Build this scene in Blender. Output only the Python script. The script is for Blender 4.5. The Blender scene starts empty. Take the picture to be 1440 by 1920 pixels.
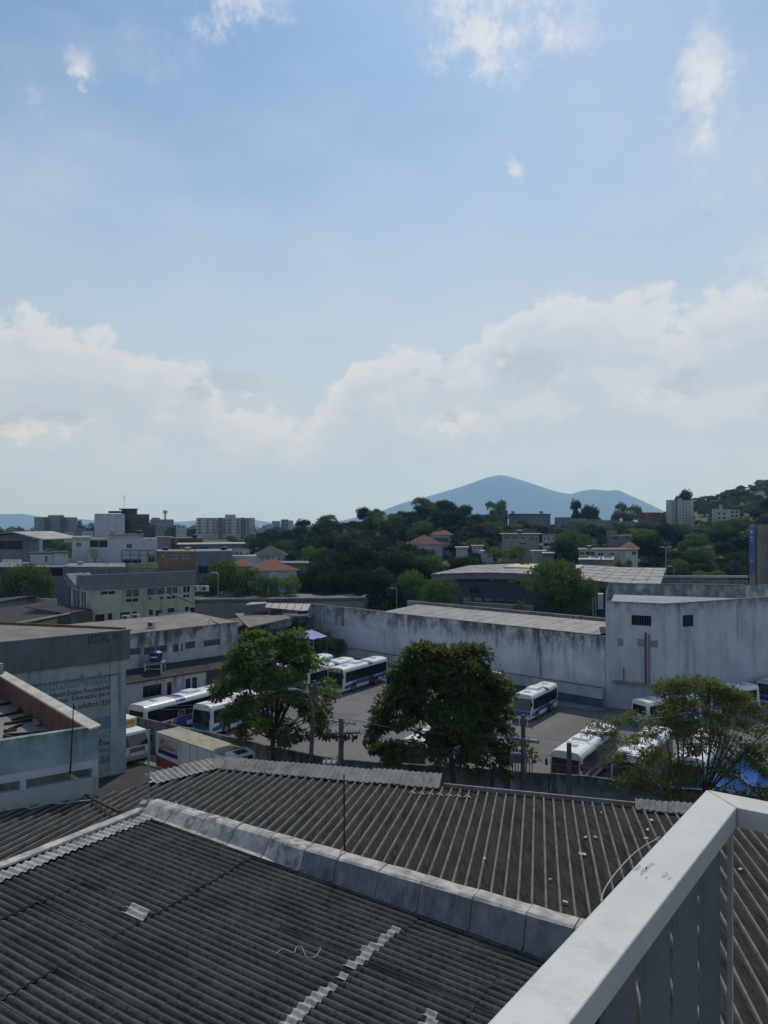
import bpy, math, random
from math import sin, cos, tan, atan, atan2, radians, pi, sqrt, exp, floor
from mathutils import Vector, Matrix, noise as mnoise

# ------------------------------------------------------------------ scene, camera, sky, sun, exposure
sc = bpy.context.scene
col = sc.collection
CAMZ, F, CX, HZ = 21.0, 1444.0, 720.0, 985.0      # eye height above the bus yard; focal length, centre and horizon of the photo (px)
cam = bpy.data.cameras.new('camera'); camo = bpy.data.objects.new('camera', cam); col.objects.link(camo)
camo.location = (0, 0, CAMZ); camo.rotation_euler = (radians(90), 0, 0)
cam.sensor_fit = 'HORIZONTAL'; cam.sensor_width = 36.0; cam.lens = 36.0 * F / 1440.0
cam.shift_y = (HZ - 960.0) / 1440.0
cam.clip_start = 0.05; cam.clip_end = 60000
sc.camera = camo
SUN_AZ, SUN_EL = radians(10), radians(51)
SKY_STRENGTH, SUN_STRENGTH = 0.12, 3.3
sc.view_settings.view_transform = 'Standard'; sc.view_settings.look = 'None'
sc.view_settings.exposure = -0.35; sc.view_settings.gamma = 1.0; sc.view_settings.use_curve_mapping = False
sc.render.engine = 'CYCLES'
sc.cycles.use_denoising = True
sc.cycles.max_bounces = 6; sc.cycles.diffuse_bounces = 3; sc.cycles.glossy_bounces = 3
sc.cycles.transparent_max_bounces = 12; sc.cycles.volume_bounces = 2; sc.cycles.transmission_bounces = 4
sc.cycles.caustics_reflective = False; sc.cycles.caustics_refractive = False

class NT:
    """small helper that chains shader nodes"""
    def __init__(s, tree): s.t = tree; s.n = tree.nodes; s.l = tree.links
    def put(s, sock, v):
        if v is None: return
        if isinstance(v, bpy.types.NodeSocket): s.l.new(v, sock)
        else:
            try: sock.default_value = v
            except Exception: sock.default_value = (v[0], v[1], v[2], 1.0)
    def math(s, op, a, b=None, c=None, clamp=False):
        n = s.n.new('ShaderNodeMath'); n.operation = op; n.use_clamp = clamp
        s.put(n.inputs[0], a); s.put(n.inputs[1], b); s.put(n.inputs[2], c); return n.outputs[0]
    def vmath(s, op, a, b=None, out=0):
        n = s.n.new('ShaderNodeVectorMath'); n.operation = op
        s.put(n.inputs[0], a); s.put(n.inputs[1], b); return n.outputs[out]
    def noise(s, vec, scale, detail=4, rough=.55, dist=0):
        n = s.n.new('ShaderNodeTexNoise'); s.put(n.inputs['Vector'], vec); s.put(n.inputs['Scale'], scale)
        s.put(n.inputs['Detail'], detail); s.put(n.inputs['Roughness'], rough); s.put(n.inputs['Distortion'], dist); return n.outputs['Fac']
    def smooth(s, x, a, b, lo=0., hi=1.):
        n = s.n.new('ShaderNodeMapRange'); n.interpolation_type = 'SMOOTHSTEP'
        s.put(n.inputs[0], x); s.put(n.inputs[1], a); s.put(n.inputs[2], b); s.put(n.inputs[3], lo); s.put(n.inputs[4], hi); return n.outputs[0]
    def mix(s, f, a, b, blend='MIX'):
        n = s.n.new('ShaderNodeMix'); n.data_type = 'RGBA'; n.blend_type = blend
        s.put(n.inputs[0], f); s.put(n.inputs[6], (*a, 1) if isinstance(a, tuple) and len(a) == 3 else a)
        s.put(n.inputs[7], (*b, 1) if isinstance(b, tuple) and len(b) == 3 else b); return n.outputs[2]
    def xyz(s, v):
        n = s.n.new('ShaderNodeSeparateXYZ'); s.put(n.inputs[0], v); return n.outputs
    def comb(s, x, y, z):
        n = s.n.new('ShaderNodeCombineXYZ'); s.put(n.inputs[0], x); s.put(n.inputs[1], y); s.put(n.inputs[2], z); return n.outputs[0]

def build_world():
    w = bpy.data.worlds.new('World'); sc.world = w; w.use_nodes = True
    t = NT(w.node_tree); t.n.clear()
    out = t.n.new('ShaderNodeOutputWorld'); bg = t.n.new('ShaderNodeBackground'); t.l.new(bg.outputs[0], out.inputs[0])
    bg.inputs[1].default_value = SKY_STRENGTH
    w.cycles.sampling_method = 'MANUAL'; w.cycles.sample_map_resolution = 512
    sky = t.n.new('ShaderNodeTexSky'); sky.sky_type = 'NISHITA'; sky.sun_disc = False
    sky.sun_elevation = SUN_EL; sky.sun_rotation = SUN_AZ; sky.altitude = 20; sky.air_density = 1.0; sky.dust_density = .6; sky.ozone_density = 2.5
    d = t.n.new('ShaderNodeTexCoord').outputs['Generated']
    x, y, z = t.xyz(d)
    az = t.math('ARCTAN2', x, y); el = t.math('ARCSINE', z)
    ds = t.comb(x, y, t.math('MULTIPLY', z, 1.7))
    big = t.noise(ds, 7.5, 5, .60)                      # billows
    fine = t.noise(t.comb(t.math('MULTIPLY', x, 1.25), t.math('MULTIPLY', y, 1.25), z), 17, 5, .68)
    low = t.noise(t.comb(x, y, 0.), 3.1, 1, .5)
    up = t.noise(t.vmath('ADD', ds, (0.004, 0.008, 0.045)), 7.5, 3, .60)
    relief = t.math('SUBTRACT', big, up)
    def pix(px, py):
        a = atan((px - CX) / F); return a, atan((HZ - py) / F * cos(a))
    st = t.noise(t.comb(x, y, t.math('MULTIPLY', z, 2.4)), 2.6, 4, .62)
    ae = t.comb(t.math('ADD', az, t.math('MULTIPLY_ADD', big, .16, -.08)), t.math('ADD', el, t.math('MULTIPLY_ADD', fine, .10, -.05)), 0.)
    def gauss(px, py, rx, ry, k=1.0):                        # soft round patch of sky
        a, e = pix(px, py); q = t.vmath('MULTIPLY', t.vmath('SUBTRACT', ae, (a, e, 0)), (F / rx, F / ry, 0))
        f = t.math('MULTIPLY_ADD', t.vmath('DOT_PRODUCT', q, q, 1), -.36, 1., clamp=True)
        return t.math('MULTIPLY', t.math('MULTIPLY', f, f), k)
    def total(parts):
        r = parts[0]
        for p in parts[1:]: r = t.math('ADD', r, p)
        return r
    def hump(px, w, k):
        a, _ = pix(px, HZ); u = t.math('MULTIPLY_ADD', az, F / w, -a * F / w); f = t.math('MULTIPLY_ADD', t.math('MULTIPLY', u, u), -.36, 1., clamp=True)
        return t.math('MULTIPLY', t.math('MULTIPLY', f, f), k)
    # cumulus bank that rings the horizon in hazy air, higher in places
    top = total([t.math('MULTIPLY_ADD', low, .10, .105), hump(90, 250, .085), hump(1000, 200, .115), hump(1400, 240, .105), hump(720, 90, .05)])
    edge = t.math('SUBTRACT', top, el)
    dens = t.math('ADD', edge, t.math('ADD', t.math('MULTIPLY_ADD', big, .24, -.155), t.math('MULTIPLY', fine, .07)))
    bank = t.smooth(dens, -.004, .020)
    rim = t.math('MULTIPLY', bank, t.smooth(dens, .070, .004))
    # higher clouds: thin veil and torn patches
    
    veil = t.math('MULTIPLY', t.smooth(st, .36, .72), .36)
    blobs = total([gauss(935, 20, 120, 85, 1.15), gauss(1335, 80, 38, 70, .62), gauss(1305, 215, 50, 95, .70), gauss(1425, 480, 70, 50, .6), gauss(450, -10, 85, 42, .9), gauss(146, 128, 34, 26, 1.1), gauss(985, 318, 28, 18, 1.0), gauss(1410, 340, 60, 60, .45),
                   gauss(1120, 40, 70, 60, .40), gauss(55, 175, 20, 16, .6), gauss(300, 50, 130, 80, .34), gauss(1215, 350, 60, 36, .36), gauss(600, 245, 60, 24, .30)])
    torn = t.smooth(t.math('MULTIPLY', blobs, t.math('MULTIPLY_ADD', fine, 3.4, t.math('MULTIPLY_ADD', big, 1.2, -1.55))), .10, 1.2)
    puffs = total([gauss(425, 728, 60, 28, 1.), gauss(990, 690, 74, 34, 1.), gauss(845, 790, 60, 26, .9), gauss(95, 790, 72, 26, .9), gauss(1270, 722, 58, 22, .8), gauss(800, 690, 46, 18, .7), gauss(15, 800, 50, 20, .7)])
    puff = t.smooth(t.math('MULTIPLY', puffs, t.math('MULTIPLY_ADD', big, 1.7, t.math('MULTIPLY_ADD', fine, 1.3, -.50))), .30, .70)
    shade = t.smooth(t.math('MULTIPLY_ADD', el, 0., t.math('MULTIPLY_ADD', fine, .12, relief)), -.02, .15)
    haze = t.smooth(el, .10, .62, 1., 0.)
    rightw = t.math('MULTIPLY', t.smooth(az, -.15, .55), t.smooth(az, 1.6, .5))
    base = t.mix(1., sky.outputs[0], SKY_TINT, 'MULTIPLY')
    base = t.mix(t.math('MULTIPLY', haze, .92), base, t.mix(t.smooth(el, .0, .16), HORIZON_LOW, HORIZON))
    base = t.mix(t.math('ADD', veil, t.math('MULTIPLY', rightw, .14)), base, VEIL)
    bankc = t.mix(shade, BANK_LO, BANK_HI)
    low_h = t.smooth(el, .02, .17, .10, .62)
    c = t.mix(t.math('MULTIPLY', bank, low_h), base, bankc)
    c = t.mix(t.math('MULTIPLY', rim, .62), c, RIM)
    gx = t.mix(t.smooth(relief, -.05, .07), PUFF_LO, PUFF_HI)
    c = t.mix(t.math('MULTIPLY', puff, .72), c, gx)
    c = t.mix(t.math('MULTIPLY', torn, .78), c, TORN)
    t.l.new(c, bg.inputs[0])
SKY_TINT = (.78, .95, 1.04); HORIZON_LOW = (4.1, 5.9, 8.0)
HORIZON, VEIL, BANK_LO, BANK_HI, RIM, PUFF_LO, PUFF_HI, TORN = (5.5, 6.3, 6.8), (6.2, 6.9, 7.6), (5.5, 6.0, 6.5), (6.7, 7.0, 7.2), (7.8, 7.9, 8.0), (4.9, 5.4, 6.0), (7.5, 7.6, 7.7), (8.3, 8.3, 8.3)
build_world()

S = Vector((sin(SUN_AZ) * cos(SUN_EL), cos(SUN_AZ) * cos(SUN_EL), sin(SUN_EL)))
sun = bpy.data.lights.new('sun', 'SUN'); sun.energy = SUN_STRENGTH; sun.angle = radians(0.6); sun.color = (1.0, .95, .87)
suno = bpy.data.objects.new('sun', sun); col.objects.link(suno); suno.rotation_euler = (-S).to_track_quat('-Z', 'Y').to_euler()
suno.location = (30, 60, 90)

# ------------------------------------------------------------------ helpers: pixels to places
def ray(px, py): return Vector(((px - CX) / F, 1.0, -(py - HZ) / F))
def P(px, py, Y): return Vector(((px - CX) / F * Y, Y, CAMZ - (py - HZ) / F * Y))
def PZ(px, py, z):
    Y = (CAMZ - z) * F / (py - HZ); return P(px, py, Y)
def X2(px, Y): return (px - CX) / F * Y
def xy(px, Y): return ((px - CX) / F * Y, Y)
def zat(py, Y): return CAMZ - (py - HZ) / F * Y

# ------------------------------------------------------------------ helpers: materials
MATS = {}
def M(name, c1, c2=None, scale=1.5, rough=.8, streak=None, bump=0., bscale=20., metal=0., spec=.3, fine=None, top=None, stretch=(1, 1, 1), emit=None, grime=None):
    """weathered procedural paint / render / metal, in world space so that copies differ"""
    if name in MATS: return MATS[name]
    m = bpy.data.materials.new(name); m.use_nodes = True; MATS[name] = m
    t = NT(m.node_tree); b = t.n['Principled BSDF']
    b.inputs['Roughness'].default_value = rough; b.inputs['Metallic'].default_value = metal
    b.inputs['Specular IOR Level'].default_value = spec
    pos = t.n.new('ShaderNodeNewGeometry').outputs['Position']
    c2 = c2 or tuple(v * .8 for v in c1)
    p = t.vmath('MULTIPLY', pos, stretch) if stretch != (1, 1, 1) else pos
    n1 = t.noise(p, scale, 6, .62)
    c = t.mix(t.smooth(n1, .35, .68), c1, c2)
    if fine:
        n2 = t.noise(p, fine[0], 4, .7); c = t.mix(t.math('MULTIPLY', t.smooth(n2, .45, .75), fine[2]), c, fine[1])
    if streak:                     # dark run-off marks: tall thin noise, gathered in patches
        col_, amt, sx = streak
        sv = t.vmath('MULTIPLY', pos, (sx, sx, sx * .07))
        s1 = t.noise(sv, 1., 5, .65); s2 = t.noise(pos, .22, 3, .5)
        f = t.math('MULTIPLY', t.smooth(s1, .45, .68), t.smooth(s2, .36, .62))
        if top:                    # run-off starts under the coping and thins out downwards
            zz = t.xyz(pos)[2]; f = t.math('MULTIPLY', f, t.smooth(t.math('ADD', zz, t.math('MULTIPLY', s1, top[2])), top[0], top[1]))
        c = t.mix(t.math('MULTIPLY', f, amt), c, col_)
    if grime:                      # black mould that has crept down from the coping, blotchy and broken up
        g1 = t.noise(t.vmath('MULTIPLY', pos, (.9, .9, .55)), 1., 6, .68); zz = t.xyz(pos)[2]
        f = t.smooth(t.math('ADD', zz, t.math('MULTIPLY_ADD', g1, grime[4], -.5 * grime[4])), grime[0], grime[1])
        c = t.mix(t.math('MULTIPLY', t.math('MULTIPLY', f, t.smooth(g1, .33, .60)), grime[3]), c, grime[2])
    t.l.new(c, b.inputs['Base Color'])
    if bump:
        bn = t.n.new('ShaderNodeBump'); bn.inputs['Strength'].default_value = bump; bn.inputs['Distance'].default_value = .02
        t.l.new(t.noise(pos, bscale, 4, .6), bn.inputs['Height']); t.l.new(bn.outputs[0], b.inputs['Normal'])
    if emit:
        b.inputs['Emission Color'].default_value = (*emit[0], 1); b.inputs['Emission Strength'].default_value = emit[1]
    return m

def leaf_mat(name, c1, c2, trans=.3):
    m = bpy.data.materials.new(name); m.use_nodes = True; MATS[name] = m
    t = NT(m.node_tree); b = t.n['Principled BSDF']; b.inputs['Roughness'].default_value = .75; b.inputs['Specular IOR Level'].default_value = .10
    g = t.n.new('ShaderNodeNewGeometry'); oi = t.n.new('ShaderNodeObjectInfo')
    r = g.outputs['Random Per Island']; n = t.noise(g.outputs['Position'], .35, 3, .6)
    f = t.math('ADD', t.math('MULTIPLY', r, .55), t.math('MULTIPLY', n, .55), clamp=True)
    c = t.mix(f, c1, c2)
    hv = t.n.new('ShaderNodeHueSaturation'); t.l.new(c, hv.inputs['Color'])
    t.l.new(t.math('MULTIPLY_ADD', oi.outputs['Random'], .05, .475), hv.inputs['Hue'])
    t.l.new(t.math('MULTIPLY_ADD', oi.outputs['Random'], .5, .75), hv.inputs['Value'])
    t.l.new(hv.outputs[0], b.inputs['Base Color'])
    tr = t.n.new('ShaderNodeBsdfTranslucent'); t.l.new(t.mix(.5, hv.outputs[0], (.10, .16, .02)), tr.inputs[0])
    mx = t.n.new('ShaderNodeMixShader'); mx.inputs[0].default_value = trans
    t.l.new(b.outputs[0], mx.inputs[1]); t.l.new(tr.outputs[0], mx.inputs[2]); t.l.new(mx.outputs[0], t.n['Material Output'].inputs[0])
    return m

# ------------------------------------------------------------------ helpers: meshes and things
OFF = {}
def V(*a): return Vector(a)
class MB:
    def __init__(s): s.v = []; s.f = []; s.m = []
    def face(s, pts, mi=0):
        i = len(s.v); s.v += [tuple(p) for p in pts]; s.f.append(tuple(range(i, i + len(pts)))); s.m.append(mi); return s
    def box(s, a, b, mi=0):
        x0, y0, z0 = a; x1, y1, z1 = b
        return s.hexa([(x0, y0, z0), (x1, y0, z0), (x1, y1, z0), (x0, y1, z0)], [(x0, y0, z1), (x1, y0, z1), (x1, y1, z1), (x0, y1, z1)], mi)
    def hexa(s, lo, hi, mi=0):
        i = len(s.v); n = len(lo); s.v += [tuple(p) for p in lo] + [tuple(p) for p in hi]
        s.f.append(tuple(i + k for k in reversed(range(n)))); s.f.append(tuple(i + n + k for k in range(n))); s.m += [mi, mi]
        for k in range(n):
            k2 = (k + 1) % n; s.f.append((i + k, i + k2, i + n + k2, i + n + k)); s.m.append(mi)
        return s
    def prism(s, poly, z0, z1, mi=0):
        return s.hexa([(p[0], p[1], z0) for p in poly], [(p[0], p[1], z1) for p in poly], mi)
    def bar(s, a, b, w, h=None, mi=0, up=(0, 0, 1)):
        a, b = Vector(a), Vector(b); d = (b - a).normalized(); upv = Vector(up)
        if abs(d.dot(upv)) > .98: upv = Vector((1, 0, 0))
        r = d.cross(upv).normalized(); u = r.cross(d).normalized(); h = h or w; r *= w / 2; u *= h / 2
        return s.hexa([a - r - u, a + r - u, a + r + u, a - r + u], [b - r - u, b + r - u, b + r + u, b - r + u], mi)
    def tube(s, pts, rad, n=8, mi=0, cap=True):
        pts = [Vector(p) for p in pts]; rads = rad if isinstance(rad, (list, tuple)) else [rad] * len(pts); base = len(s.v)
        prev = None
        for k, p in enumerate(pts):
            d = (pts[min(k + 1, len(pts) - 1)] - pts[max(k - 1, 0)]).normalized()
            if prev is None:
                a = Vector((1, 0, 0)) if abs(d.x) < .9 else Vector((0, 1, 0)); r = d.cross(a).normalized()
            else: r = (prev - d * prev.dot(d)).normalized()
            prev = r; u = d.cross(r)
            for j in range(n):
                t = 2 * pi * j / n; s.v.append(tuple(p + (r * cos(t) + u * sin(t)) * rads[k]))
        for k in range(len(pts) - 1):
            for j in range(n):
                a = base + k * n + j; b = base + k * n + (j + 1) % n; s.f.append((a, b, b + n, a + n)); s.m.append(mi)
        if cap:
            s.f.append(tuple(base + j for j in reversed(range(n)))); s.f.append(tuple(base + (len(pts) - 1) * n + j for j in range(n))); s.m += [mi, mi]
        return s
    def cyl(s, c, r, z0, z1, n=16, mi=0, r2=None):
        r2 = r if r2 is None else r2
        return s.hexa([(c[0] + r * cos(2 * pi * k / n), c[1] + r * sin(2 * pi * k / n), z0) for k in range(n)], [(c[0] + r2 * cos(2 * pi * k / n), c[1] + r2 * sin(2 * pi * k / n), z1) for k in range(n)], mi)
    def mesh(s, name, mats, off=(0, 0, 0), smooth=False):
        me = bpy.data.meshes.new(name); ox, oy, oz = off
        me.from_pydata([(x - ox, y - oy, z - oz) for x, y, z in s.v], [], s.f)
        for m in (mats if isinstance(mats, (list, tuple)) else [mats]): me.materials.append(m)
        if any(s.m): me.polygons.foreach_set('material_index', s.m)
        if smooth: me.polygons.foreach_set('use_smooth', [True] * len(s.f))
        me.update(); return me
    def build(s, name, mats, parent=None, smooth=False):
        off = OFF.get(parent.name, (0, 0, 0)) if parent else (0, 0, 0)
        o = bpy.data.objects.new(name, s.mesh(name, mats, off, smooth)); col.objects.link(o)
        if parent: o.parent = parent; OFF[o.name] = off
        return o
def tag(o, label=None, cat=None, group=None, kind=None):
    if label: o['label'] = label
    if cat: o['category'] = cat
    if group: o['group'] = group
    if kind: o['kind'] = kind
    return o
def thing(name, label, cat, loc=(0, 0, 0), group=None):
    o = bpy.data.objects.new(name, None); col.objects.link(o); o.location = loc; o.empty_display_size = .3
    OFF[o.name] = tuple(loc); return tag(o, label, cat, group)
def single(mb, name, mats, label, cat, group=None, smooth=False):
    """a thing that is one mesh, its origin at its base"""
    xs, ys, zs = zip(*mb.v); c = ((min(xs) + max(xs)) / 2, (min(ys) + max(ys)) / 2, min(zs))
    o = bpy.data.objects.new(name, mb.mesh(name, mats, c, smooth)); col.objects.link(o); o.location = c; return tag(o, label, cat, group)
def clone(root, loc, rz=0., label=None, group=None, scale=None):
    r = root.copy(); col.objects.link(r); r.location = loc; r.rotation_euler = (0, 0, rz)
    if scale: r.scale = scale
    if label: r['label'] = label
    if group: r['group'] = group
    for ch in list(root.children):
        c = ch.copy(); col.objects.link(c); c.parent = r
        for g in list(ch.children):
            e = g.copy(); col.objects.link(e); e.parent = c
    return r
def share(mesh, name, parent, loc=(0, 0, 0), rot=(0, 0, 0), scale=(1, 1, 1)):
    o = bpy.data.objects.new(name, mesh); col.objects.link(o); o.parent = parent; o.location = loc; o.rotation_euler = rot; o.scale = scale; return o
def text_mesh(s, size, mat, name='lettering', bold=0., space=1.0, shear=0.):
    cu = bpy.data.curves.new('t', 'FONT'); cu.body = s; cu.size = size; cu.extrude = .004; cu.offset = bold; cu.space_character = space; cu.shear = shear; cu.resolution_u = 2
    o = bpy.data.objects.new('t', cu); col.objects.link(o); dg = bpy.context.evaluated_depsgraph_get(); dg.update()
    me = bpy.data.meshes.new_from_object(o.evaluated_get(dg)); bpy.data.objects.remove(o); bpy.data.curves.remove(cu)
    me.name = name; me.materials.clear(); me.materials.append(mat); return me

# a vertical wall from plan point A to B (A on the left as we look at it)
def wdir(A, B):
    d = Vector((B[0] - A[0], B[1] - A[1])); L = d.length; return d / L, L
def on_wall(A, B, px, py=None):
    d, L = wdir(A, B); rx = (px - CX) / F
    # A + s d = t (rx,1)
    den = d.x - rx * d.y; s = (rx * A[1] - A[0]) / den; Y = A[1] + s * d.y
    return s, (None if py is None else zat(py, Y))
def wpt(A, B, s, z, out=0.):
    d, L = wdir(A, B); return Vector((A[0] + d.x * s + d.y * out, A[1] + d.y * s - d.x * out, z))
def facade(mb, A, B, z0, z1, holes=(), depth=.16, mi=0):
    d, L = wdir(A, B)
    ss = sorted({0., L, *[min(max(h[k], 0.), L) for h in holes for k in (0, 1)]}); zz = sorted({z0, z1, *[min(max(h[k], z0), z1) for h in holes for k in (2, 3)]})
    for i in range(len(ss) - 1):
        for j in range(len(zz) - 1):
            sm, zm = (ss[i] + ss[i + 1]) / 2, (zz[j] + zz[j + 1]) / 2
            if any(h[0] < sm < h[1] and h[2] < zm < h[3] for h in holes): continue
            mb.face([wpt(A, B, ss[i], zz[j]), wpt(A, B, ss[i + 1], zz[j]), wpt(A, B, ss[i + 1], zz[j + 1]), wpt(A, B, ss[i], zz[j + 1])], mi)
    for h in holes:
        c = [(h[0], h[2]), (h[1], h[2]), (h[1], h[3]), (h[0], h[3])]
        for k in range(4):
            p, q = c[k], c[(k + 1) % 4]
            mb.face([wpt(A, B, *p), wpt(A, B, *q), wpt(A, B, *q, -depth), wpt(A, B, *p, -depth)], mi)
def window(A, B, h, parent, mframe, mpane, depth=.12, fw=.06, bars=1, name='window'):
    s0, s1, a, b = h; f = MB()
    def bx(p0, p1, q0, q1, d0, d1): f.hexa([wpt(A, B, p0, q0, d0), wpt(A, B, p1, q0, d0), wpt(A, B, p1, q1, d0), wpt(A, B, p0, q1, d0)], [wpt(A, B, p0, q0, d1), wpt(A, B, p1, q0, d1), wpt(A, B, p1, q1, d1), wpt(A, B, p0, q1, d1)])
    bx(s0, s1, a, a + fw, -depth, -.02); bx(s0, s1, b - fw, b, -depth, -.02); bx(s0, s0 + fw, a + fw, b - fw, -depth, -.025); bx(s1 - fw, s1, a + fw, b - fw, -depth, -.025)
    for k in range(bars):
        m = s0 + (s1 - s0) * (k + 1) / (bars + 1); bx(m - fw / 2, m + fw / 2, a + fw, b - fw, -depth + .005, -.03)
    w = f.build(name, mframe, parent)
    g = MB().face([wpt(A, B, s0, a, -depth + .02), wpt(A, B, s1, a, -depth + .02), wpt(A, B, s1, b, -depth + .02), wpt(A, B, s0, b, -depth + .02)])
    g.build('pane', mpane, w); return w
def rect(A, B, pxa, pya, pxb, pyb):
    s0, _ = on_wall(A, B, pxa); s1, _ = on_wall(A, B, pxb); pm = (pxa + pxb) / 2
    _, za = on_wall(A, B, pm, pyb); _, zb = on_wall(A, B, pm, pya); return (s0, s1, za, zb)

def building(name, label, cat, pts, z0, z1, wall, roof, wins=None, group=None, frame=None, pane=None, parapet=0., bars=1, walls=None, roofname='roof', roof_over=0., doors=None, depth=.16):
    """pts: plan, counter-clockwise; wins/doors: {edge: [pixel rectangles]}"""
    cx = sum(p[0] for p in pts) / len(pts); cy = sum(p[1] for p in pts) / len(pts)
    r = thing(name, label, cat, (cx, cy, z0), group); n = len(pts); mb = MB(); todo = []
    for k in range(n):
        A, B = pts[k], pts[(k + 1) % n]; hs = []
        for src, nm in ((wins, 'window'), (doors, 'door')):
            for q in (src or {}).get(k, []):
                h = rect(A, B, *q[:4]); L = wdir(A, B)[1]; h = (max(h[0], .05), min(h[1], L - .05), max(h[2], z0 + .02), min(h[3], z1 - .05))
                if h[1] - h[0] < .1 or h[3] - h[2] < .1: continue
                hs.append(h); todo.append((A, B, h, nm, q[4] if len(q) > 4 else None))
        facade(mb, A, B, z0, z1, hs, depth)
    if parapet:                                  # inner faces and coping of the parapet
        q = [inset(pts, k, .18) for k in range(n)]
        for k in range(n):
            A, B, a, b = pts[k], pts[(k + 1) % n], q[k], q[(k + 1) % n]
            mb.face([(*A, z1), (*B, z1), (*b, z1), (*a, z1)]); mb.face([(*b, z1), (*a, z1), (*a, z1 - parapet), (*b, z1 - parapet)])
        mb.build('wall', wall, r); MB().face([(*p, z1 - parapet + .004) for p in q]).build(roofname, roof, r)
    else:
        mb.build('wall', wall, r)
        if roof:
            q = [inset(pts, k, -roof_over) for k in range(n)] if roof_over else pts
            MB().prism(q, z1 + .002, z1 + (.14 if roof_over else .05)).build(roofname, roof, r)
    for A, B, h, nm, mt in todo:
        window(A, B, h, r, frame or wall, mt or pane, depth=depth - .02, fw=min(.07, (h[1] - h[0]) * .1), bars=bars if nm == 'window' else 0, name=nm)
    return r
def inset(pts, k, w):
    n = len(pts); a, b, c = Vector(pts[k - 1]), Vector(pts[k]), Vector(pts[(k + 1) % n])
    d1 = (b - a).normalized(); d2 = (c - b).normalized(); n1 = Vector((-d1.y, d1.x)); n2 = Vector((-d2.y, d2.x))
    den = 1 + n1.dot(n2); m = (n1 + n2) / max(den, .2); return (b.x + m.x * w, b.y + m.y * w)
def front_box(px0, px1, Y0, Y1=None, depth=10, skew=0.):
    """plan of a block whose front runs from column px0 at depth Y0 to column px1 at depth Y1; it narrows a little to the back"""
    Y1 = Y0 if Y1 is None else Y1; k = .01 * (px1 - px0)
    return [xy(px0, Y0), xy(px1, Y1), xy(px1 - k, Y1 + depth), xy(px0 + k, Y0 + depth)]
# ------------------------------------------------------------------ materials
random.seed(7)
m_white = M('white_render', (.51, .535, .56), (.40, .42, .445), .6, .9, ((.075, .08, .085), .75, 2.2), .15, 14)
m_longwall = M('stained_white_wall', (.62, .66, .705), (.45, .485, .53), .35, .92, ((.065, .068, .072), .85, 1.6), .2, 10, top=(3.0, 8.6, 3.6), grime=(5.2, 8.6, (.05, .053, .058), .85, 5.))
m_block = M('chalky_blue_white_wall', (.49, .53, .575), (.40, .435, .48), .3, .92, ((.13, .14, .155), .45, .9), .15, 9, grime=(10.6, 12.6, (.07, .075, .08), .7, 3.))
m_annex = M('mouldy_annex_wall', (.47, .485, .50), (.33, .345, .36), .5, .92, ((.04, .043, .045), .95, 1.3), .2, 10, top=(5.0, 9.0, 3.4), grime=(6.4, 9.1, (.05, .052, .054), .9, 5.))
m_bluepaint = M('dark_blue_dado_paint', (.085, .125, .19), (.06, .09, .14), .7, .8, ((.05, .06, .07), .5, 2.0))
m_cream = M('cream_render', (.42, .41, .34), (.35, .345, .29), .5, .9, ((.10, .10, .085), .6, 1.5), .1, 8)
m_greyfascia = M('grey_fascia', (.15, .16, .18), (.12, .13, .15), .4, .8)
m_turq = M('faded_turquoise_render', (.31, .395, .415), (.19, .26, .28), .9, .9, ((.045, .075, .08), .85, 2.2), .2, 16, top=(14.2, 15.5, .7), grime=(14.85, 15.4, (.05, .085, .09), .85, 1.0))
m_turqpale = M('pale_aqua_render', (.39, .455, .46), (.30, .36, .37), .8, .9, ((.10, .13, .13), .7, 2.0), .15, 14)
m_signwhite = M('painted_sign_ground', (.36, .39, .405), (.29, .32, .335), .5, .9, ((.12, .14, .16), .55, 1.4))
m_clad = M('grey_metal_cladding', (.17, .18, .195), (.13, .14, .15), .6, .6, ((.05, .055, .06), .6, 3.0), metal=.2)
m_concrete = M('stained_concrete', (.24, .24, .235), (.15, .15, .15), .6, .95, ((.04, .042, .045), .85, 1.8), .3, 14)
m_streetwall = M('mouldy_street_wall', (.21, .235, .255), (.12, .14, .155), .5, .95, ((.025, .028, .032), .9, 1.8), .3, 12, grime=(1.6, 3.1, (.022, .025, .028), .8, 2.2))
m_slab = M('bare_roof_slab', (.22, .21, .195), (.15, .145, .135), .4, .95, None, .2, 8)
m_slabbrown = M('brown_roof_slab', (.205, .185, .165), (.13, .12, .11), .5, .95, None, .2, 8)
m_darkroof = M('blackened_tile_roof', (.045, .045, .045), (.02, .021, .024), .9, .95, None, .4, 12)
m_oldtile = M('lichen_black_fibre_cement', (.062, .063, .057), (.020, .021, .024), 1.6, .95, None, .6, 42, fine=(30., (.13, .135, .125), .5), spec=.15, stretch=(1, 1, 1))
m_rib2 = M('worn_rib', (.17, .17, .16), (.10, .10, .097), 2.5, .95, None, .2, 40, spec=.15)
m_valley2 = M('dirty_roof_valley', (.030, .029, .026), (.007, .008, .009), 1.6, .95, None, .4, 30, fine=(6., (.075, .068, .052), .6), spec=.12, stretch=(3.2, .35, 1))
m_patch = M('pale_cement_patch', (.42, .42, .40), (.23, .23, .22), 9., .9, None, .4, 60)
m_mortar = M('whitish_mortar', (.50, .48, .44), (.27, .27, .27), 2.6, .9, ((.05, .05, .055), .8, 5.0), .4, 26)
m_flash = M('grey_bitumen_flashing', (.20, .215, .245), (.12, .132, .155), 2.2, .6, ((.03, .032, .038), .8, 5.0), .3, 18)
m_newtile = M('pale_new_corrugated_tile', (.30, .295, .285), (.22, .215, .21), 2.2, .85, ((.09, .085, .08), .6, 6.0), .1, 30)
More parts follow.
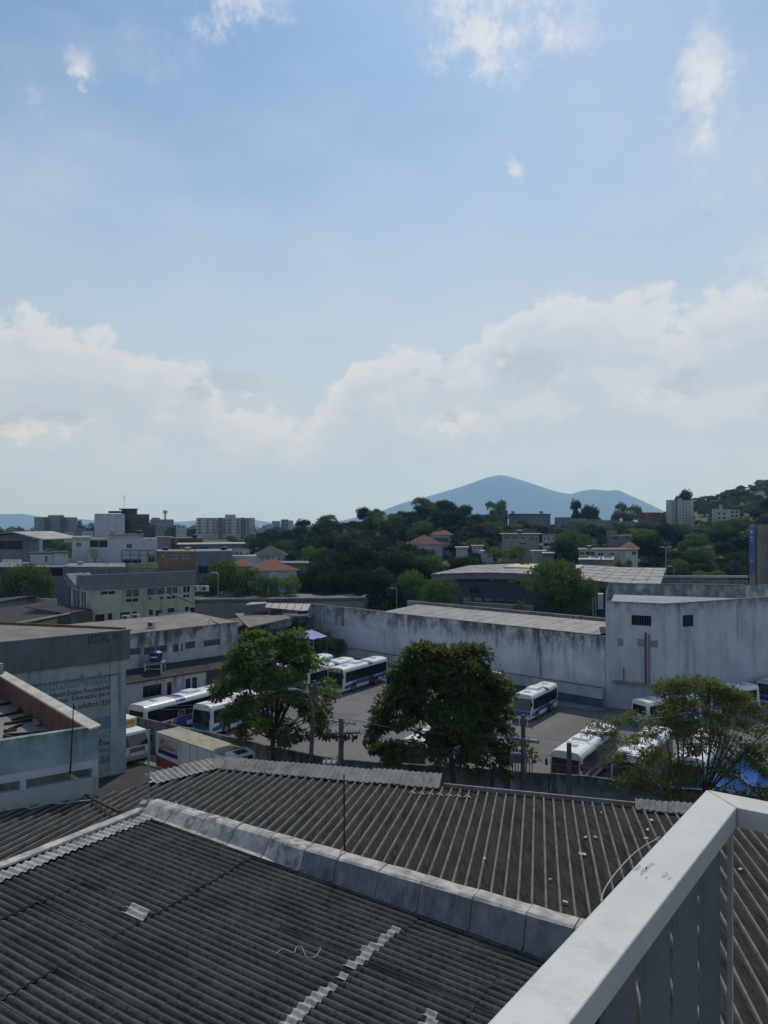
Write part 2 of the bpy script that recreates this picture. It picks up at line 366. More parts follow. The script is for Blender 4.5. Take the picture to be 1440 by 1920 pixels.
m_brick = M('weathered_brick_face', (.20, .085, .055), (.12, .065, .05), 3.5, .95, ((.04, .03, .028), .7, 6.0), .5, 30)
m_coping = M('pale_coping', (.52, .48, .41), (.36, .33, .28), 2., .85, None, .2, 30, stretch=(1, 1, 4))
m_plank = M('rotten_plank', (.055, .045, .04), (.03, .025, .024), 4., .9)
m_rail = M('white_railing_paint', (.49, .50, .495), (.42, .43, .425), 1.6, .5, ((.20, .21, .21), .75, 9.), .12, 90, spec=.4, fine=(22., (.38, .39, .385), .30))
m_post = M('grey_glass_channel', (.42, .43, .43), None, 3., .5)
m_asphalt = M('patched_asphalt', (.05, .05, .052), (.035, .035, .037), .5, .9, None, .3, 20)
m_setts = M('worn_stone_setts', (.165, .158, .152), (.115, .111, .109), .16, .92, None, .5, 9, fine=(3.2, (.10, .095, .09), .6))
m_grass = M('scrub_ground', (.065, .09, .032), (.04, .06, .024), .05, .95, None, .5, 2, fine=(.4, (.085, .10, .04), .5))
m_metalroof = M('galvanised_roof', (.30, .30, .29), (.21, .21, .205), .5, .65, ((.11, .10, .09), .5, 1.2), metal=.1)
m_glassdark = M('dark_window_glass', (.018, .022, .028), (.012, .015, .02), .5, .12, spec=.5)
m_glassteal = M('teal_curtain_glass', (.055, .10, .115), (.035, .07, .085), .6, .2, spec=.5)
m_frame = M('window_frame_white', (.5, .5, .5), None, 1, .6)
m_framedark = M('window_frame_dark', (.05, .055, .06), None, 1, .6)
m_steel = M('galvanised_steel', (.30, .31, .32), (.2, .21, .22), 3, .5, metal=.4)
m_black = M('black_plastic', (.018, .018, .02), (.012, .012, .013), 2, .5)
m_wood = M('wood_pole', (.14, .12, .10), (.085, .075, .065), 2, .9)

# ------------------------------------------------------------------ ground: one sheet with the wooded rise and the hills in it
def lerp_tab(tab, x):
    if x <= tab[0][0]: return tab[0][1]
    for (a, va), (b, vb) in zip(tab, tab[1:]):
        if x <= b:
            k = (x - a) / (b - a); k = k * k * (3 - 2 * k); return va + (vb - va) * k
    return tab[-1][1]
R260 = [(-400, 8), (300, 8), (480, 8), (560, 11), (640, 15), (740, 17), (835, 18), (900, 15), (1000, 13), (1100, 13), (1200, 13), (1300, 16), (1440, 20), (1800, 24)]
R450 = [(-400, 14), (300, 14), (480, 14), (560, 14), (640, 14), (740, 13), (835, 16), (900, 18), (1000, 19), (1100, 19), (1200, 22), (1240, 26), (1310, 35), (1440, 45), (1800, 58)]
def gh(x, y):
    if y < 132: return 0.
    px = CX + F * x / y; a, b = lerp_tab(R260, px), lerp_tab(R450, px)
    if y < 260: k = (y - 132) / 128; k = k * k * (3 - 2 * k); h = a * k
    elif y < 450: k = (y - 260) / 190; h = a + (b - a) * k
    elif y < 1200: k = (y - 450) / 750; k = k * k * (3 - 2 * k); h = b + (12 - b) * k
    else: h = 12. * max(0., 1 - (y - 1200) / 3000)
    return h + (mnoise.noise((x * .02, y * .02, 0)) * 1.2 if y > 170 else 0)
ys = [-250, -60, 0, 40, 70, 100, 120, 132] + [132 + 8 * k for k in range(1, 43)] + [500, 540, 600, 700, 800, 1000, 1200, 1600, 2200, 3200, 5000, 8000, 14000, 26000]
gv = []; gf = []; NX = 121
for y in ys:
    for i in range(NX):
        k = (i / (NX - 1)) * 2 - 1; half = max(260., 1.1 * y); x = k * half; gv.append((x, y, gh(x, y) - (0.03 if y < 132 else .03)))
for j in range(len(ys) - 1):
    for i in range(NX - 1):
        a = j * NX + i; gf.append((a, a + 1, a + NX + 1, a + NX))
me = bpy.data.meshes.new('ground'); me.from_pydata(gv, [], gf); me.materials.append(m_grass); me.polygons.foreach_set('use_smooth', [True] * len(gf))
o = bpy.data.objects.new('ground', me); col.objects.link(o); o['kind'] = 'structure'

def mountain(name, ridge, Y, depth, seed, m):
    """ridge: (column, row) of the skyline; a solid massif with slopes to both sides"""
    v = []; f = []; n = 120; rows = 22
    px0, px1 = ridge[0][0], ridge[-1][0]
    tab = [(p, zat(r, Y)) for p, r in ridge]
    for j in range(rows + 1):
        t = j / rows * 2 - 1; yy = Y + t * depth
        for i in range(n + 1):
            px = px0 + (px1 - px0) * i / n
            z = tab[0][1]
            for (a, za), (b, zb) in zip(tab, tab[1:]):
                if a <= px <= b: z = za + (zb - za) * (px - a) / (b - a)
            x = X2(px, Y); fall = max(0., 1 - abs(t)) ** 1.15
            nz = mnoise.fractal((x * .0016 + seed, yy * .0016, seed), 1., 2., 5) * .13 * abs(t) * (1 - abs(t)) * 3
            v.append((x + 120 * mnoise.noise((yy * .002, seed, 0)) * abs(t), yy, z * max(0, fall + nz * fall) - 6 + (4 * mnoise.noise((x * .02, seed, 1)) if j == rows // 2 else 0)))
    for j in range(rows):
        for i in range(n):
            a = j * (n + 1) + i; f.append((a, a + 1, a + n + 2, a + n + 1))
    me = bpy.data.meshes.new(name); me.from_pydata(v, [], f); me.materials.append(m); me.polygons.foreach_set('use_smooth', [True] * len(f))
    o = bpy.data.objects.new(name, me); col.objects.link(o); o['kind'] = 'structure'; return o
m_mount = M('forested_mountain', (.045, .065, .04), (.07, .08, .05), .004, .95, None, 0)
mountain('mountain', [(560, 985), (640, 975), (700, 962), (760, 940), (800, 930), (845, 917), (880, 906), (915, 893), (938, 889), (960, 893), (1000, 906), (1045, 921), (1070, 925), (1095, 918), (1112, 916), (1140, 919), (1158, 917), (1185, 929), (1225, 947), (1250, 962), (1300, 976), (1400, 984)], 6500, 1000, 3, m_mount)
mountain('far_hills', [(-520, 984), (-300, 966), (-120, 958), (0, 963), (40, 962), (80, 968), (150, 972), (200, 976), (300, 979), (380, 974), (470, 972), (520, 980), (620, 984)], 7000, 500, 9, m_mount)

def sheet(name, poly, z, m):
    o = MB().face([(p[0], p[1], z) for p in poly]).build(name, m); o['kind'] = 'structure'; return o
# the paved bus yard, the street in front of it and its pavement
sheet('yard_paving', [(-40, 84), (-24.6, 73.4), (-10.6, 63.8), (-5.5, 60.3), (-3.3, 59.2), (9.4, 56.4), (20.7, 52.6), (45, 45), (90, 60), (75, 110), (31.4, 86.2), (25.6, 89), (-12.1, 124.4), (-16, 128)], .004, m_setts)
sheet('street', [(-60, 96), (-24.8, 72.4), (-10.8, 63), (-3.5, 58.4), (9.2, 55.6), (20.5, 51.8), (60, 40), (60, 28), (-40, 30), (-70, 60)], .004, m_asphalt)
kerb = MB()
fw = [(-24.8, 72.6), (-10.8, 63.2), (-3.5, 58.6), (9.2, 55.8), (20.5, 52.0), (45, 44.4)]
for (a, b) in zip(fw, fw[1:]):
    d, L = wdir(a, b); n = (d.y * 2.2, -d.x * 2.2); kerb.prism([(a[0] + n[0], a[1] + n[1]), (b[0] + n[0], b[1] + n[1]), b, a], .006, .14)
o = kerb.build('pavement', m_concrete); o['kind'] = 'structure'

# ------------------------------------------------------------------ roof below the terrace
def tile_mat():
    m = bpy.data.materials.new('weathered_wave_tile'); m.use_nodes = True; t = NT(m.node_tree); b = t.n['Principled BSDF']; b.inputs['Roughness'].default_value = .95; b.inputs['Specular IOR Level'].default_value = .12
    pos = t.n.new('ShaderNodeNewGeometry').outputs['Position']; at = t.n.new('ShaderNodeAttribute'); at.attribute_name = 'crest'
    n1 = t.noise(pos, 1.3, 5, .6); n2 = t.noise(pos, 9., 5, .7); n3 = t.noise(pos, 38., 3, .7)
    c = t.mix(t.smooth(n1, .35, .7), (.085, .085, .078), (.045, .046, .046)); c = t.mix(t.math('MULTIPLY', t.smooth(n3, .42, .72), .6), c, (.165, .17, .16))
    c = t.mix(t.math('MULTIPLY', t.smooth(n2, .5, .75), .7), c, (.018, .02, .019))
    trough_dark = t.math('ADD', t.math('MULTIPLY', at.outputs['Fac'], -.42), t.math('ADD', t.math('MULTIPLY', n2, 1.1), t.math('MULTIPLY', n1, .5)))      # darker along the troughs of the sheets, broken into patches by noise
    c = t.mix(t.math('MULTIPLY', t.smooth(trough_dark, .72, 1.15), .85), c, (.012, .014, .015))
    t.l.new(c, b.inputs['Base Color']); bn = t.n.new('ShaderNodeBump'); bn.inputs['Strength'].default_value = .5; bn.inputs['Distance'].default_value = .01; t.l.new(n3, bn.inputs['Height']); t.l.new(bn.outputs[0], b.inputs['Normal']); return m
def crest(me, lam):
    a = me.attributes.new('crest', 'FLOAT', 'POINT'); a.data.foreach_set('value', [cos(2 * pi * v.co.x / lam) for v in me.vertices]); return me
U = Vector((-.854, .519)); Vv = Vector((.519, .854)); R0 = Vector((-3.917, 13.466)); SL = .051
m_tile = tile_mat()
def rp(u, v, dz=0.): p = R0 + U * u + Vv * v; return Vector((p.x, p.y, 13.4 + SL * u + dz))
near = thing('corrugated_roof_building', 'blackened corrugated roof right below the terrace with a white ridge cap', 'building', (rp(0, -2).x, rp(0, -2).y, 0))
LAM = .177
fb = MB(); corners = [rp(-6.2, -9), rp(5.1, -9), rp(5.1, 4.5), rp(-6.2, 4.5)]
poly = [(c.x, c.y) for c in corners]
fb.hexa([(p.x, p.y, 0) for p in corners[::-1]], [(p.x, p.y, p.z - .06) for p in corners[::-1]]); fb.build('wall', m_concrete, near)
ex = Vector((Vv.x, Vv.y, 0)); ey = Vector((U.x, U.y, SL)).normalized(); ez = ex.cross(ey)
ROT = Matrix((ex, ey, ez)).transposed()
def sheet_mesh(L, waves=6, name='roof_sheet', amp=.0255, lift=.016, wid=None, lam=LAM, sub=10):
    mb = MB(); n = waves * sub
    xs = [i * lam / sub for i in range(n + 1)]
    pro = [amp * cos(2 * pi * x / lam) * (1 - .0 * x) for x in xs]
    a = [(x, 0, h + lift) for x, h in zip(xs, pro)]; b = [(x, L, h) for x, h in zip(xs, pro)]; c = [(x, 0, h + lift - .009) for x, h in zip(xs, pro)]; e = [(x, L * .5, h + lift * .5 - .006 + .003) for x, h in zip(xs, pro)]
    for i in range(n):
        mb.face([a[i], a[i + 1], b[i + 1], b[i]]); mb.face([c[i], c[i + 1], a[i + 1], a[i]])
    return mb
ubs = [4.98, 3.42, 1.35, -.88, -2.87, -4.95, -6.35]
oN = Vector(OFF[near.name])
for r in range(len(ubs) - 1):
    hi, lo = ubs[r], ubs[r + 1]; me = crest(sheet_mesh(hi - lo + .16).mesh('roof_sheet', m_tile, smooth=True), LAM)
    k = 0; v = 4.13 - 6 * LAM
    while v > -9:
        p = rp(lo - .14 + random.uniform(-.05, .05), v + random.uniform(-.006, .006), .004 * (k % 2) + random.uniform(0, .012))
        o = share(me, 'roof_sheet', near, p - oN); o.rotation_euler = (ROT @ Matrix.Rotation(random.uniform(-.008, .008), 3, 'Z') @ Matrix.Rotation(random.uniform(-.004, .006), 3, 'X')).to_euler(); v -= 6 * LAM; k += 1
# pale cement patches over one seam, and two bright ones further up
pm = sheet_mesh(.20, 1, amp=.027, lift=.0).mesh('patch', m_patch, smooth=True); pm2 = sheet_mesh(.5, 1, amp=.027, lift=0).mesh('patch', m_patch, smooth=True)
v = -1.4
while v < 3.4:
    if random.random() > .12:
        o = share(pm, 'patch', near, rp(-2.87 - .10 + random.uniform(-.03, .03), 4.13 - round((4.13 - v) / LAM) * LAM, .042) - oN, ROT.to_euler(), (1, random.uniform(.75, 1.25), 1))
    v += LAM
for (uu, vv) in ((1.30, .70), (1.2, .53)): share(pm2, 'patch', near, rp(uu, 4.13 - round((4.13 - vv) / LAM) * LAM, .042) - oN, ROT.to_euler())
for (uu, vv) in ((-4.75, 1.0), (-4.8, 1.18), (-4.7, 1.36)): share(pm, 'patch', near, rp(uu, 4.13 - round((4.13 - vv) / LAM) * LAM, .042) - oN, ROT.to_euler())
# ridge cap along the left edge: corrugated skirt pieces and a flat coping board
cap = sheet_mesh(.42, 6, amp=.024, lift=.02).mesh('ridge_cap', m_mortar, smooth=True)
v = 4.13 - 6 * LAM
while v > -9:
    share(cap, 'ridge_cap', near, rp(4.60 + random.uniform(-.03, .03), v, .035 + random.uniform(0, .01)) - oN, (ROT @ Matrix.Rotation(random.uniform(-.01, .01), 3, 'Z')).to_euler()); v -= 6 * LAM
v = 4.3
while v > -9:
    L = random.uniform(1.5, 2.4); a, b = rp(5.16, v, .085), rp(5.16, v - L + .012, .085 + random.uniform(-.01, .012))
    MB().bar(a, b, .24, .05).build('coping_board', m_mortar, near); v -= L
# flashing along the far edge: mortar apron on the left, grey bitumen upstand panels on the right, pale top throughout
u = 5.05; k = 0
while u > -6.3:
    L = random.uniform(.85, 1.15); u2 = max(u - L, -6.4); mb = MB(); g = .012
    def ztop(q): return 13.765 + .014 * (q + 6)
    pts = []
    for q in (u - g, (u + u2) / 2, u2 + g):
        j = random.uniform(-.012, .012); zb = 13.4 + SL * q
        pts.append([rp(q, 3.93 + j, .05), rp(q, 4.02, .065), Vector((*(R0 + U * q + Vv * (4.16 if q < .6 else 4.26)), ztop(q) - .035)), Vector((*(R0 + U * q + Vv * (4.22 if q < .6 else 4.34)), ztop(q) + j)), Vector((*(R0 + U * q + Vv * 4.52), ztop(q) + .01 + j)), Vector((*(R0 + U * q + Vv * 4.56), ztop(q) - .5))])
    for i in range(2):
        for j in range(5): mb.face([pts[i][j], pts[i + 1][j], pts[i + 1][j + 1], pts[i][j + 1]], 0 if (j >= 2 or u > .9) else 1)
    for q in (0, 2): mb.face(pts[q], 0)
    mb.build('flashing_panel', [m_mortar, m_flash], near); u = u2; k += 1

# ------------------------------------------------------------------ the wider ribbed roof beyond it
Dd = Vector((.197, .98)); Cc = Vector((.98, -.197)); Q0 = Vector((1.734, 15.265)); SL2 = .07
def qp(c, d, dz=0.): p = Q0 + Cc * c + Dd * d; return Vector((p.x, p.y, 13.6 - SL2 * d + dz))
eave = [(-15, .6), (-12.68, 2.69), (-10.93, 4.51), (-10.17, 6.17), (-9.2, 8.45), (-8.69, 8.58), (-1.62, 7.85), (5.31, 7.02), (7.28, 6.79), (15, 5.9)]
def far_d(c):
    for (a, da), (b, db) in zip(eave, eave[1:]):
        if a <= c <= b: return da + (db - da) * (c - a) / (b - a)
    return eave[-1][1]
def near_d(c):
    d = far_d(c)
    while d > -7:
        p = Q0 + Cc * c + Dd * d - R0; uu, vv = p.dot(U), p.dot(Vv)
        if -6.25 < uu < 5.2 and vv < 4.5: return d
        d -= .04
    return -7.
rib = thing('ribbed_roof_building', 'wide dark roof with pale parallel ribs beyond the flashing', 'building', (qp(0, 4).x, qp(0, 4).y, 0))
oR = Vector(OFF[rib.name])
body = MB(); bp = [qp(-13.5, 1.9), qp(-10.2, 6.0), qp(-9.1, 8.2), qp(5.3, 6.9), qp(14, 5.9), qp(14, -6.8), qp(6.2, -6.8), rp(-6.3, 4.6), rp(5.2, 4.6), rp(5.4, -3), qp(-13.5, -3)]
body.hexa([(p.x, p.y, 0) for p in bp[::-1]], [(p.x, p.y, p.z - .3) for p in bp[::-1]]); body.build('wall', m_concrete, rib)
PR = .27; c = -13.8; k = 0
while c < 13.8:
    mb = MB(); cols = []; lift = .005 * (k % 2) + random.uniform(0, .006)
    for r in range(4):
        q = c + r * PR
        for (dx, h, mi) in ((0, 0, 0), (.095, 0, 0), (.108, .062, 1), (.146, .062, 1), (.159, 0, 0)): cols.append((q + dx, h, mi))
    cols.append((c + 4 * PR + .004, 0, 0)); nn = [near_d(q[0]) for q in cols]
    for i in range(len(cols) - 1):
        (c0, h0, _), (c1, h1, _) = cols[i], cols[i + 1]; mi = 1 if (h0 + h1) > .01 else 0; f0, f1 = far_d(c0), far_d(c1)
        if f0 - nn[i] < .05: continue
        for s in range(3):
            a0, a1 = nn[i] + (f0 - nn[i]) * s / 3, nn[i] + (f0 - nn[i]) * (s + 1) / 3; b0, b1 = nn[i + 1] + (f1 - nn[i + 1]) * s / 3, nn[i + 1] + (f1 - nn[i + 1]) * (s + 1) / 3
            mb.face([qp(c0, a0, h0 + lift), qp(c1, b0, h1 + lift), qp(c1, b1, h1 + lift), qp(c0, a1, h0 + lift)], mi)
    if mb.f: mb.build('roof_sheet', [m_valley2, m_rib2], rib)
    c += 4 * PR; k += 1
def strip(c0, d0, c1, d1, wid=.5, rise=.26, n=None):
    """corrugated pale tiles laid along an edge from (c0,d0) to (c1,d1)"""
    a, b = qp(c0, d0), qp(c1, d1); a = Vector((a.x, a.y, a.z)); L = (b - a).length; ux = (b - a).normalized(); back = Vector((-ux.y, ux.x, 0)).normalized()
    if back.y < 0: back = -back
    uy = (back * wid + Vector((0, 0, rise))).normalized(); uz = ux.cross(uy); R = Matrix((ux, uy, uz)).transposed(); n = n or max(1, round(L / 1.06))
    me = sheet_mesh(sqrt(wid * wid + rise * rise), 6, amp=.022, lift=.004).mesh('edge_tile', m_newtile, smooth=True)
    for i in range(n):
        p = a + (b - a) * (i / n) - back * .36 + Vector((0, 0, .10 + .006 * (i % 2) + random.uniform(0, .015)))
        share(me, 'edge_tile', rib, p - oR, (R @ Matrix.Rotation(random.uniform(-.02, .02), 3, 'Z')).to_euler(), ((b - a).length / n / 1.062 * 1.02, random.uniform(.95, 1.06), 1))
strip(-9.15, 8.45, -1.6, 7.88); strip(-10.25, 6.05, -9.15, 8.35, wid=.55, rise=.2); strip(3.95, 7.18, 6.8, 6.85, wid=.36, rise=.18)
for i in range(9):                       # low upstand of cement boards along the bare part of the eave
    c0 = -1.5 + i * .88; c1 = c0 + .872
    MB().hexa([qp(c0, far_d(c0) + .02, -.1), qp(c1, far_d(c1) + .02, -.1), qp(c1, far_d(c1) + .1, -.1), qp(c0, far_d(c0) + .1, -.1)], [qp(c0, far_d(c0) + .02, .15), qp(c1, far_d(c1) + .02, .15), qp(c1, far_d(c1) + .1, .15), qp(c0, far_d(c0) + .1, .15)]).build('eave_board', m_concrete, rib)
zig = MB()
for i in range(7):
    c0 = -2.35 + i * .27; zig.face([qp(c0 - .1, 7.1, .02), qp(c0, 7.13, .08), qp(c0, 7.0, .085), qp(c0 - .1, 6.95, .025)]); zig.face([qp(c0, 7.13, .08), qp(c0 + .1, 7.1, .02), qp(c0 + .1, 6.95, .025), qp(c0, 7.0, .085)])
zig.build('broken_tile_edge', m_newtile, rib)
# scraps blown onto the ribs
for i, (px, py, w) in enumerate([(1092, 1602, .16), (1098, 1570, .10), (1116, 1570, .10), (1127, 1524, .07), (1221, 1538, .12), (1214, 1556, .10), (1211, 1572, .12), (1032, 1649, .07), (1008, 1703, .08), (1060, 1692, .10), (908, 1610, .10), (1388, 1630, .10)]):
    n = Vector((SL2 * Dd.x, SL2 * Dd.y, 1)); rr = ray(px, py); q0 = qp(0, 0, .05); t = (q0 - V(0, 0, CAMZ)).dot(n) / rr.dot(n); p = V(0, 0, CAMZ) + rr * t
    a = random.uniform(0, 3); e = Vector((cos(a), sin(a), -SL2 * (cos(a) * Dd.x + sin(a) * Dd.y))) * w / 2; g = Vector((-sin(a), cos(a), 0)) * w * .35
    mb = MB(); mb.hexa([p - e - g, p + e - g, p + e + g * .6, p - e + g], [p - e - g + V(0, 0, .012), p + e - g + V(0, 0, .03), p + e + g * .6 + V(0, 0, .02), p - e + g + V(0, 0, .012)])
    single(mb, 'litter_scrap', m_patch, 'small pale scrap of litter lying between the ribs of the dark roof', 'litter', 'scraps blown onto the ribbed roof')
# loose wire on the near roof, cable loop by the railing
def roof_hit(px, py, dz=.05):
    n = Vector((-SL * U.x, -SL * U.y, 1)); rr = ray(px, py); t = (rp(0, 0, dz) - V(0, 0, CAMZ)).dot(n) / rr.dot(n); return V(0, 0, CAMZ) + rr * t
def rib_hit(px, py, dz=.07):
    n = Vector((SL2 * Dd.x, SL2 * Dd.y, 1)); rr = ray(px, py); t = (qp(0, 0, dz) - V(0, 0, CAMZ)).dot(n) / rr.dot(n); return V(0, 0, CAMZ) + rr * t
def spline(pts, n=6):
    out = []; P_ = [pts[0]] + list(pts) + [pts[-1]]
    for i in range(1, len(P_) - 2):
        p0, p1, p2, p3 = [Vector(q) for q in P_[i - 1:i + 3]]
        for k in range(n):
            t = k / n; out.append(.5 * ((2 * p1) + (p2 - p0) * t + (2 * p0 - 5 * p1 + 4 * p2 - p3) * t * t + (3 * p1 - p0 - 3 * p2 + p3) * t ** 3))
    return out + [Vector(P_[-1])]
m_cable = M('pale_cable', (.42, .42, .40), None, 3, .6)
single(MB().tube(spline([roof_hit(*q) for q in [(518, 1788), (530, 1779), (550, 1786), (556, 1776), (566, 1776), (574, 1793), (590, 1794), (601, 1779), (598, 1777)]]), .006, 6), 'loose_wire', m_cable, 'thin pale wire curling on the black corrugated roof', 'wire')
single(MB().tube(spline([rib_hit(1127, 1690), rib_hit(1135, 1665, .12), rib_hit(1160, 1630, .2), rib_hit(1195, 1595, .22), rib_hit(1238, 1569, .12)]), .012, 6), 'cable_loop', m_cable, 'pale cable arching over the ribbed roof beside the railing', 'cable')
single(MB().tube(spline([rib_hit(328, 1503), rib_hit(337, 1512, .12), rib_hit(348, 1519, .1), rib_hit(358, 1525)]), .014, 6), 'bent_rod', m_cable, 'short bent white rod near the corner of the mortar flashing', 'rod')
single(MB().tube(spline([rib_hit(0, 1521, .12), rib_hit(45, 1513, .16), rib_hit(60, 1516, .1), rib_hit(90, 1506, .16), rib_hit(115, 1507, .1), rib_hit(140, 1503, .16), rib_hit(180, 1499, .12)]), .014, 6), 'slack_cable', m_cable, 'slack cable lying along the foot of the turquoise wall', 'cable')
single(MB().bar(rib_hit(160, 1491, .12), rib_hit(224, 1522, .25), .07, .05), 'leaning_bar', m_plank, 'dark bar reaching from the turquoise wall to the ridge cap', 'bar')
# masts
b0 = roof_hit(278, 1505, .16)
t_ = thing('antenna_mast', 'grey steel mast on a concrete foot at the corner of the ridge', 'mast', b0)
MB().tube([b0, P(279, 1368, b0.y)], .028, 8).build('pole', m_steel, t_); MB().box((b0.x - .2, b0.y - .15, b0.z - .14), (b0.x + .16, b0.y + .17, b0.z + .02)).build('foot', m_concrete, t_)
b1 = P(646, 1616, 17.15); single(MB().tube([b1, P(645, 1452, 17.15)], [.018, .016], 8), 'thin_rod', m_black, 'thin black rod standing on the mortar flashing', 'mast')

# ------------------------------------------------------------------ terrace railing with glass, where the camera stands
rr_, nn_ = Vector((.5953, .8035)), Vector((.8035, -.5953)); O2 = Vector((1.039, 2.48)); ZT = 20.15; W_ = .114
def rl(a, b, z): p = O2 + rr_ * a + nn_ * b; return Vector((p.x, p.y, z))
rail = thing('terrace_railing', 'pale painted railing with a mitred corner and flat grey slats below', 'railing', rl(-W_ / 2, W_ / 2, 19.05))
g = .0012
MB().hexa([rl(-3.2, 0, ZT - .062), rl(-3.2, W_, ZT - .062), rl(-W_ - g, W_, ZT - .062), rl(-g, g * 0, ZT - .062)], [rl(-3.2, 0, ZT), rl(-3.2, W_, ZT), rl(-W_ - g, W_, ZT), rl(-g, 0, ZT)]).build('top_rail', m_rail, rail)
MB().hexa([rl(0, g, ZT - .062), rl(-W_, W_ + g, ZT - .062), rl(-W_, 3, ZT - .062), rl(0, 3, ZT - .062)], [rl(0, g, ZT), rl(-W_, W_ + g, ZT), rl(-W_, 3, ZT), rl(0, 3, ZT)]).build('top_rail', m_rail, rail)
m_slat = M('grey_railing_slat', (.15, .165, .175), (.10, .112, .12), 1.6, .6, ((.10, .11, .115), .5, 3.), .1, 60)
def slat(a0, a1, b0, b1): MB().hexa([rl(a0, b0, 19.1), rl(a0, b1, 19.1), rl(a1, b1, 19.1), rl(a1, b0, 19.1)], [rl(a0, b0, ZT - .064), rl(a0, b1, ZT - .064), rl(a1, b1, ZT - .064), rl(a1, b0, ZT - .064)]).build('slat', m_slat, rail)
for k in range(12): slat(-.08 - .26 * k - .19, -.08 - .26 * k, .045, .060)
for k in range(9): slat(-.060, -.045, .55 + .26 * k, .74 + .26 * k)
MB().hexa([rl(-3.2, .035, 19.06), rl(-3.2, .07, 19.06), rl(-.06, .07, 19.06), rl(-.06, .035, 19.06)], [rl(-3.2, .035, 19.098), rl(-3.2, .07, 19.098), rl(-.06, .07, 19.098), rl(-.06, .035, 19.098)]).build('bottom_rail', m_slat, rail)
MB().hexa([rl(-.078, .078, 19.05), rl(-.078, .094, 19.05), rl(-.062, .094, 19.05), rl(-.062, .078, 19.05)], [rl(-.078, .078, ZT - .063), rl(-.078, .094, ZT - .063), rl(-.062, .094, ZT - .063), rl(-.062, .078, ZT - .063)]).build('post', m_post, rail)
for o in rail.children:
    if o.name.startswith(('top_rail', 'slat', 'post')): bv = o.modifiers.new('bevel', 'BEVEL'); bv.width = .004 if o.name.startswith('top') else .002; bv.segments = 2
tw = thing('terrace_block', 'pale building that carries the terrace with the white railing', 'building', rl(-3, 3, 0))
MB().hexa([rl(-7, 0.2, 0), rl(-7, 7, 0), rl(-.2, 7, 0), rl(-.2, 0.2, 0)], [rl(-7, 0.2, 18.88), rl(-7, 7, 18.88), rl(-.2, 7, 18.88), rl(-.2, 0.2, 18.88)]).build('wall', m_white, tw)
MB().hexa([rl(-7, -.02, 18.884), rl(-7, 7, 18.884), rl(.02, 7, 18.884), rl(.02, -.02, 18.884)], [rl(-7, -.02, 19.05), rl(-7, 7, 19.05), rl(.02, 7, 19.05), rl(.02, -.02, 19.05)]).build('terrace_slab', m_concrete, tw)

MB().hexa([rl(-7, .25, 19.054), rl(-7, 6.9, 19.054), rl(-3.9, 6.9, 19.054), rl(-3.9, .25, 19.054)], [rl(-7, .25, 23.2), rl(-7, 6.9, 23.2), rl(-3.9, 6.9, 23.2), rl(-3.9, .25, 23.2)]).build('unseen_sky_blocker', m_white, tw)  # unseen block added behind the camera to keep skylight off the railing

m_scuff = M('rail_scuff', (.27, .28, .28), (.42, .43, .425), 60., .7); random.seed(8)
for (px, py, w, h) in ((1196, 1627, 9, 5), (1207, 1633, 12, 6), (1218, 1624, 10, 4), (1247, 1640, 9, 5), (1256, 1646, 7, 3), (1212, 1646, 4, 2)):
    ring = [PZ(px + w * cos(k * .785) * random.uniform(.5, 1.1), py + h * sin(k * .785) * random.uniform(.5, 1.1) - .5 * w * cos(k * .785), ZT + .0006) for k in range(8)]; MB().face(ring).build('scuff_mark', m_scuff, rail)
# ------------------------------------------------------------------ turquoise building on the left with a bare roof and a brick parapet
C0 = Vector((-8.1, 21.85)); e1 = Vector((-.815, -.58)); e2 = Vector((-.638, .770))
TL = C0 + e1 * 9; A_, B_ = (TL.x, TL.y), (C0.x, C0.y); ZT1 = 15.3
tq = thing('turquoise_building', 'faded turquoise building with slot openings and a littered bare roof', 'building', ((A_[0] + B_[0]) / 2 - 2, (A_[1] + B_[1]) / 2 + 4, 0))
LW = 9.
def px_s(px): return on_wall(A_, B_, px)[0]
mb = MB(); facade(mb, A_, B_, 14.375, ZT1, [], .2)
mb.hexa([wpt(A_, B_, 0, 14.6, -.01), wpt(A_, B_, LW, 14.6, -.01), wpt(A_, B_, LW, 14.6, -.22), wpt(A_, B_, 0, 14.6, -.22)], [wpt(A_, B_, 0, ZT1 - .002, -.01), wpt(A_, B_, LW, ZT1 - .002, -.01), wpt(A_, B_, LW, ZT1 - .002, -.22), wpt(A_, B_, 0, ZT1 - .002, -.22)])
mb.build('upper_wall', m_turq, tq)
slots = [(px_s(49), px_s(173), 13.885, 14.15), (px_s(-60), px_s(38), 13.885, 14.15)]
mb = MB(); facade(mb, A_, B_, 13.87, 14.37, slots, .3); o = mb.build('pale_band', M('pale_band_render', (.46, .51, .57), (.37, .42, .47), .8, .9, ((.12, .14, .15), .6, 2.)), tq)
mb = MB(); facade(mb, A_, B_, 0, 13.865, [], .2); mb.build('lower_wall', m_turqpale, tq)
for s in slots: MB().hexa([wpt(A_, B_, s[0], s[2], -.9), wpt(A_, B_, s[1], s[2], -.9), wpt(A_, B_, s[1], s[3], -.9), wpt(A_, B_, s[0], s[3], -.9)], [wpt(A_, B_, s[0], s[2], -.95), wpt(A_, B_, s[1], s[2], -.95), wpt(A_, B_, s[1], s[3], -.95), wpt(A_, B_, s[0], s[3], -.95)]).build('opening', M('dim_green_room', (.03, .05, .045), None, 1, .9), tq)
D0 = C0 + e2 * 10.3; TD = TL + e2 * 10.3
mb = MB(); facade(mb, (C0.x, C0.y), (D0.x, D0.y), 0, 15.1, [], .2); facade(mb, (D0.x, D0.y), (TD.x, TD.y), 0, 15.1, [], .2); mb.build('side_wall', m_turqpale, tq)
MB().face([(*TL, 14.45), (*C0, 14.45), (*D0, 14.45), (*TD, 14.45)]).build('bare_roof', m_slab, tq)
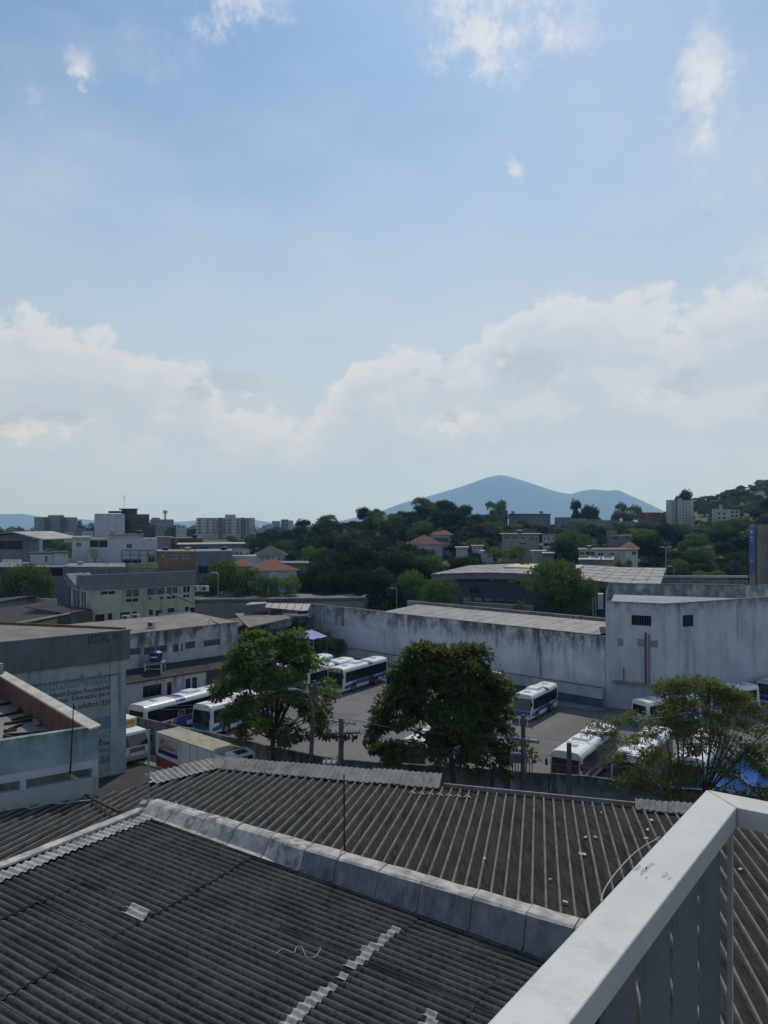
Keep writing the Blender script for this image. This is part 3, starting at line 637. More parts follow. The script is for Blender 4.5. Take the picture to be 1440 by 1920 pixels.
nl = Vector((-e2.y, e2.x))
def par(s, off, z): p = C0 + e2 * s + nl * off; return (p.x, p.y, z)
pb = MB().hexa([par(.02, .02, 14.452), par(10.2, .02, 14.452), par(10.2, .24, 14.452), par(.02, .24, 14.452)], [par(.02, .02, 15.225), par(10.2, .02, 15.225), par(10.2, .24, 15.225), par(.02, .24, 15.225)]).build('brick_parapet', m_brick, tq)
MB().hexa([par(-.12, -.03, 15.302), par(10.25, -.03, 15.302), par(10.25, .29, 15.24), par(-.12, .29, 15.24)], [par(-.12, -.03, 15.36), par(10.25, -.03, 15.36), par(10.25, .29, 15.30), par(-.12, .29, 15.30)]).build('coping', m_coping, tq)
MB().hexa([(*(C0 + e2 * 10 + e1 * .1), 14.45), (*(C0 + e2 * 10 + e1 * 9), 14.45), (*(C0 + e2 * 10.25 + e1 * 9), 14.45), (*(C0 + e2 * 10.25 + e1 * .1), 14.45)], [(*(C0 + e2 * 10 + e1 * .1), 15.7), (*(C0 + e2 * 10 + e1 * 9), 15.7), (*(C0 + e2 * 10.25 + e1 * 9), 15.7), (*(C0 + e2 * 10.25 + e1 * .1), 15.7)]).build('back_wall', m_turq, tq)
MB().hexa([(*(C0 + e1 * 2.62 + e2 * .7), 14.45), (*(C0 + e1 * 3.1 + e2 * .7), 14.45), (*(C0 + e1 * 3.1 + e2 * 1.1), 14.45), (*(C0 + e1 * 2.62 + e2 * 1.1), 14.45)], [(*(C0 + e1 * 2.62 + e2 * .7), 15.05), (*(C0 + e1 * 3.1 + e2 * .7), 15.05), (*(C0 + e1 * 3.1 + e2 * 1.1), 15.05), (*(C0 + e1 * 2.62 + e2 * 1.1), 15.05)]).build('chimney_stub', m_brick, tq)
for i, (a, b) in enumerate([((0, 1342), (44, 1333)), ((0, 1321), (30, 1315)), ((22, 1350), (61, 1341)), ((8, 1357), (62, 1349)), ((18, 1367), (41, 1357)), ((8, 1370), (30, 1369)), ((8, 1378), (105, 1371)), ((8, 1379), (27, 1384)), ((33, 1334), (40, 1324))]):
    p, q = PZ(*a, 14.5), PZ(*b, 14.5 + .02 * (i % 3))
    single(MB().bar(p, q, .085, .07), 'roof_plank', m_plank, 'dark rotten plank lying on the bare roof of the turquoise building', 'plank', 'planks strewn on the bare roof')
single(MB().bar(PZ(64, 1350, 14.5), PZ(71, 1358, 14.52), .13, .07), 'metal_scrap', m_steel, 'bright metal offcut at the foot of the brick parapet', 'scrap')
t_ = thing('rusty_mast', 'thin dark mast strapped to the turquoise wall', 'mast', P(130, 1460, 21.3))
MB().tube([P(131, 1456, 21.3), P(133, 1425, 21.3), P(138, 1318, 21.3)], [.03, .02, .014], 8).build('pole', m_black, t_)
MB().bar(P(130, 1452, 21.35), P(144, 1463, 21.1), .07, .07).build('drain_pipe', M('grey_pvc', (.35, .34, .31), None, 2, .6), t_)

# ------------------------------------------------------------------ school building with the painted sign wall
IB = (-22.0, 65.6); IA = (-36.5, 51.9)
sb = thing('school_building', 'school with grey corrugated cladding and a painted white sign wall', 'building', (-34, 64, 0))
dI, LI = wdir(IA, IB)
def ip(px, py, out=0.):
    s, z = on_wall(IA, IB, px, py); return wpt(IA, IB, s, z, out), s, z
mb = MB(); facade(mb, IA, IB, 0, 9.9, []); IC = (-34.6 - 4, 69.5 + 1.2); mb2 = mb
facade(mb, IB, (-22.3, 66.2), 0, 11.9, []); facade(mb, (-22.3, 66.2), IC, 0, 11.9, [])
mb.build('wall', m_turqpale, sb)
s0, s1 = on_wall(IA, IB, -30)[0], on_wall(IA, IB, 217)[0]
MB().hexa([wpt(IA, IB, s0, .4, .012), wpt(IA, IB, s1, .4, .012), wpt(IA, IB, s1, 8.35, .012), wpt(IA, IB, s0, 8.35, .012)], [wpt(IA, IB, s0, .4, .03), wpt(IA, IB, s1, .4, .03), wpt(IA, IB, s1, 8.35, .03), wpt(IA, IB, s0, 8.35, .03)]).build('sign_panel', m_signwhite, sb)
for a, b in (((s0, 8.36), (s1 + .12, 8.5)),): MB().hexa([wpt(IA, IB, a[0], a[1], .004), wpt(IA, IB, b[0], a[1], .004), wpt(IA, IB, b[0], b[1], .004), wpt(IA, IB, a[0], b[1], .004)], [wpt(IA, IB, a[0], a[1], .10), wpt(IA, IB, b[0], a[1], .10), wpt(IA, IB, b[0], b[1], .10), wpt(IA, IB, a[0], b[1], .10)]).build('drip_moulding', m_concrete, sb)
MB().hexa([wpt(IA, IB, LI - 1.35, 0, .005), wpt(IA, IB, LI, 0, .005), wpt(IA, IB, LI, 9.6, .005), wpt(IA, IB, LI - 1.35, 9.6, .005)], [wpt(IA, IB, LI - 1.35, 0, .09), wpt(IA, IB, LI, 0, .09), wpt(IA, IB, LI, 9.6, .09), wpt(IA, IB, LI - 1.35, 9.6, .09)]).build('pilaster', m_turqpale, sb)
# cladding sheets
cl = MB(); n = 8; pr = [(k * .125, .0 if k % 2 else .075) for k in range(n + 1)]
for (xa, ya), (xb, yb) in zip(pr, pr[1:]): cl.face([(xa, -ya, 0), (xb, -yb, 0), (xb, -yb, 2.35), (xa, -ya, 2.35)])
clm = cl.mesh('cladding_sheet', m_clad); oS = Vector(OFF[sb.name]); k = 0; s = LI - .97
while s > -.2:
    share(clm, 'cladding_sheet', sb, wpt(IA, IB, s, 9.68, .34 + .004 * (k % 2)) - oS, (0, 0, atan2(dI.y, dI.x)), (1, 1, 1)); s -= 1.; k += 1
MB().hexa([wpt(IA, IB, 0, 9.62, .02), wpt(IA, IB, LI + .25, 9.62, .02), wpt(IA, IB, LI + .25, 9.62, .28), wpt(IA, IB, 0, 9.62, .28)], [wpt(IA, IB, 0, 12.0, .02), wpt(IA, IB, LI + .25, 12.0, .02), wpt(IA, IB, LI + .25, 12.0, .28), wpt(IA, IB, 0, 12.0, .28)]).build('cladding_frame', m_clad, sb)
MB().hexa([wpt(IA, IB, 0, 12.03, .02), wpt(IA, IB, LI + .3, 12.03, .02), wpt(IA, IB, LI + .3, 12.03, .44), wpt(IA, IB, 0, 12.03, .44)], [wpt(IA, IB, 0, 12.17, .02), wpt(IA, IB, LI + .3, 12.17, .02), wpt(IA, IB, LI + .3, 12.17, .44), wpt(IA, IB, 0, 12.17, .44)]).build('eave_flashing', m_greyfascia, sb)
MB().prism([IA, IB, (-22.3, 66.2), IC], 11.9, 12.05).build('roof', m_slabbrown, sb)
MB().bar((-22.2, 66.15, 12.12), (IC[0], IC[1], 12.2), .18, .2).build('roof_edge', M('rusty_edge', (.14, .08, .06), (.10, .06, .05), 2, .8), sb)
def wall_text(s, px0, px1, py, mat, parent=sb, h=None, bold=0., A=IA, B=IB, out=.034, shear=0.):
    a, sa = wpt(A, B, *on_wall(A, B, px0, py), out), on_wall(A, B, px0)[0]; wd = on_wall(A, B, px1)[0] - sa
    me = text_mesh(s, 1., mat, 'lettering', bold, 1., shear); xs = [v.co.x for v in me.vertices]; x0, x1 = min(xs), max(xs); kx = wd / (x1 - x0); ks = h or kx
    for v in me.vertices: v.co.x = (v.co.x - x0) * kx; v.co.y *= ks
    d, _ = wdir(A, B); return share(me, 'lettering', parent, a - Vector(OFF[parent.name]), (radians(90), 0, atan2(d.y, d.x)))
m_ink = M('faded_black_lettering', (.035, .042, .055), (.06, .07, .085), 3, .9); m_inkgreen = M('faded_green_lettering', (.13, .25, .22), (.17, .29, .27), 3, .9); m_inkpale = M('faded_grey_lettering', (.20, .25, .27), None, 3, .9)
wall_text('InstitutoAnalice', 62, 214, 1300, m_inkgreen, h=1.5, bold=.02)
wall_text('Infantil-Ensino Fundamental', 92, 210, 1309.5, m_ink, h=.56, bold=.014)
wall_text('Profissional, Educação para', 66, 206, 1324.5, m_ink, h=.54, bold=.014)
wall_text('jovens e adultos (EJA)', 97, 213, 1337, m_ink, h=.62, bold=.014)
wall_text('VEZ!', 181, 214, 1387, m_inkpale, h=.75, bold=.01)
wall_text('EM', 184, 191, 1393.5, m_ink, h=.42, bold=.02)
wall_text('DO TRABALHO', 184, 214, 1399.5, m_ink, h=.42, bold=.02)
wall_text('(SUPERVISIONADO)', 184, 214, 1412, m_inkpale, h=.42, bold=.015)
wall_text('ESCOLAR', 189, 210, 1424, m_ink, h=.34, bold=.015)
wall_text('(SÁBADO)', 184, 211, 1433, m_ink, h=.45, bold=.015)
h = rect(IA, IB, 135, 1343, 216.4, 1371); _, zb = on_wall(IA, IB, 200, 1367); _, za = on_wall(IA, IB, 200, 1343)
MB().hexa([wpt(IA, IB, h[0], zb, .031), wpt(IA, IB, h[1], zb, .031), wpt(IA, IB, h[1], za, .031), wpt(IA, IB, h[0], za, .031)], [wpt(IA, IB, h[0], zb, .036), wpt(IA, IB, h[1], zb, .036), wpt(IA, IB, h[1], za, .036), wpt(IA, IB, h[0], za, .036)]).build('blue_sign_band', M('faded_blue_band', (.14, .20, .30), (.20, .27, .33), 1.5, .9), sb)
wall_text('26-0127', 180, 212, 1357, m_inkpale, h=.7, bold=.01, out=.04)
# spray tag on the cladding
wall_text('VITDAL', 161, 202, 1207, m_ink, h=1.15, bold=.03, out=.40, shear=.25); wall_text('300', 205, 224, 1198, m_ink, h=.7, bold=.02, out=.40, shear=.3)
# alley roof between the two
single(MB().prism([(-15.5, 40), (-12, 44), (-17.5, 52), (-22, 47)], 2.9, 3.1), 'lean_to_roof', m_darkroof, 'low dark lean-to roof in the alley below the turquoise building', 'roof')

# ------------------------------------------------------------------ walls of the yard
Bb = Vector((.728, -.686)); Aa = Vector((.686, .728))
W0 = Vector((-12.1, 124.5)); LWALL = 51.7; ZW = 8.25
def wl(t, off=0.): p = W0 + Bb * t + Aa * off; return (p.x, p.y)        # off > 0: behind the wall
lw = thing('long_boundary_wall', 'tall stained white wall along the far side of the bus yard', 'wall', (*wl(LWALL / 2), 0))
k = 0; t = 0.
for t0, t1 in ((0, 16.4), (16.4, 33), (33, LWALL)):
    MB().prism([wl(t0 + .01), wl(t1 - .01), wl(t1 - .01, .3), wl(t0 + .01, .3)], 0, ZW - .02 * k).build('wall_section', m_longwall, lw); k += 1
MB().prism([wl(-.1, -.06), wl(16.4, -.06), wl(16.4, .36), wl(-.1, .36)], ZW + .002, ZW + .12).build('coping', m_concrete, lw)
MB().prism([wl(6, -.012), wl(15.2, -.012), wl(15.2, -.002), wl(6, -.002)], 2.3, 5.4).build('repainted_patch', M('fresh_white_patch', (.62, .68, .77), (.54, .60, .68), .3, .9), lw)
# sheet-metal lean-to roof behind the wall top
lr = thing('sheet_metal_roof', 'long pale sheet metal roof sloping down to the yard wall', 'roof', (*wl(34, 3), ZW))
t0, t1, n = 16.6, 51.0, 29; oL = Vector(OFF[lr.name])
for i in range(n):
    a, b = t0 + (t1 - t0) * i / n, t0 + (t1 - t0) * (i + 1) / n; sh = 1.6
    f = lambda tt, off, z: Vector((*wl(tt, off), z))
    mb = MB(); zz = .012 * (i % 2)
    for j in range(4):
        q0, q1 = a + (b - a) * j / 4 + .004, a + (b - a) * (j + 1) / 4 - (.03 if j == 3 else 0); h0 = .03 if j % 2 else 0
        mb.hexa([f(q0, -.25, ZW + .02 + zz), f(q1, -.25, ZW + .02 + zz), f(q1 + sh, 5.5, ZW + .8 + zz), f(q0 + sh, 5.5, ZW + .8 + zz)], [f(q0, -.25, ZW + .05 + zz + h0), f(q1, -.25, ZW + .05 + zz + h0), f(q1 + sh, 5.5, ZW + .83 + zz + h0), f(q0 + sh, 5.5, ZW + .83 + zz + h0)])
    mb.build('roof_sheet', m_metalroof, lr)
MB().prism([wl(16, 5.8), wl(53.2, 5.8), wl(53.2, 6.3), wl(16, 6.3)], 0, ZW + 1.25).build('back_parapet', m_concrete, lr)
# low front wall with blue dado, narrow pavement, pipes
lo = thing('low_yard_wall', 'low white wall with a dark blue painted base in front of the tall wall', 'wall', (*wl(40, -1), 0))
k = 0
for i in range(14):
    t0_ = 8 + i * 3.14; MB().prism([wl(t0_ + .02, -1.1), wl(t0_ + 3.12, -1.1), wl(t0_ + 3.12, -.9), wl(t0_ + .02, -.9)], 1.12, 2.35).build('wall_panel', m_white, lo)
    MB().prism([wl(t0_ + .02, -1.12), wl(t0_ + 3.12, -1.12), wl(t0_ + 3.12, -.9), wl(t0_ + .02, -.9)], 0, 1.115).build('painted_base', m_bluepaint, lo)
MB().prism([wl(8, -1.16), wl(52, -1.16), wl(52, -.86), wl(8, -.86)], 2.36, 2.44).build('coping', m_concrete, lo)
o = MB().prism([wl(41.5, -3.5), wl(51.5, -3.5), wl(53, -1.2), wl(41.5, -1.2)], .006, .15).build('yard_pavement', m_concrete); o['kind'] = 'structure'
p = wl(43.2, -.2); single(MB().tube([(*p, 2.5), (*p, 5.6), (p[0] - .05, p[1] - .05, 6.2), (p[0] - .25, p[1] - .2, 6.35)], .09, 8), 'vent_pipe', m_steel, 'grey vent pipe standing against the long white wall', 'pipe')

# corner block
P0, P1, PR_, BL = (25.6, 89.), (31.4, 86.), (71.2, 107.), (29.4, 101.)
bk = thing('corner_block', 'tall blue-white windowed block with an angled corner at the right of the yard', 'building', (34, 92, 0))
ZB = 12.2
bw = {0: [(1184, 1154, 1221, 1173)], 1: [(1280, 1153, 1300, 1175)]}
pts = [P0, P1, PR_, (69.5, 110.), (46, 98.2), BL]
holes = {k: [rect(pts[k], pts[k + 1], *q) for q in v] for k, v in bw.items()}
mb = MB()
for k in range(6): facade(mb, pts[k], pts[(k + 1) % 6], 0, ZB if k < 3 else 13.35, holes.get(k, []), .3)
mb.build('wall', m_block, bk)
for k in (0, 1):
    for hh in holes[k]: window(pts[k], pts[k + 1], hh, bk, m_framedark, m_glassdark, .26, .05, 7, 'barred_window')
MB().prism([(*inset([P0, P1, PR_, BL], 0, .3),), (*inset([P0, P1, PR_, BL], 1, .3),), (47.2, 94.6), (30.0, 100.4)], ZB - .35, ZB - .28).build('roof', m_slab, bk)
hp = MB(); ap = (33.2, 91.5, ZB + .35)
ring = [(26.4, 89.3, ZB - .12), (31.35, 86.75, ZB - .12), (44.5, 93.5, ZB - .12), (29.6, 99.3, ZB - .12)]
for k in range(4): hp.face([ring[k], ring[(k + 1) % 4], ap])
hp.build('hipped_roof', M('whitewashed_roof', (.25, .28, .32), (.20, .225, .26), .6, .8), bk)
cp = MB()
for a, b in ((P0, P1), (P1, PR_)): cp.bar((*a, ZB + .03), (*b, ZB + .03), .32, .1)
for a, b in ((BL, (46, 98.2)),): cp.bar((*a, 13.4), (*b, 13.4), .34, .1)
cp.build('coping', m_concrete, bk)
MB().hexa([wpt(P0, P1, .9, 2.95, .0), wpt(P0, P1, 6.3, 2.95, .0), wpt(P0, P1, 6.3, 2.95, .5), wpt(P0, P1, .9, 2.95, .5)], [wpt(P0, P1, .9, 3.2, .0), wpt(P0, P1, 6.3, 3.2, .0), wpt(P0, P1, 6.3, 3.12, .5), wpt(P0, P1, .9, 3.12, .5)]).build('ledge', m_concrete, bk)
for (px, y0, y1, w, m, nm) in ((1211, 1187, 1283, .11, M('rust_red_pipe', (.20, .05, .045), (.13, .035, .03), 2, .6), 'red_pipe'), (1217.5, 1190, 1281, .05, m_framedark, 'dark_pipe'), (1170, 1253, 1281, .05, m_framedark, 'small_pipe')):
    s, za = on_wall(P0, P1, px, y0); _, zb = on_wall(P0, P1, px, y1); MB().tube([wpt(P0, P1, s, zb, .14), wpt(P0, P1, s, za, .14), wpt(P0, P1, s - .05, za + .03, .02)], w, 8).build(nm, m, bk)
for (px0, px1, y0, y1) in ((1157, 1169, 1197, 1211), (1195, 1208, 1198, 1213), (1220, 1234, 1201, 1214)):
    hh = rect(P0, P1, px0, y0, px1, y1); MB().hexa([wpt(P0, P1, hh[0], hh[2], .002), wpt(P0, P1, hh[1], hh[2], .002), wpt(P0, P1, hh[1], hh[3], .002), wpt(P0, P1, hh[0], hh[3], .002)], [wpt(P0, P1, hh[0], hh[2], .02), wpt(P0, P1, hh[1], hh[2], .02), wpt(P0, P1, hh[1], hh[3], .02), wpt(P0, P1, hh[0], hh[3], .02)]).build('bricked_opening', M('grey_infill', (.24, .25, .27), None, 1, .9), bk)

# street-side yard wall
SWP = [(-33, 79), (-24.5, 73.2), (-10.6, 63.7), (-5.5, 60.2), (-3.3, 59.1), (1.1, 58.1), (9.36, 56.3), (14.8, 55.1), (20.7, 52.6), (31, 49.2), (44, 45)]
sw = thing('street_wall', 'mouldy grey wall between the bus yard and the street', 'wall', (-3.3, 59.1, 0))
for i, (a, b) in enumerate(zip(SWP, SWP[1:])):
    d, L = wdir(a, b); nseg = max(1, round(L / 3.0)); nx = (-d.y * .22, d.x * .22)
    for k in range(nseg):
        s, e = L * k / nseg, L * (k + 1) / nseg; p, q = (a[0] + d.x * s, a[1] + d.y * s), (a[0] + d.x * (e - .025), a[1] + d.y * (e - .025))
        MB().prism([p, q, (q[0] + nx[0], q[1] + nx[1]), (p[0] + nx[0], p[1] + nx[1])], 0, 3.0 + random.uniform(-.03, .03)).build('wall_panel', m_streetwall, sw)
wt = wall_text('Motiv', 519, 541, 1440, m_ink, sw, h=1.0, bold=.005, A=SWP[1], B=SWP[2], out=.01, shear=.3)
pk = MB()                               # picket fence posts on top behind the big tree
for i in range(14): q = xy(930 + i * 5.2, 57.4 - i * .06); pk.box((q[0] - .03, q[1] - .03, 2.0), (q[0] + .03, q[1] + .03, 4.0 + .1 * (i % 2)))
for z in (2.5, 3.5): pk.bar((*xy(930, 57.5), z), (*xy(1000, 56.6), z), .04, .06)
single(pk, 'picket_fence', m_wood, 'dark picket fence behind the street wall under the spreading tree', 'fence')

# ------------------------------------------------------------------ annex along the left of the yard
WA = Vector((-30.5, 76.9)); aa = Aa
def an(s, off=0.): p = WA + aa * s + Vector((-aa.y, aa.x)) * off; return (p.x, p.y)   # off > 0: away from the yard
ax = thing('yard_annex', 'long white two-step annex with mouldy upper wall and blue doors', 'building', (*an(14, 5), 0))
L1 = 14.9; A1, B1 = an(-2), an(L1)
wn = [rect(A1, B1, 268, 1284, 303, 1306)]; dr = [rect(A1, B1, 313, 1279, 322, 1300), rect(A1, B1, 348, 1272.5, 357, 1297), rect(A1, B1, 360, 1270, 369, 1294)]
dr = [(a, b, 1.7, min(4.2, d)) for a, b, c, d in dr]
mb = MB(); facade(mb, A1, B1, 0, 4.45, wn + dr, .2); facade(mb, B1, an(L1, 4), 0, 4.45); mb.build('lower_wall', m_white, ax)
for hh in wn: window(A1, B1, hh, ax, m_framedark, m_glassdark, .18, .08, 2)
m_bluedoor = M('blue_door', (.02, .03, .16), (.016, .024, .12), 1, .5)
for hh, m in zip(dr, (m_glassdark, m_bluedoor, m_bluedoor)): window(A1, B1, hh, ax, m_framedark, m, .15, .05, 0, 'door')
lowroof = MB().hexa([(*an(-2, -.7), 4.46), (*an(24.5, -.7), 4.46), (*an(24.5, 3.3), 5.2), (*an(-2, 3.3), 5.2)], [(*an(-2, -.7), 4.6), (*an(24.5, -.7), 4.6), (*an(24.5, 3.3), 5.35), (*an(-2, 3.3), 5.35)]).build('lower_roof', m_darkroof, ax)
MB().bar((*an(-2, 2.9), 5.32), (*an(9, 2.9), 5.34), .12, .08).build('pale_pipe', m_frame, ax)
A2, B2 = an(-1, 3.1), an(21.5, 3.1)
uw = [rect(A2, B2, *q) for q in ((243, 1215, 264, 1228), (270, 1213, 291, 1227), (294, 1210, 314, 1223), (324, 1207, 343, 1222), (347, 1203, 366, 1216), (382, 1199, 413, 1211))]
mb = MB(); facade(mb, A2, B2, 4.6, 9.05, uw, .2); facade(mb, B2, an(21.5, 13), 0, 9.05); facade(mb, an(21.5, 13), an(-1, 13), 0, 9.05); mb.build('upper_wall', m_annex, ax)
for hh in uw: window(A2, B2, hh, ax, m_concrete, M('grey_louvre', (.085, .09, .10), (.06, .065, .07), 2, .6), .18, .05, 3, 'louvre_window')
MB().hexa([(*an(-1, 3.0), 9.06), (*an(21.6, 3.0), 9.06), (*an(21.6, 13), 9.35), (*an(-1, 13), 9.35)], [(*an(-1, 3.0), 9.16), (*an(21.6, 3.0), 9.16), (*an(21.6, 13), 9.5), (*an(-1, 13), 9.5)]).build('upper_roof', m_slab, ax)
for sx in (6.4, 13.2): MB().prism([an(sx, 3.02), an(sx + .35, 3.02), an(sx + .35, 3.09), an(sx, 3.09)], 4.6, 9.0).build('pilaster', m_annex, ax)
# blue water tank on its stand
tb = Vector((*an(9.4, 1.6), 4.9)); ts = thing('tank_stand', 'white concrete stand on the annex roof under the blue tank', 'stand', tb)
for dx, dy in ((-.9, -.7), (.9, -.7), (-.9, .7), (.9, .7)): MB().box((tb.x + dx - .07, tb.y + dy - .07, 4.75), (tb.x + dx + .07, tb.y + dy + .07, 5.9)).build('leg', m_white, ts)
MB().box((tb.x - 1.1, tb.y - .85, 5.905), (tb.x + 1.1, tb.y + .85, 6.03)).build('deck', m_concrete, ts); MB().bar((tb.x - .9, tb.y - .7, 5.3), (tb.x + .9, tb.y - .7, 5.3), .08).build('brace', m_white, ts)
tk = thing('water_tank', 'dark blue plastic water tank on the annex roof', 'tank', (tb.x + .1, tb.y, 6.04))
m_tank = M('blue_tank_plastic', (.018, .03, .14), (.013, .022, .10), 1, .35)
MB().cyl((tb.x + .1, tb.y), .62, 6.04, 6.95, 20, 0, .74).build('body', m_tank, tk); MB().cyl((tb.x + .1, tb.y), .77, 6.952, 7.03, 20).cyl((tb.x + .1, tb.y), .74, 7.031, 7.21, 20, 0, .3).build('lid', m_tank, tk)
MB().box((tb.x - .25, tb.y - .725, 6.5), (tb.x + .45, tb.y - .70, 6.66)).build('label_plate', m_frame, tk)
def ac_unit(p, label, s=1., rz=0.):
    t = thing('air_conditioner', label, 'air conditioner', p, 'outdoor cooling units')
    MB().box((p[0] - .45 * s, p[1] - .18 * s, p[2] + .1), (p[0] + .45 * s, p[1] + .18 * s, p[2] + .75 * s)).build('casing', m_frame, t)
    mb = MB(); n = 16
    mb.hexa([(p[0] - .08 * s + .24 * s * cos(2 * pi * k / n), p[1] - .185 * s, p[2] + .42 * s + .24 * s * sin(2 * pi * k / n)) for k in range(n)], [(p[0] - .08 * s + .24 * s * cos(2 * pi * k / n), p[1] - .20 * s, p[2] + .42 * s + .24 * s * sin(2 * pi * k / n)) for k in range(n)]); mb.build('fan_grille', m_framedark, t)
    for dx in (-.35, .35): MB().box((p[0] + dx * s - .05, p[1] - .2 * s, p[2]), (p[0] + dx * s + .05, p[1] + .2 * s, p[2] + .098)).build('foot', m_concrete, t)
    return t
q = an(10.9, 5.0); ac_unit((q[0], q[1], 9.22), 'white cooling unit on the pale annex roof', 1.0)
fr = MB(); f0, f1 = P(371, 1177, 90), P(391, 1172, 92); fr.tube([f0, f0 + V(0, 0, .6), f1 + V(0, 0, .6), f1], .04, 6); single(fr, 'pipe_frame', m_steel, 'bent pipe frame at the edge of the annex roof', 'frame')
single(MB().bar(P(393, 1161, 96), P(415, 1172, 91), .07), 'roof_bar', m_framedark, 'dark bar lying aslant on the annex roof', 'bar')
# ------------------------------------------------------------------ buses
m_buswhite = M('bus_white_paint', (.72, .73, .73), (.64, .65, .66), .7, .35, ((.3, .3, .3), .25, 2.), spec=.5)
m_busblue = M('bus_blue_vinyl', (.022, .085, .30), (.018, .065, .24), .7, .35, spec=.5)
m_busnavy = M('bus_navy_vinyl', (.014, .03, .12), None, .7, .35, spec=.5)
m_busred = M('bus_red_vinyl', (.36, .025, .035), None, .7, .35, spec=.5)
m_busglass = M('bus_black_glass', (.010, .011, .014), (.007, .008, .01), .7, .22, spec=.35)
m_shield = M('bus_windscreen', (.022, .03, .036), (.012, .017, .022), 1.2, .06, spec=.7)
m_tyre = M('tyre_rubber', (.02, .02, .02), None, 3, .9); m_rim = M('wheel_rim', (.30, .30, .31), (.2, .2, .2), 3, .5, metal=.5)
m_led = M('amber_led_sign', (.05, .02, .005), None, 1, .6, emit=((1., .32, .04), .4)); m_lamp = M('headlamp_glass', (.5, .52, .54), None, 2, .15)
m_grey = M('roof_hatch_grey', (.36, .36, .36), None, 2, .6)

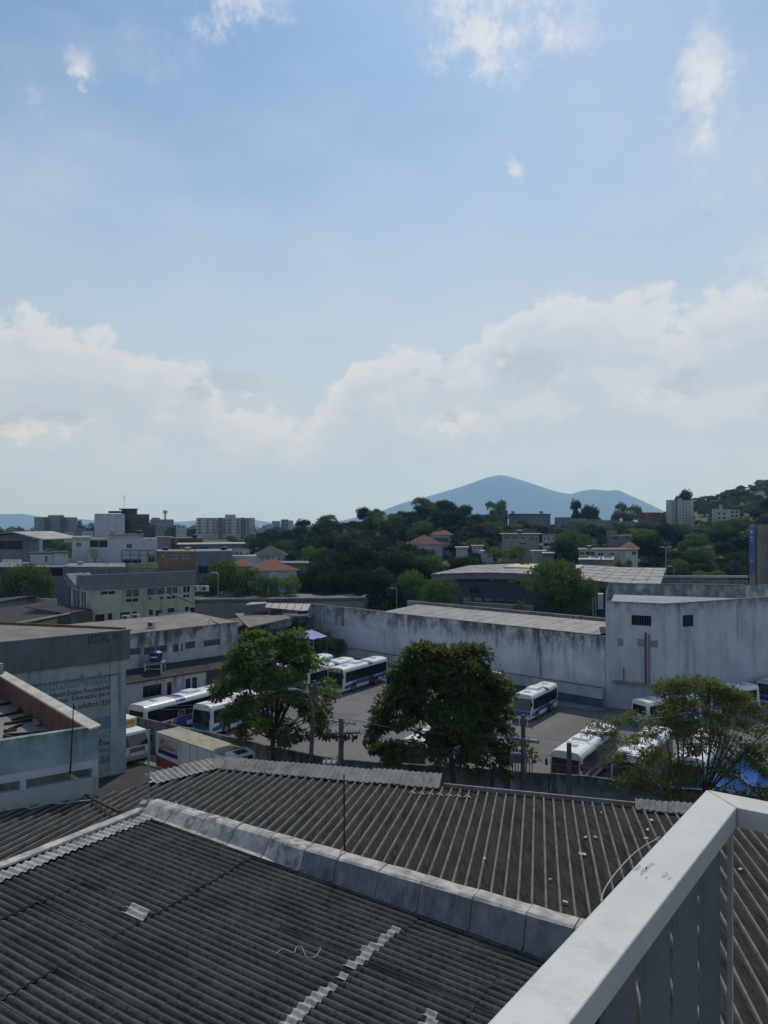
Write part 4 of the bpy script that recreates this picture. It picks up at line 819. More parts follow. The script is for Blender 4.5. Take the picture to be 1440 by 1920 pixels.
def wheel(parent, x, y, r=.48, w=.30):
    n = 20; s = 1 if x > 0 else -1
    def disc(rad, xx): return [(xx, y + rad * cos(2 * pi * k / n), r + rad * sin(2 * pi * k / n)) for k in range(n)]
    wo = bpy.data.objects.new('wheel', MB().hexa(disc(r, x), disc(r, x - s * w)).mesh('tyre', m_tyre)); col.objects.link(wo); wo.parent = parent
    rm = MB().hexa(disc(r * .58, x + s * .012), disc(r * .58, x - s * .02)); rm.build('rim', m_rim, wo)
def bus_proto(name, L, H=3.2, led=True, micro=False, coach=False):
    r = thing(name, 'bus', 'bus', (0, 0, 0)); kz = H / 3.2; W = 1.26 if not micro else 1.12; rake = .32 if micro else .10
    half = [(1.16, .32), (W, .52), (W, 2.55 * kz), (W * .975, 2.82 * kz), (W * .90, 3.02 * kz), (W * .74, 3.14 * kz), (W * .4, 3.19 * kz), (0, H)]
    half[0] = (W * .93, .32); prof = [(-x, z) for x, z in half] + [(x, z) for x, z in half[::-1][1:]]
    st = [(0., .95, rake), (.10, .985, rake * .5), (.32, 1., 0.), (L * .33, 1., 0), (L * .66, 1., 0), (L - .28, 1., 0.), (L - .08, .985, .04), (L, .94, .1)]
    mb = MB(); n = len(prof)
    for (y, k, rk) in st:
        for (x, z) in prof:
            zz = z - (.10 * kz if (z > 2.9 * kz and y in (0., L)) else 0); mb.v.append((x * k, y + (rk * max(0, (zz - 1.1)) if y < 1 else -rk * .3 * max(0, zz - 1.2)), zz))
    for j in range(len(st) - 1):
        for i in range(n):
            a = j * n + i; b = j * n + (i + 1) % n; mb.f.append((a, b, b + n, a + n)); mb.m.append(0)
    mb.f.append(tuple(range(n))); mb.f.append(tuple(reversed(range((len(st) - 1) * n, len(st) * n)))); mb.m += [0, 0]
    body = mb.build('body', m_buswhite, r, smooth=False)
    # glazing
    npan = 4 if micro else 6; y0, y1 = (.75 if micro else .6), L - .42
    for s in (-1, 1):
        X = s * (W + .004); za, zb = 1.40 * kz, 2.60 * kz
        MB().hexa([(X, y0 - .05, za - .04), (X, y1 + .05, za - .04), (X, y1 + .05, zb + .04), (X, y0 - .05, zb + .04)], [(X + s * .004, y0 - .05, za - .04), (X + s * .004, y1 + .05, za - .04), (X + s * .004, y1 + .05, zb + .04), (X + s * .004, y0 - .05, zb + .04)]).build('window_band', m_black, r)
        for k in range(npan):
            a, b = y0 + (y1 - y0) * k / npan + .025, y0 + (y1 - y0) * (k + 1) / npan - .025; xx = X + s * .006
            MB().hexa([(xx, a, za), (xx, b, za), (xx, b, zb), (xx, a, zb)], [(xx + s * .004, a, za), (xx + s * .004, b, za), (xx + s * .004, b, zb), (xx + s * .004, a, zb)]).build('window_pane', m_busglass, r)
        def side(poly, m, nm, lift=.006): MB().hexa([(X + s * .0, y, z) for y, z in poly], [(X + s * lift, y, z) for y, z in poly]).build(nm, m, r)
        q = L
        side([(.35, .60), (.35, .95), (.30 * q, 1.30 * kz), (.55 * q, 1.30 * kz), (.55 * q, .80), (.30 * q, .80), (1.2, .60)], m_busblue, 'blue_stripe')
        side([(.553 * q, .36), (.553 * q, 1.33 * kz), (.655 * q, 1.33 * kz), (.685 * q, .85), (.655 * q, .36)], m_busnavy if not coach else m_busblue, 'blue_block')
        side([(.662 * q, .36), (.692 * q, .85), (.662 * q, 1.33 * kz), (.682 * q, 1.33 * kz), (.712 * q, .85), (.682 * q, .36)], m_busred, 'red_chevron')
        side([(.72 * q, .82), (.72 * q, 1.15 * kz), (L - .15, 1.33 * kz), (L - .15, .95)], m_busblue, 'rear_stripe')
        wr = .42 if micro else .48
        for yy in ((1.75 if micro else 2.3), L - (2.2 if micro else 3.0)):
            arch = [(yy + (wr + .12) * cos(pi * k / 10), max(.33, wr + (wr + .12) * sin(pi * k / 10))) for k in range(11)]
            side(arch, m_black, 'wheel_arch', .010); wheel(r, s * (W + .012), yy, wr)
    f = lambda z, e=0.: rake * max(0, z - 1.1) - .012 - e
    wz0, wz1 = (1.22, 2.66 * kz) if micro else (1.15, 2.62 * kz); wx = W * .90
    MB().hexa([(-wx, f(wz0), wz0), (wx, f(wz0), wz0), (wx * .96, f(wz1), wz1), (-wx * .96, f(wz1), wz1)], [(-wx, f(wz0) + .03, wz0), (wx, f(wz0) + .03, wz0), (wx * .96, f(wz1) + .03, wz1), (-wx * .96, f(wz1) + .03, wz1)]).build('windscreen', m_shield, r)
    if led:
        b = MB().hexa([(-wx, f(2.66 * kz, .004), 2.66 * kz), (wx, f(2.66 * kz, .004), 2.66 * kz), (wx * .9, f(2.98 * kz, .004), 2.98 * kz), (-wx * .9, f(2.98 * kz, .004), 2.98 * kz)], [(-wx, f(2.66 * kz) + .1, 2.66 * kz), (wx, f(2.66 * kz) + .1, 2.66 * kz), (wx * .9, f(2.98 * kz) + .1, 2.98 * kz), (-wx * .9, f(2.98 * kz) + .1, 2.98 * kz)]).build('sign_box', m_black, r)
        mb = MB(); random.seed(5); xx = -.82
        while xx < .8:
            w = random.choice((.07, .09, .12)); 
            if not (-.56 < xx < -.34 or .12 < xx < .22): mb.box((xx, f(2.75 * kz, .014), 2.73 * kz), (xx + w, f(2.75 * kz, .010), 2.90 * kz - random.choice((0, .03))))
            xx += w + .05
        mb.build('led_lettering', m_led, b)
    MB().hexa([(-W * .88, -.022, .62), (W * .88, -.022, .62), (W * .92, -.022, 1.12), (-W * .92, -.022, 1.12)], [(-W * .88, .02, .62), (W * .88, .02, .62), (W * .92, .02, 1.12), (-W * .92, .02, 1.12)]).build('front_mask', m_busblue, r)
    MB().hexa([(-W * .93, -.06, .34), (W * .93, -.06, .34), (W * .93, -.03, .60), (-W * .93, -.03, .60)], [(-W * .93, .05, .34), (W * .93, .05, .34), (W * .93, .05, .60), (-W * .93, .05, .60)]).build('bumper', m_buswhite, r)
    for s in (-1, 1):
        MB().hexa([(s * W * .84, -.035, .66), (s * W * .56, -.035, .66), (s * W * .60, -.035, .84), (s * W * .86, -.035, .84)], [(s * W * .84, .0, .66), (s * W * .56, .0, .66), (s * W * .60, .0, .84), (s * W * .86, .0, .84)]).build('headlight', m_lamp, r)
        MB().tube([(s * W * .92, .1, 2.75 * kz), (s * (W + .12), -.22, 2.70 * kz), (s * (W + .16), -.24, 2.5 * kz)], .025, 6).box((s * (W + .16) - .09, -.28, 2.0 * kz), (s * (W + .16) + .09, -.2, 2.5 * kz)).build('mirror', m_black, r)
    rz0 = L - .0
    MB().hexa([(-W * .82, L + .0, 1.62 * kz), (W * .82, L + .0, 1.62 * kz), (W * .78, L - .03, 2.62 * kz), (-W * .78, L - .03, 2.62 * kz)], [(-W * .82, L + .014, 1.62 * kz), (W * .82, L + .014, 1.62 * kz), (W * .78, L - .014, 2.62 * kz), (-W * .78, L - .014, 2.62 * kz)]).build('rear_window', m_busglass, r)
    MB().hexa([(-W * .9, L + .0, .36), (W * .9, L + .0, .36), (W * .9, L + .0, .62), (-W * .9, L + .0, .62)], [(-W * .88, L + .06, .36), (W * .88, L + .06, .36), (W * .88, L + .06, .60), (-W * .88, L + .06, .60)]).build('rear_bumper', m_grey, r)
    # roof
    def band(ya, yb, m, nm):
        mb = MB(); top = [p for p in prof if p[1] > 2.58 * kz]
        for (xa, za_), (xb, zb_) in zip(top, top[1:]):
            mb.hexa([(xa * 1.002, ya, za_ + .003), (xb * 1.002, ya, zb_ + .003), (xb * 1.002, yb, zb_ + .003), (xa * 1.002, yb, za_ + .003)], [(xa * 1.004, ya, za_ + .009), (xb * 1.004, ya, zb_ + .009), (xb * 1.004, yb, zb_ + .009), (xa * 1.004, yb, za_ + .009)])
        mb.build(nm, m, r)
    band(.56 * L, .63 * L, m_busblue, 'blue_roof_band'); band(.64 * L, .66 * L, m_busred if not micro else m_busnavy, 'red_roof_band')
    a = .34 * L; MB().hexa([(-.72, a, H - .03), (.72, a, H - .03), (.72, a + 1.9, H - .03), (-.72, a + 1.9, H - .03)], [(-.60, a + .25, H + .2), (.60, a + .25, H + .2), (.60, a + 1.7, H + .2), (-.60, a + 1.7, H + .2)]).build('cooling_unit', m_buswhite, r)
    for yy in (.17 * L, .80 * L): MB().hexa([(-.36, yy, H - .02), (.36, yy, H - .02), (.36, yy + .55, H - .02), (-.36, yy + .55, H - .02)], [(-.33, yy + .03, H + .055), (.33, yy + .03, H + .055), (.33, yy + .52, H + .085), (-.33, yy + .52, H + .085)]).build('roof_hatch', m_grey, r)
    if coach:
        for s, rz in ((-1, -90), (1, 90)):
            me = text_mesh('60', 1.15, m_frame, 'number', -.012); share(me, 'number', r, (s * (W + .022), L * .66 if s < 0 else L * .56, 1.35), (radians(90), 0, radians(rz)))
    return r
def hide_proto(r, keep): pass
def put_bus(proto, used, center, axis, label, flip=False):
    """center: middle of the nose on the ground; axis: plan direction nose to tail"""
    a = Vector(axis).normalized(); rz = -atan2(a.x, a.y)
    if proto.name not in used:
        used.add(proto.name); proto.location = (center[0], center[1], .006); proto.rotation_euler = (0, 0, rz); proto['label'] = label; proto['group'] = 'buses parked in the yard'; return proto
    return clone(proto, (center[0], center[1], .006), rz, label, 'buses parked in the yard')
used = set()
city = bus_proto('city_bus', 10.4); plain = bus_proto('city_bus', 10.4, led=False); mini = bus_proto('minibus', 8.1, 2.9, led=False, micro=True); coach = bus_proto('coach', 12.2, 3.35, led=False, coach=True)
DX = (.541, .841)
put_bus(city, used, (-6.14, 96.1), DX, 'blue and white bus nearest the camera of three by the blue awning')
put_bus(plain, used, (-10.5, 95.4), DX, 'white roofed bus in the middle of three by the blue awning')
put_bus(plain, used, (-13.6, 98.2), DX, 'bus farthest left of three by the blue awning, mostly behind leaves')
put_bus(plain, used, (1.2, 95.2), DX, 'bus behind the spreading tree, its nose showing left of the crown')
put_bus(plain, used, (7.8, 85.3), DX, 'bus behind the spreading tree, its tail showing right of the crown')
put_bus(city, used, (2.35, 63.8), (.50, .866), 'dark fronted bus with amber sign behind the street wall')
put_bus(plain, used, (14.2, 60.5), (.536, .844), 'bus with bright white roof at the left edge of the feathery tree')
put_bus(plain, used, (18.8, 59.6), (.536, .844), 'bus with white roof under the middle of the feathery tree')
put_bus(plain, used, (23.3, 58.9), (.536, .844), 'bus with white roof under the right side of the feathery tree')
put_bus(mini, used, (14.65, 82.3), (.546, .838), 'white minibus with blue swoosh parked alone by the low wall')
put_bus(mini, used, (33.6, 83.6), (-.884, -.467), 'minibus showing its rear window beside the corner block')
put_bus(mini, used, (42.3, 88.5), (-.884, -.467), 'second minibus along the corner block wall, behind the feathery crown')
put_bus(mini, used, (44.3, 89.9), (.884, .467), 'minibus with dark windscreen at the right edge by the block')
put_bus(coach, used, (-17.9, 86.0), (-.53, -.848), 'white roofed coach with red chevron in front of the blue doors')
put_bus(plain, used, (-18.2, 76.4), (.53, .848), 'bus behind the left tree beside the coach')

# ------------------------------------------------------------------ trucks and car on the street
def frame_of(c, axis):
    a = Vector(axis).normalized(); x = Vector((a.y, -a.x)); return lambda lx, ly, z: Vector((c[0] + x.x * lx + a.x * ly, c[1] + x.y * lx + a.y * ly, z))
def cab(r, T, m, y1=1.9, H=2.75, W=1.18):
    """cab with its nose at y=0"""
    MB().hexa([T(-W, 0, .55), T(W, 0, .55), T(W, y1, .55), T(-W, y1, .55)], [T(-W, 0, 1.5), T(W, 0, 1.5), T(W, y1, 1.5), T(-W, y1, 1.5)]).hexa([T(-W, .01, 1.5), T(W, .01, 1.5), T(W, y1, 1.5), T(-W, y1, 1.5)], [T(-W * .92, .32, H), T(W * .92, .32, H), T(W * .95, y1, H), T(-W * .95, y1, H)]).build('cab', m, r)
    MB().hexa([T(-W * .9, .0, 1.56), T(W * .9, .0, 1.56), T(W * .85, .25, H - .22), T(-W * .85, .25, H - .22)], [T(-W * .9, .03, 1.56), T(W * .9, .03, 1.56), T(W * .85, .28, H - .22), T(-W * .85, .28, H - .22)]).build('windscreen', m_shield, r)
    for s in (-1, 1):
        MB().hexa([T(s * W * 1.0, .35, 1.55), T(s * W * 1.0, 1.4, 1.55), T(s * W * .95, 1.4, H - .3), T(s * W * .95, .5, H - .3)], [T(s * W * 1.012, .35, 1.55), T(s * W * 1.012, 1.4, 1.55), T(s * W * .962, 1.4, H - .3), T(s * W * .962, .5, H - .3)]).build('side_window', m_shield, r)
        MB().hexa([T(s * .95, -.04, .78), T(s * .6, -.04, .78), T(s * .6, -.04, 1.0), T(s * .95, -.04, 1.0)], [T(s * .95, .0, .78), T(s * .6, .0, .78), T(s * .6, .0, 1.0), T(s * .95, .0, 1.0)]).build('headlight', m_lamp, r)
        MB().tube([T(s * W * .95, .2, 2.2), T(s * (W + .2), .05, 2.25)], .025, 6).hexa([T(s * (W + .12), .02, 1.75), T(s * (W + .3), .02, 1.75), T(s * (W + .3), .1, 1.75), T(s * (W + .12), .1, 1.75)], [T(s * (W + .12), .02, 2.3), T(s * (W + .3), .02, 2.3), T(s * (W + .3), .1, 2.3), T(s * (W + .12), .1, 2.3)]).build('mirror', m_black, r)
    for k in range(3): MB().hexa([T(-.75, -.03, 1.08 + k * .13), T(.75, -.03, 1.08 + k * .13), T(.75, -.03, 1.16 + k * .13), T(-.75, -.03, 1.16 + k * .13)], [T(-.75, .0, 1.08 + k * .13), T(.75, .0, 1.08 + k * .13), T(.75, .0, 1.16 + k * .13), T(-.75, .0, 1.16 + k * .13)]).build('grille_bar', m_black, r)
    MB().hexa([T(-W, -.1, .4), T(W, -.1, .4), T(W, .1, .4), T(-W, .1, .4)], [T(-W, -.1, .72), T(W, -.1, .72), T(W, .1, .72), T(-W, .1, .72)]).build('bumper', m_grey, r)
def truck_wheels(r, T, spots, W=1.15, rad=.48):
    n = 18
    for s in (-1, 1):
        for y in spots:
            ring = lambda rr, x: [T(x, y + rr * cos(2 * pi * k / n), rad + rr * sin(2 * pi * k / n)) for k in range(n)]
            w = MB().hexa(ring(rad, s * W), ring(rad, s * (W - .3))).build('wheel', m_tyre, r); MB().hexa(ring(rad * .55, s * (W + .012)), ring(rad * .55, s * (W - .02))).build('rim', m_rim, w)
nose = Vector((-11.25, 58.75)) + Vector((.732, -.681)) * 2.5
T = frame_of(nose, (-.732, .681))          # local y runs from nose to tail, +x to the right of that
rt = thing('delivery_truck', 'cream box truck with rust red stripe and roof cooling unit', 'truck', T(0, 6, 0))
m_boxc = M('cream_box_panel', (.60, .59, .57), (.50, .49, .47), .8, .7, ((.20, .17, .14), .6, 1.6)); m_boxtop = M('dirty_box_roof', (.32, .29, .225), (.20, .18, .14), .9, .85, fine=(3., (.48, .46, .42), .6))
m_rust = M('rust_red_panel', (.27, .065, .042), (.18, .05, .036), 1.2, .75)
y0, y1, Wb = 2.55, 12.2, 1.1
MB().hexa([T(-Wb, y0, .85), T(Wb, y0, .85), T(Wb, y1, .85), T(-Wb, y1, .85)], [T(-Wb, y0, 3.62), T(Wb, y0, 3.62), T(Wb, y1, 3.62), T(-Wb, y1, 3.62)]).build('cargo_box', m_boxc, rt)
MB().hexa([T(-Wb - .02, y0 - .02, 3.622), T(Wb + .02, y0 - .02, 3.622), T(Wb + .02, y1 + .02, 3.622), T(-Wb - .02, y1 + .02, 3.622)], [T(-Wb - .02, y0 - .02, 3.70), T(Wb + .02, y0 - .02, 3.70), T(Wb + .02, y1 + .02, 3.70), T(-Wb - .02, y1 + .02, 3.70)]).build('box_roof', m_boxtop, rt)
sx = 1 if T(1, 6, 0).y < T(-1, 6, 0).y else -1      # side that faces us
def sidep(poly, m, nm, e=.006, parent=rt): return MB().hexa([T(sx * (Wb + .002), y, z) for y, z in poly], [T(sx * (Wb + .002 + e), y, z) for y, z in poly]).build(nm, m, parent)
sidep([(y0, .87), (y1, .87), (y1, 1.78), (9.2, 1.66), (6.5, 1.55), (4.6, 1.6), (y0, 2.0)], m_rust, 'rust_stripe'); sidep([(y0, .75), (y1, .75), (y1, .845), (y0, .845)], m_grey, 'side_rail', .03)
for yy in (4.2, 6.1, 7.1): sidep([(yy, .87), (yy + .09, .87), (yy + .09, 3.6), (yy, 3.6)], M('box_seam', (.30, .30, .29), None, 2, .6), 'seam', .012)
lg = sidep([(8.9, 2.0), (11.85, 2.0), (11.85, 3.4), (8.9, 3.4)], M('printed_panel', (.46, .40, .36), (.36, .30, .27), 2.6, .6), 'logo_panel', .008)
sidep([(8.9, 2.05), (11.85, 2.05), (11.85, 2.38), (8.9, 2.38)], M('deep_blue_band', (.018, .014, .13), None, 2, .5), 'logo_band', .014)
ltx = text_mesh('S', 1.15, m_rust, 'logo_letter', .02, 1, .2); ltx2 = text_mesh('Salvador', .52, m_rust, 'logo_lettering', .004, 1, .2)
ang = atan2((T(0, 0, 0) - T(0, 1, 0)).y, (T(0, 0, 0) - T(0, 1, 0)).x); oT = Vector(OFF[rt.name])
share(ltx, 'logo_letter', rt, T(sx * (Wb + .024), 11.6, 2.44) - oT, (radians(90), 0, ang)); share(ltx2, 'logo_lettering', rt, T(sx * (Wb + .024), 11.0, 2.56) - oT, (radians(90), 0, ang))
cu = MB().hexa([T(-.95, 1.45, 3.14), T(.95, 1.45, 3.14), T(1.0, 2.54, 3.0), T(-1.0, 2.54, 3.0)], [T(-.9, 1.35, 3.72), T(.9, 1.35, 3.72), T(1.0, 2.54, 3.9), T(-1.0, 2.54, 3.9)]).build('cooling_unit', m_buswhite, rt)
MB().hexa([T(-.7, 1.40, 3.26), T(.7, 1.40, 3.26), T(.7, 1.335, 3.6), T(-.7, 1.335, 3.6)], [T(-.7, 1.45, 3.26), T(.7, 1.45, 3.26), T(.7, 1.40, 3.6), T(-.7, 1.40, 3.6)]).build('grille', m_black, cu)
MB().hexa([T(-.5, 1.7, 3.75), T(.5, 1.7, 3.75), T(.5, 2.3, 3.84), T(-.5, 2.3, 3.84)], [T(-.5, 1.7, 3.80), T(.5, 1.7, 3.80), T(.5, 2.3, 3.89), T(-.5, 2.3, 3.89)]).build('top_grille', m_black, cu)
cab(rt, T, M('red_cab_paint', (.20, .014, .02), (.15, .012, .016), 1, .4), 2.0, 3.05); MB().hexa([T(-.45, .9, 3.052), T(.45, .9, 3.052), T(.45, 1.5, 3.052), T(-.45, 1.5, 3.052)], [T(-.42, .93, 3.12), T(.42, .93, 3.12), T(.42, 1.47, 3.12), T(-.42, 1.47, 3.12)]).build('roof_vent', m_grey, rt)
MB().hexa([T(-.45, 1.2, .6), T(.45, 1.2, .6), T(.45, 12, .6), T(-.45, 12, .6)], [T(-.45, 1.2, .74), T(.45, 1.2, .74), T(.45, 12, .74), T(-.45, 12, .74)]).build('chassis', m_black, rt); truck_wheels(rt, T, (1.1, 9.0, 10.2))
T2 = frame_of((-21.75, 67.9), (-.732, .681)); wt_ = thing('white_truck', 'white truck peeking out from behind the sign wall', 'truck', T2(0, 3, 0))
cab(wt_, T2, m_buswhite, 2.0, 2.75); MB().hexa([T2(-1.15, 2.2, 1.1), T2(1.15, 2.2, 1.1), T2(1.15, 6.6, 1.1), T2(-1.15, 6.6, 1.1)], [T2(-1.15, 2.2, 3.5), T2(1.15, 2.2, 3.5), T2(1.15, 6.6, 3.5), T2(-1.15, 6.6, 3.5)]).build('cargo_box', m_boxc, wt_)
MB().hexa([T2(-1.0, 2.18, 2.95), T2(1.0, 2.18, 2.95), T2(1.0, 2.18, 3.35), T2(-1.0, 2.18, 3.35)], [T2(-1.0, 2.199, 2.95), T2(1.0, 2.199, 2.95), T2(1.0, 2.199, 3.35), T2(-1.0, 2.199, 3.35)]).build('amber_panel', M('amber_panel', (.42, .20, .04), None, 2, .6), wt_)
MB().hexa([T2(-.45, .8, .6), T2(.45, .8, .6), T2(.45, 6.5, .6), T2(-.45, 6.5, .6)], [T2(-.45, .8, 1.09), T2(.45, .8, 1.09), T2(.45, 6.5, 1.09), T2(-.45, 6.5, 1.09)]).build('chassis', m_black, wt_); truck_wheels(wt_, T2, (1.0, 5.2))
T3 = frame_of((-14.9, 58.0), (-.732, .681)); cr = thing('parked_car', 'white car on the street in front of the cream truck', 'car', T3(0, 2, 0))
prof = [(0, .45), (.05, .75), (.9, .9), (1.5, 1.40), (2.9, 1.45), (3.6, 1.0), (4.1, .95), (4.15, .45)]
MB().hexa([T3(-.82, y, z) for y, z in prof], [T3(.82, y, z) for y, z in prof]).build('body', m_buswhite, cr)
for s in (-1, 1): MB().hexa([T3(s * .825, y, z) for y, z in ((1.2, .95), (3.4, .98), (2.85, 1.36), (1.58, 1.33))], [T3(s * .835, y, z) for y, z in ((1.2, .95), (3.4, .98), (2.85, 1.36), (1.58, 1.33))]).build('side_window', m_busglass, cr)
MB().hexa([T3(-.7, .94, .945), T3(.7, .94, .945), T3(.66, 1.44, 1.37), T3(-.66, 1.44, 1.37)], [T3(-.7, .92, .96), T3(.7, .92, .96), T3(.66, 1.42, 1.385), T3(-.66, 1.42, 1.385)]).build('windscreen', m_shield, cr); truck_wheels(cr, T3, (.8, 3.3), .84, .31)

# ------------------------------------------------------------------ tents and awning
m_tent = M('blue_tent_cloth', (.035, .14, .42), (.025, .10, .32), .8, .6); m_awn = M('lavender_awning', (.20, .24, .58), (.15, .18, .46), .5, .6)
def tent(px, Y, half, ze, za, label, rz=.4):
    c = Vector((*xy(px, Y), 0)); t = thing('blue_tent', label, 'tent', c, 'blue tents by the street wall'); n = 8; mb = MB()
    def cr(k, s=1.): a = rz + pi / 4 + k * pi / 2; return Vector((c.x + half * 1.414 * s * cos(a), c.y + half * 1.414 * s * sin(a), 0))
    for k in range(4):
        A, B = cr(k), cr(k + 1)
        for i in range(n):
            for j in range(n):
                def q(u, v):           # v 0 eave .. 1 apex, sagging cloth
                    p = A.lerp(B, u).lerp(c, v); z = ze + (za - ze) * v ** 1.5 - .10 * sin(pi * u) * (1 - v); return (p.x, p.y, z)
                mb.face([q(i / n, j / n), q((i + 1) / n, j / n), q((i + 1) / n, (j + 1) / n), q(i / n, (j + 1) / n)])
    cn = mb.build('canopy', m_tent, t, True); mb = MB()
    for k in range(4):
        A, B = cr(k), cr(k + 1); ns = 12
        for i in range(ns):
            u0, u1 = i / ns + .006, (i + 1) / ns - .006; um = (u0 + u1) / 2; p, q_, r_ = A.lerp(B, u0), A.lerp(B, u1), A.lerp(B, um); zz = lambda u: ze - .10 * sin(pi * u)
            mb.face([(p.x, p.y, zz(u0)), (q_.x, q_.y, zz(u1)), (q_.x, q_.y, zz(u1) - .2), (r_.x, r_.y, zz(um) - .3), (p.x, p.y, zz(u0) - .2)])
        MB().tube([cr(k, .97), cr(k, .97) + V(0, 0, ze)], .03, 6).build('pole', m_steel, t)
    mb.build('valance', m_tent, cn)
tent(1391, 59.5, 1.45, 2.1, 3.6, 'tallest blue tent with a pointed top beside the feathery tree')
tent(1346, 57, 1.0, 2.1, 2.8, 'left blue tent half behind the stems of the feathery tree', .2)
tent(1380, 54.9, 1.15, 2.05, 2.95, 'nearest blue tent with a scalloped edge above the railing corner', .5); tent(1424, 56.8, .95, 2.1, 2.95, 'right blue tent at the edge of the photo', .1)
aw = thing('blue_awning', 'lavender blue awning sheet in the far left corner of the yard', 'awning', (*xy(578, 114), 0))
c4 = [P(543, 1194, 111), P(582, 1179.5, 117), P(613, 1193, 113), P(588, 1199, 108)]; mb = MB(); n = 6
for i in range(n):
    for j in range(n):
        def q(u, v): p = c4[0].lerp(c4[1], u).lerp(c4[3].lerp(c4[2], u), v); return p + V(0, 0, -.18 * sin(pi * u) * sin(pi * v) + .05 * sin(7 * u))
        mb.face([q(i / n, j / n), q((i + 1) / n, j / n), q((i + 1) / n, (j + 1) / n), q(i / n, (j + 1) / n)])
mb.build('canopy', m_awn, aw, True)
for p in c4: MB().tube([(p.x, p.y, 0), p], .05, 6).build('pole', m_steel, aw)

# ------------------------------------------------------------------ poles, transformers and wires along the street
m_conc2 = M('concrete_pole', (.12, .115, .11), (.075, .072, .07), 1.5, .95); m_insul = M('porcelain', (.5, .5, .48), None, 3, .3); m_transf = M('transformer_grey', (.17, .20, .23), (.12, .14, .165), 2, .6)
def pole(px, pybase, ytop, Y, w, label, lean=0.):
    b = Vector((*xy(px, Y), 0)); t = Vector((X2(px + lean, Y), Y, zat(ytop, Y))); o = thing('utility_pole', label, 'pole', b)
    MB().tube([b, b.lerp(t, .5), t], [w, w * .85, w * .7], 10).build('shaft', m_conc2, o); return o, b, t
def crossarm(o, c, half, d, ins=4, m=None, drop=False):
    d = Vector((d[0], d[1], 0)).normalized(); MB().bar(c - d * half, c + d * half, .10, .12).build('crossarm', m or m_conc2, o); pts = []
    for k in range(ins):
        p = c + d * half * (-.92 + 1.84 * k / (ins - 1)) + V(0, 0, .06); MB().cyl((p.x, p.y), .05, p.z, p.z + .07, 8).cyl((p.x, p.y), .08, p.z + .071, p.z + .12, 8).cyl((p.x, p.y), .05, p.z + .121, p.z + .2, 8).build('insulator', m_insul, o); pts.append(p + V(0, 0, .21))
    for s in (-1, 1): MB().bar(c + d * half * .55 * s, c - V(0, 0, .45), .04).build('brace', m_conc2, o)
    return pts
def transformer(o, c, s=1.):
    t = MB().box((c.x - .45 * s, c.y - .3 * s, c.z), (c.x + .45 * s, c.y + .3 * s, c.z + .8 * s)).build('transformer', m_transf, o)
    for k in range(9): MB().box((c.x - .42 * s + k * .1 * s, c.y - .42 * s, c.z + .08), (c.x - .39 * s + k * .1 * s, c.y - .302 * s, c.z + .7 * s)).build('cooling_fin', m_transf, t)
    for k in range(3): MB().cyl((c.x - .28 * s + k * .28 * s, c.y), .05 * s, c.z + .802 * s, c.z + 1.12 * s, 8).build('bushing', m_insul, t)
o1, b, t1 = pole(578, 0, 1276, 55.5, .19, 'tall dark pole with a curved lamp arm in front of the left tree', 12)
w1 = crossarm(o1, t1 - V(0, 0, .25), .8, (1, .25), 3)
arm = spline([P(588, 1345, 55.4), P(586, 1322, 55.3), P(579, 1304, 55.2), P(567, 1295, 55.1), P(554, 1292, 55)]); MB().tube(arm, .045, 8).build('lamp_arm', m_steel, o1)
le = arm[-1]; MB().hexa([le + V(-.55, -.1, -.08), le + V(.05, -.1, -.05), le + V(.05, .1, -.05), le + V(-.55, .1, -.08)], [le + V(-.5, -.07, .06), le + V(.05, -.07, .06), le + V(.05, .07, .06), le + V(-.5, .07, .06)]).build('lamp_head', m_steel, o1)
o2, b, t2 = pole(638, 0, 1347, 53.6, .24, 'thick concrete pole with two crossarms and a transformer', 2)
w2 = crossarm(o2, t2 - V(0, 0, .25), 1.15, (1, -.55), 6, m_steel); w2b = crossarm(o2, P(641, 1375, 53.5), 1.3, (1, .12), 4)
ivy = MB(); random.seed(3)
for k in range(60):
    q = P(641 + random.uniform(-27, 27), 1376 + abs(random.gauss(0, 5)), 53.35); ivy.face([q, q + V(.12, 0, -.05), q + V(.1, .05, -.22), q + V(-.04, .03, -.15)])
ivy.build('hanging_debris', m_plank, o2); transformer(o2, P(622, 1457, 53.2), 1.35)
o3, b, t3 = pole(981, 0, 1340, 52.5, .20, 'pole with double crossarm and small transformer right of the spreading tree', 0)
w3 = crossarm(o3, P(981, 1386, 52.4), 1.15, (1, -.55), 4, m_steel); crossarm(o3, P(981, 1389, 52.7), 1.1, (1, -.5), 3, m_steel); transformer(o3, P(966, 1429, 52.2), .8)
for dx in (-.27, .27): MB().cyl((t3.x + dx, t3.y - .1), .05, t3.z - .75, t3.z - .15, 8).build('fuse_holder', m_insul, o3)
o4, b, t4 = pole(1067, 0, 1393, 51.5, .22, 'stout short pole in front of the bright roofed bus', 0)
m_wire = M('line_wire', (.20, .20, .21), None, 3, .5)
def wire(a, b, sag, label, r=.015):
    pts = [a.lerp(b, k / 14) - V(0, 0, sag * 4 * (k / 14) * (1 - k / 14)) for k in range(15)]; single(MB().tube(pts, r, 5), 'overhead_wire', m_wire, label, 'wire', 'overhead wires along the street')
for k, (a, b) in enumerate(((w2[3], w3[0]), (w2[4], w3[1]), (w2[5], w3[2]), (w2b[2], w3[0] - V(0, 0, 1.2)), (w2b[3], w3[1] - V(0, 0, 1.5)))): wire(a, b, .35 + .05 * k, 'thin dark wire strung from the transformer pole across the spreading tree')
for k in range(3): wire(w1[k], w2[k], .25, 'thin wire from the lamp pole to the transformer pole')
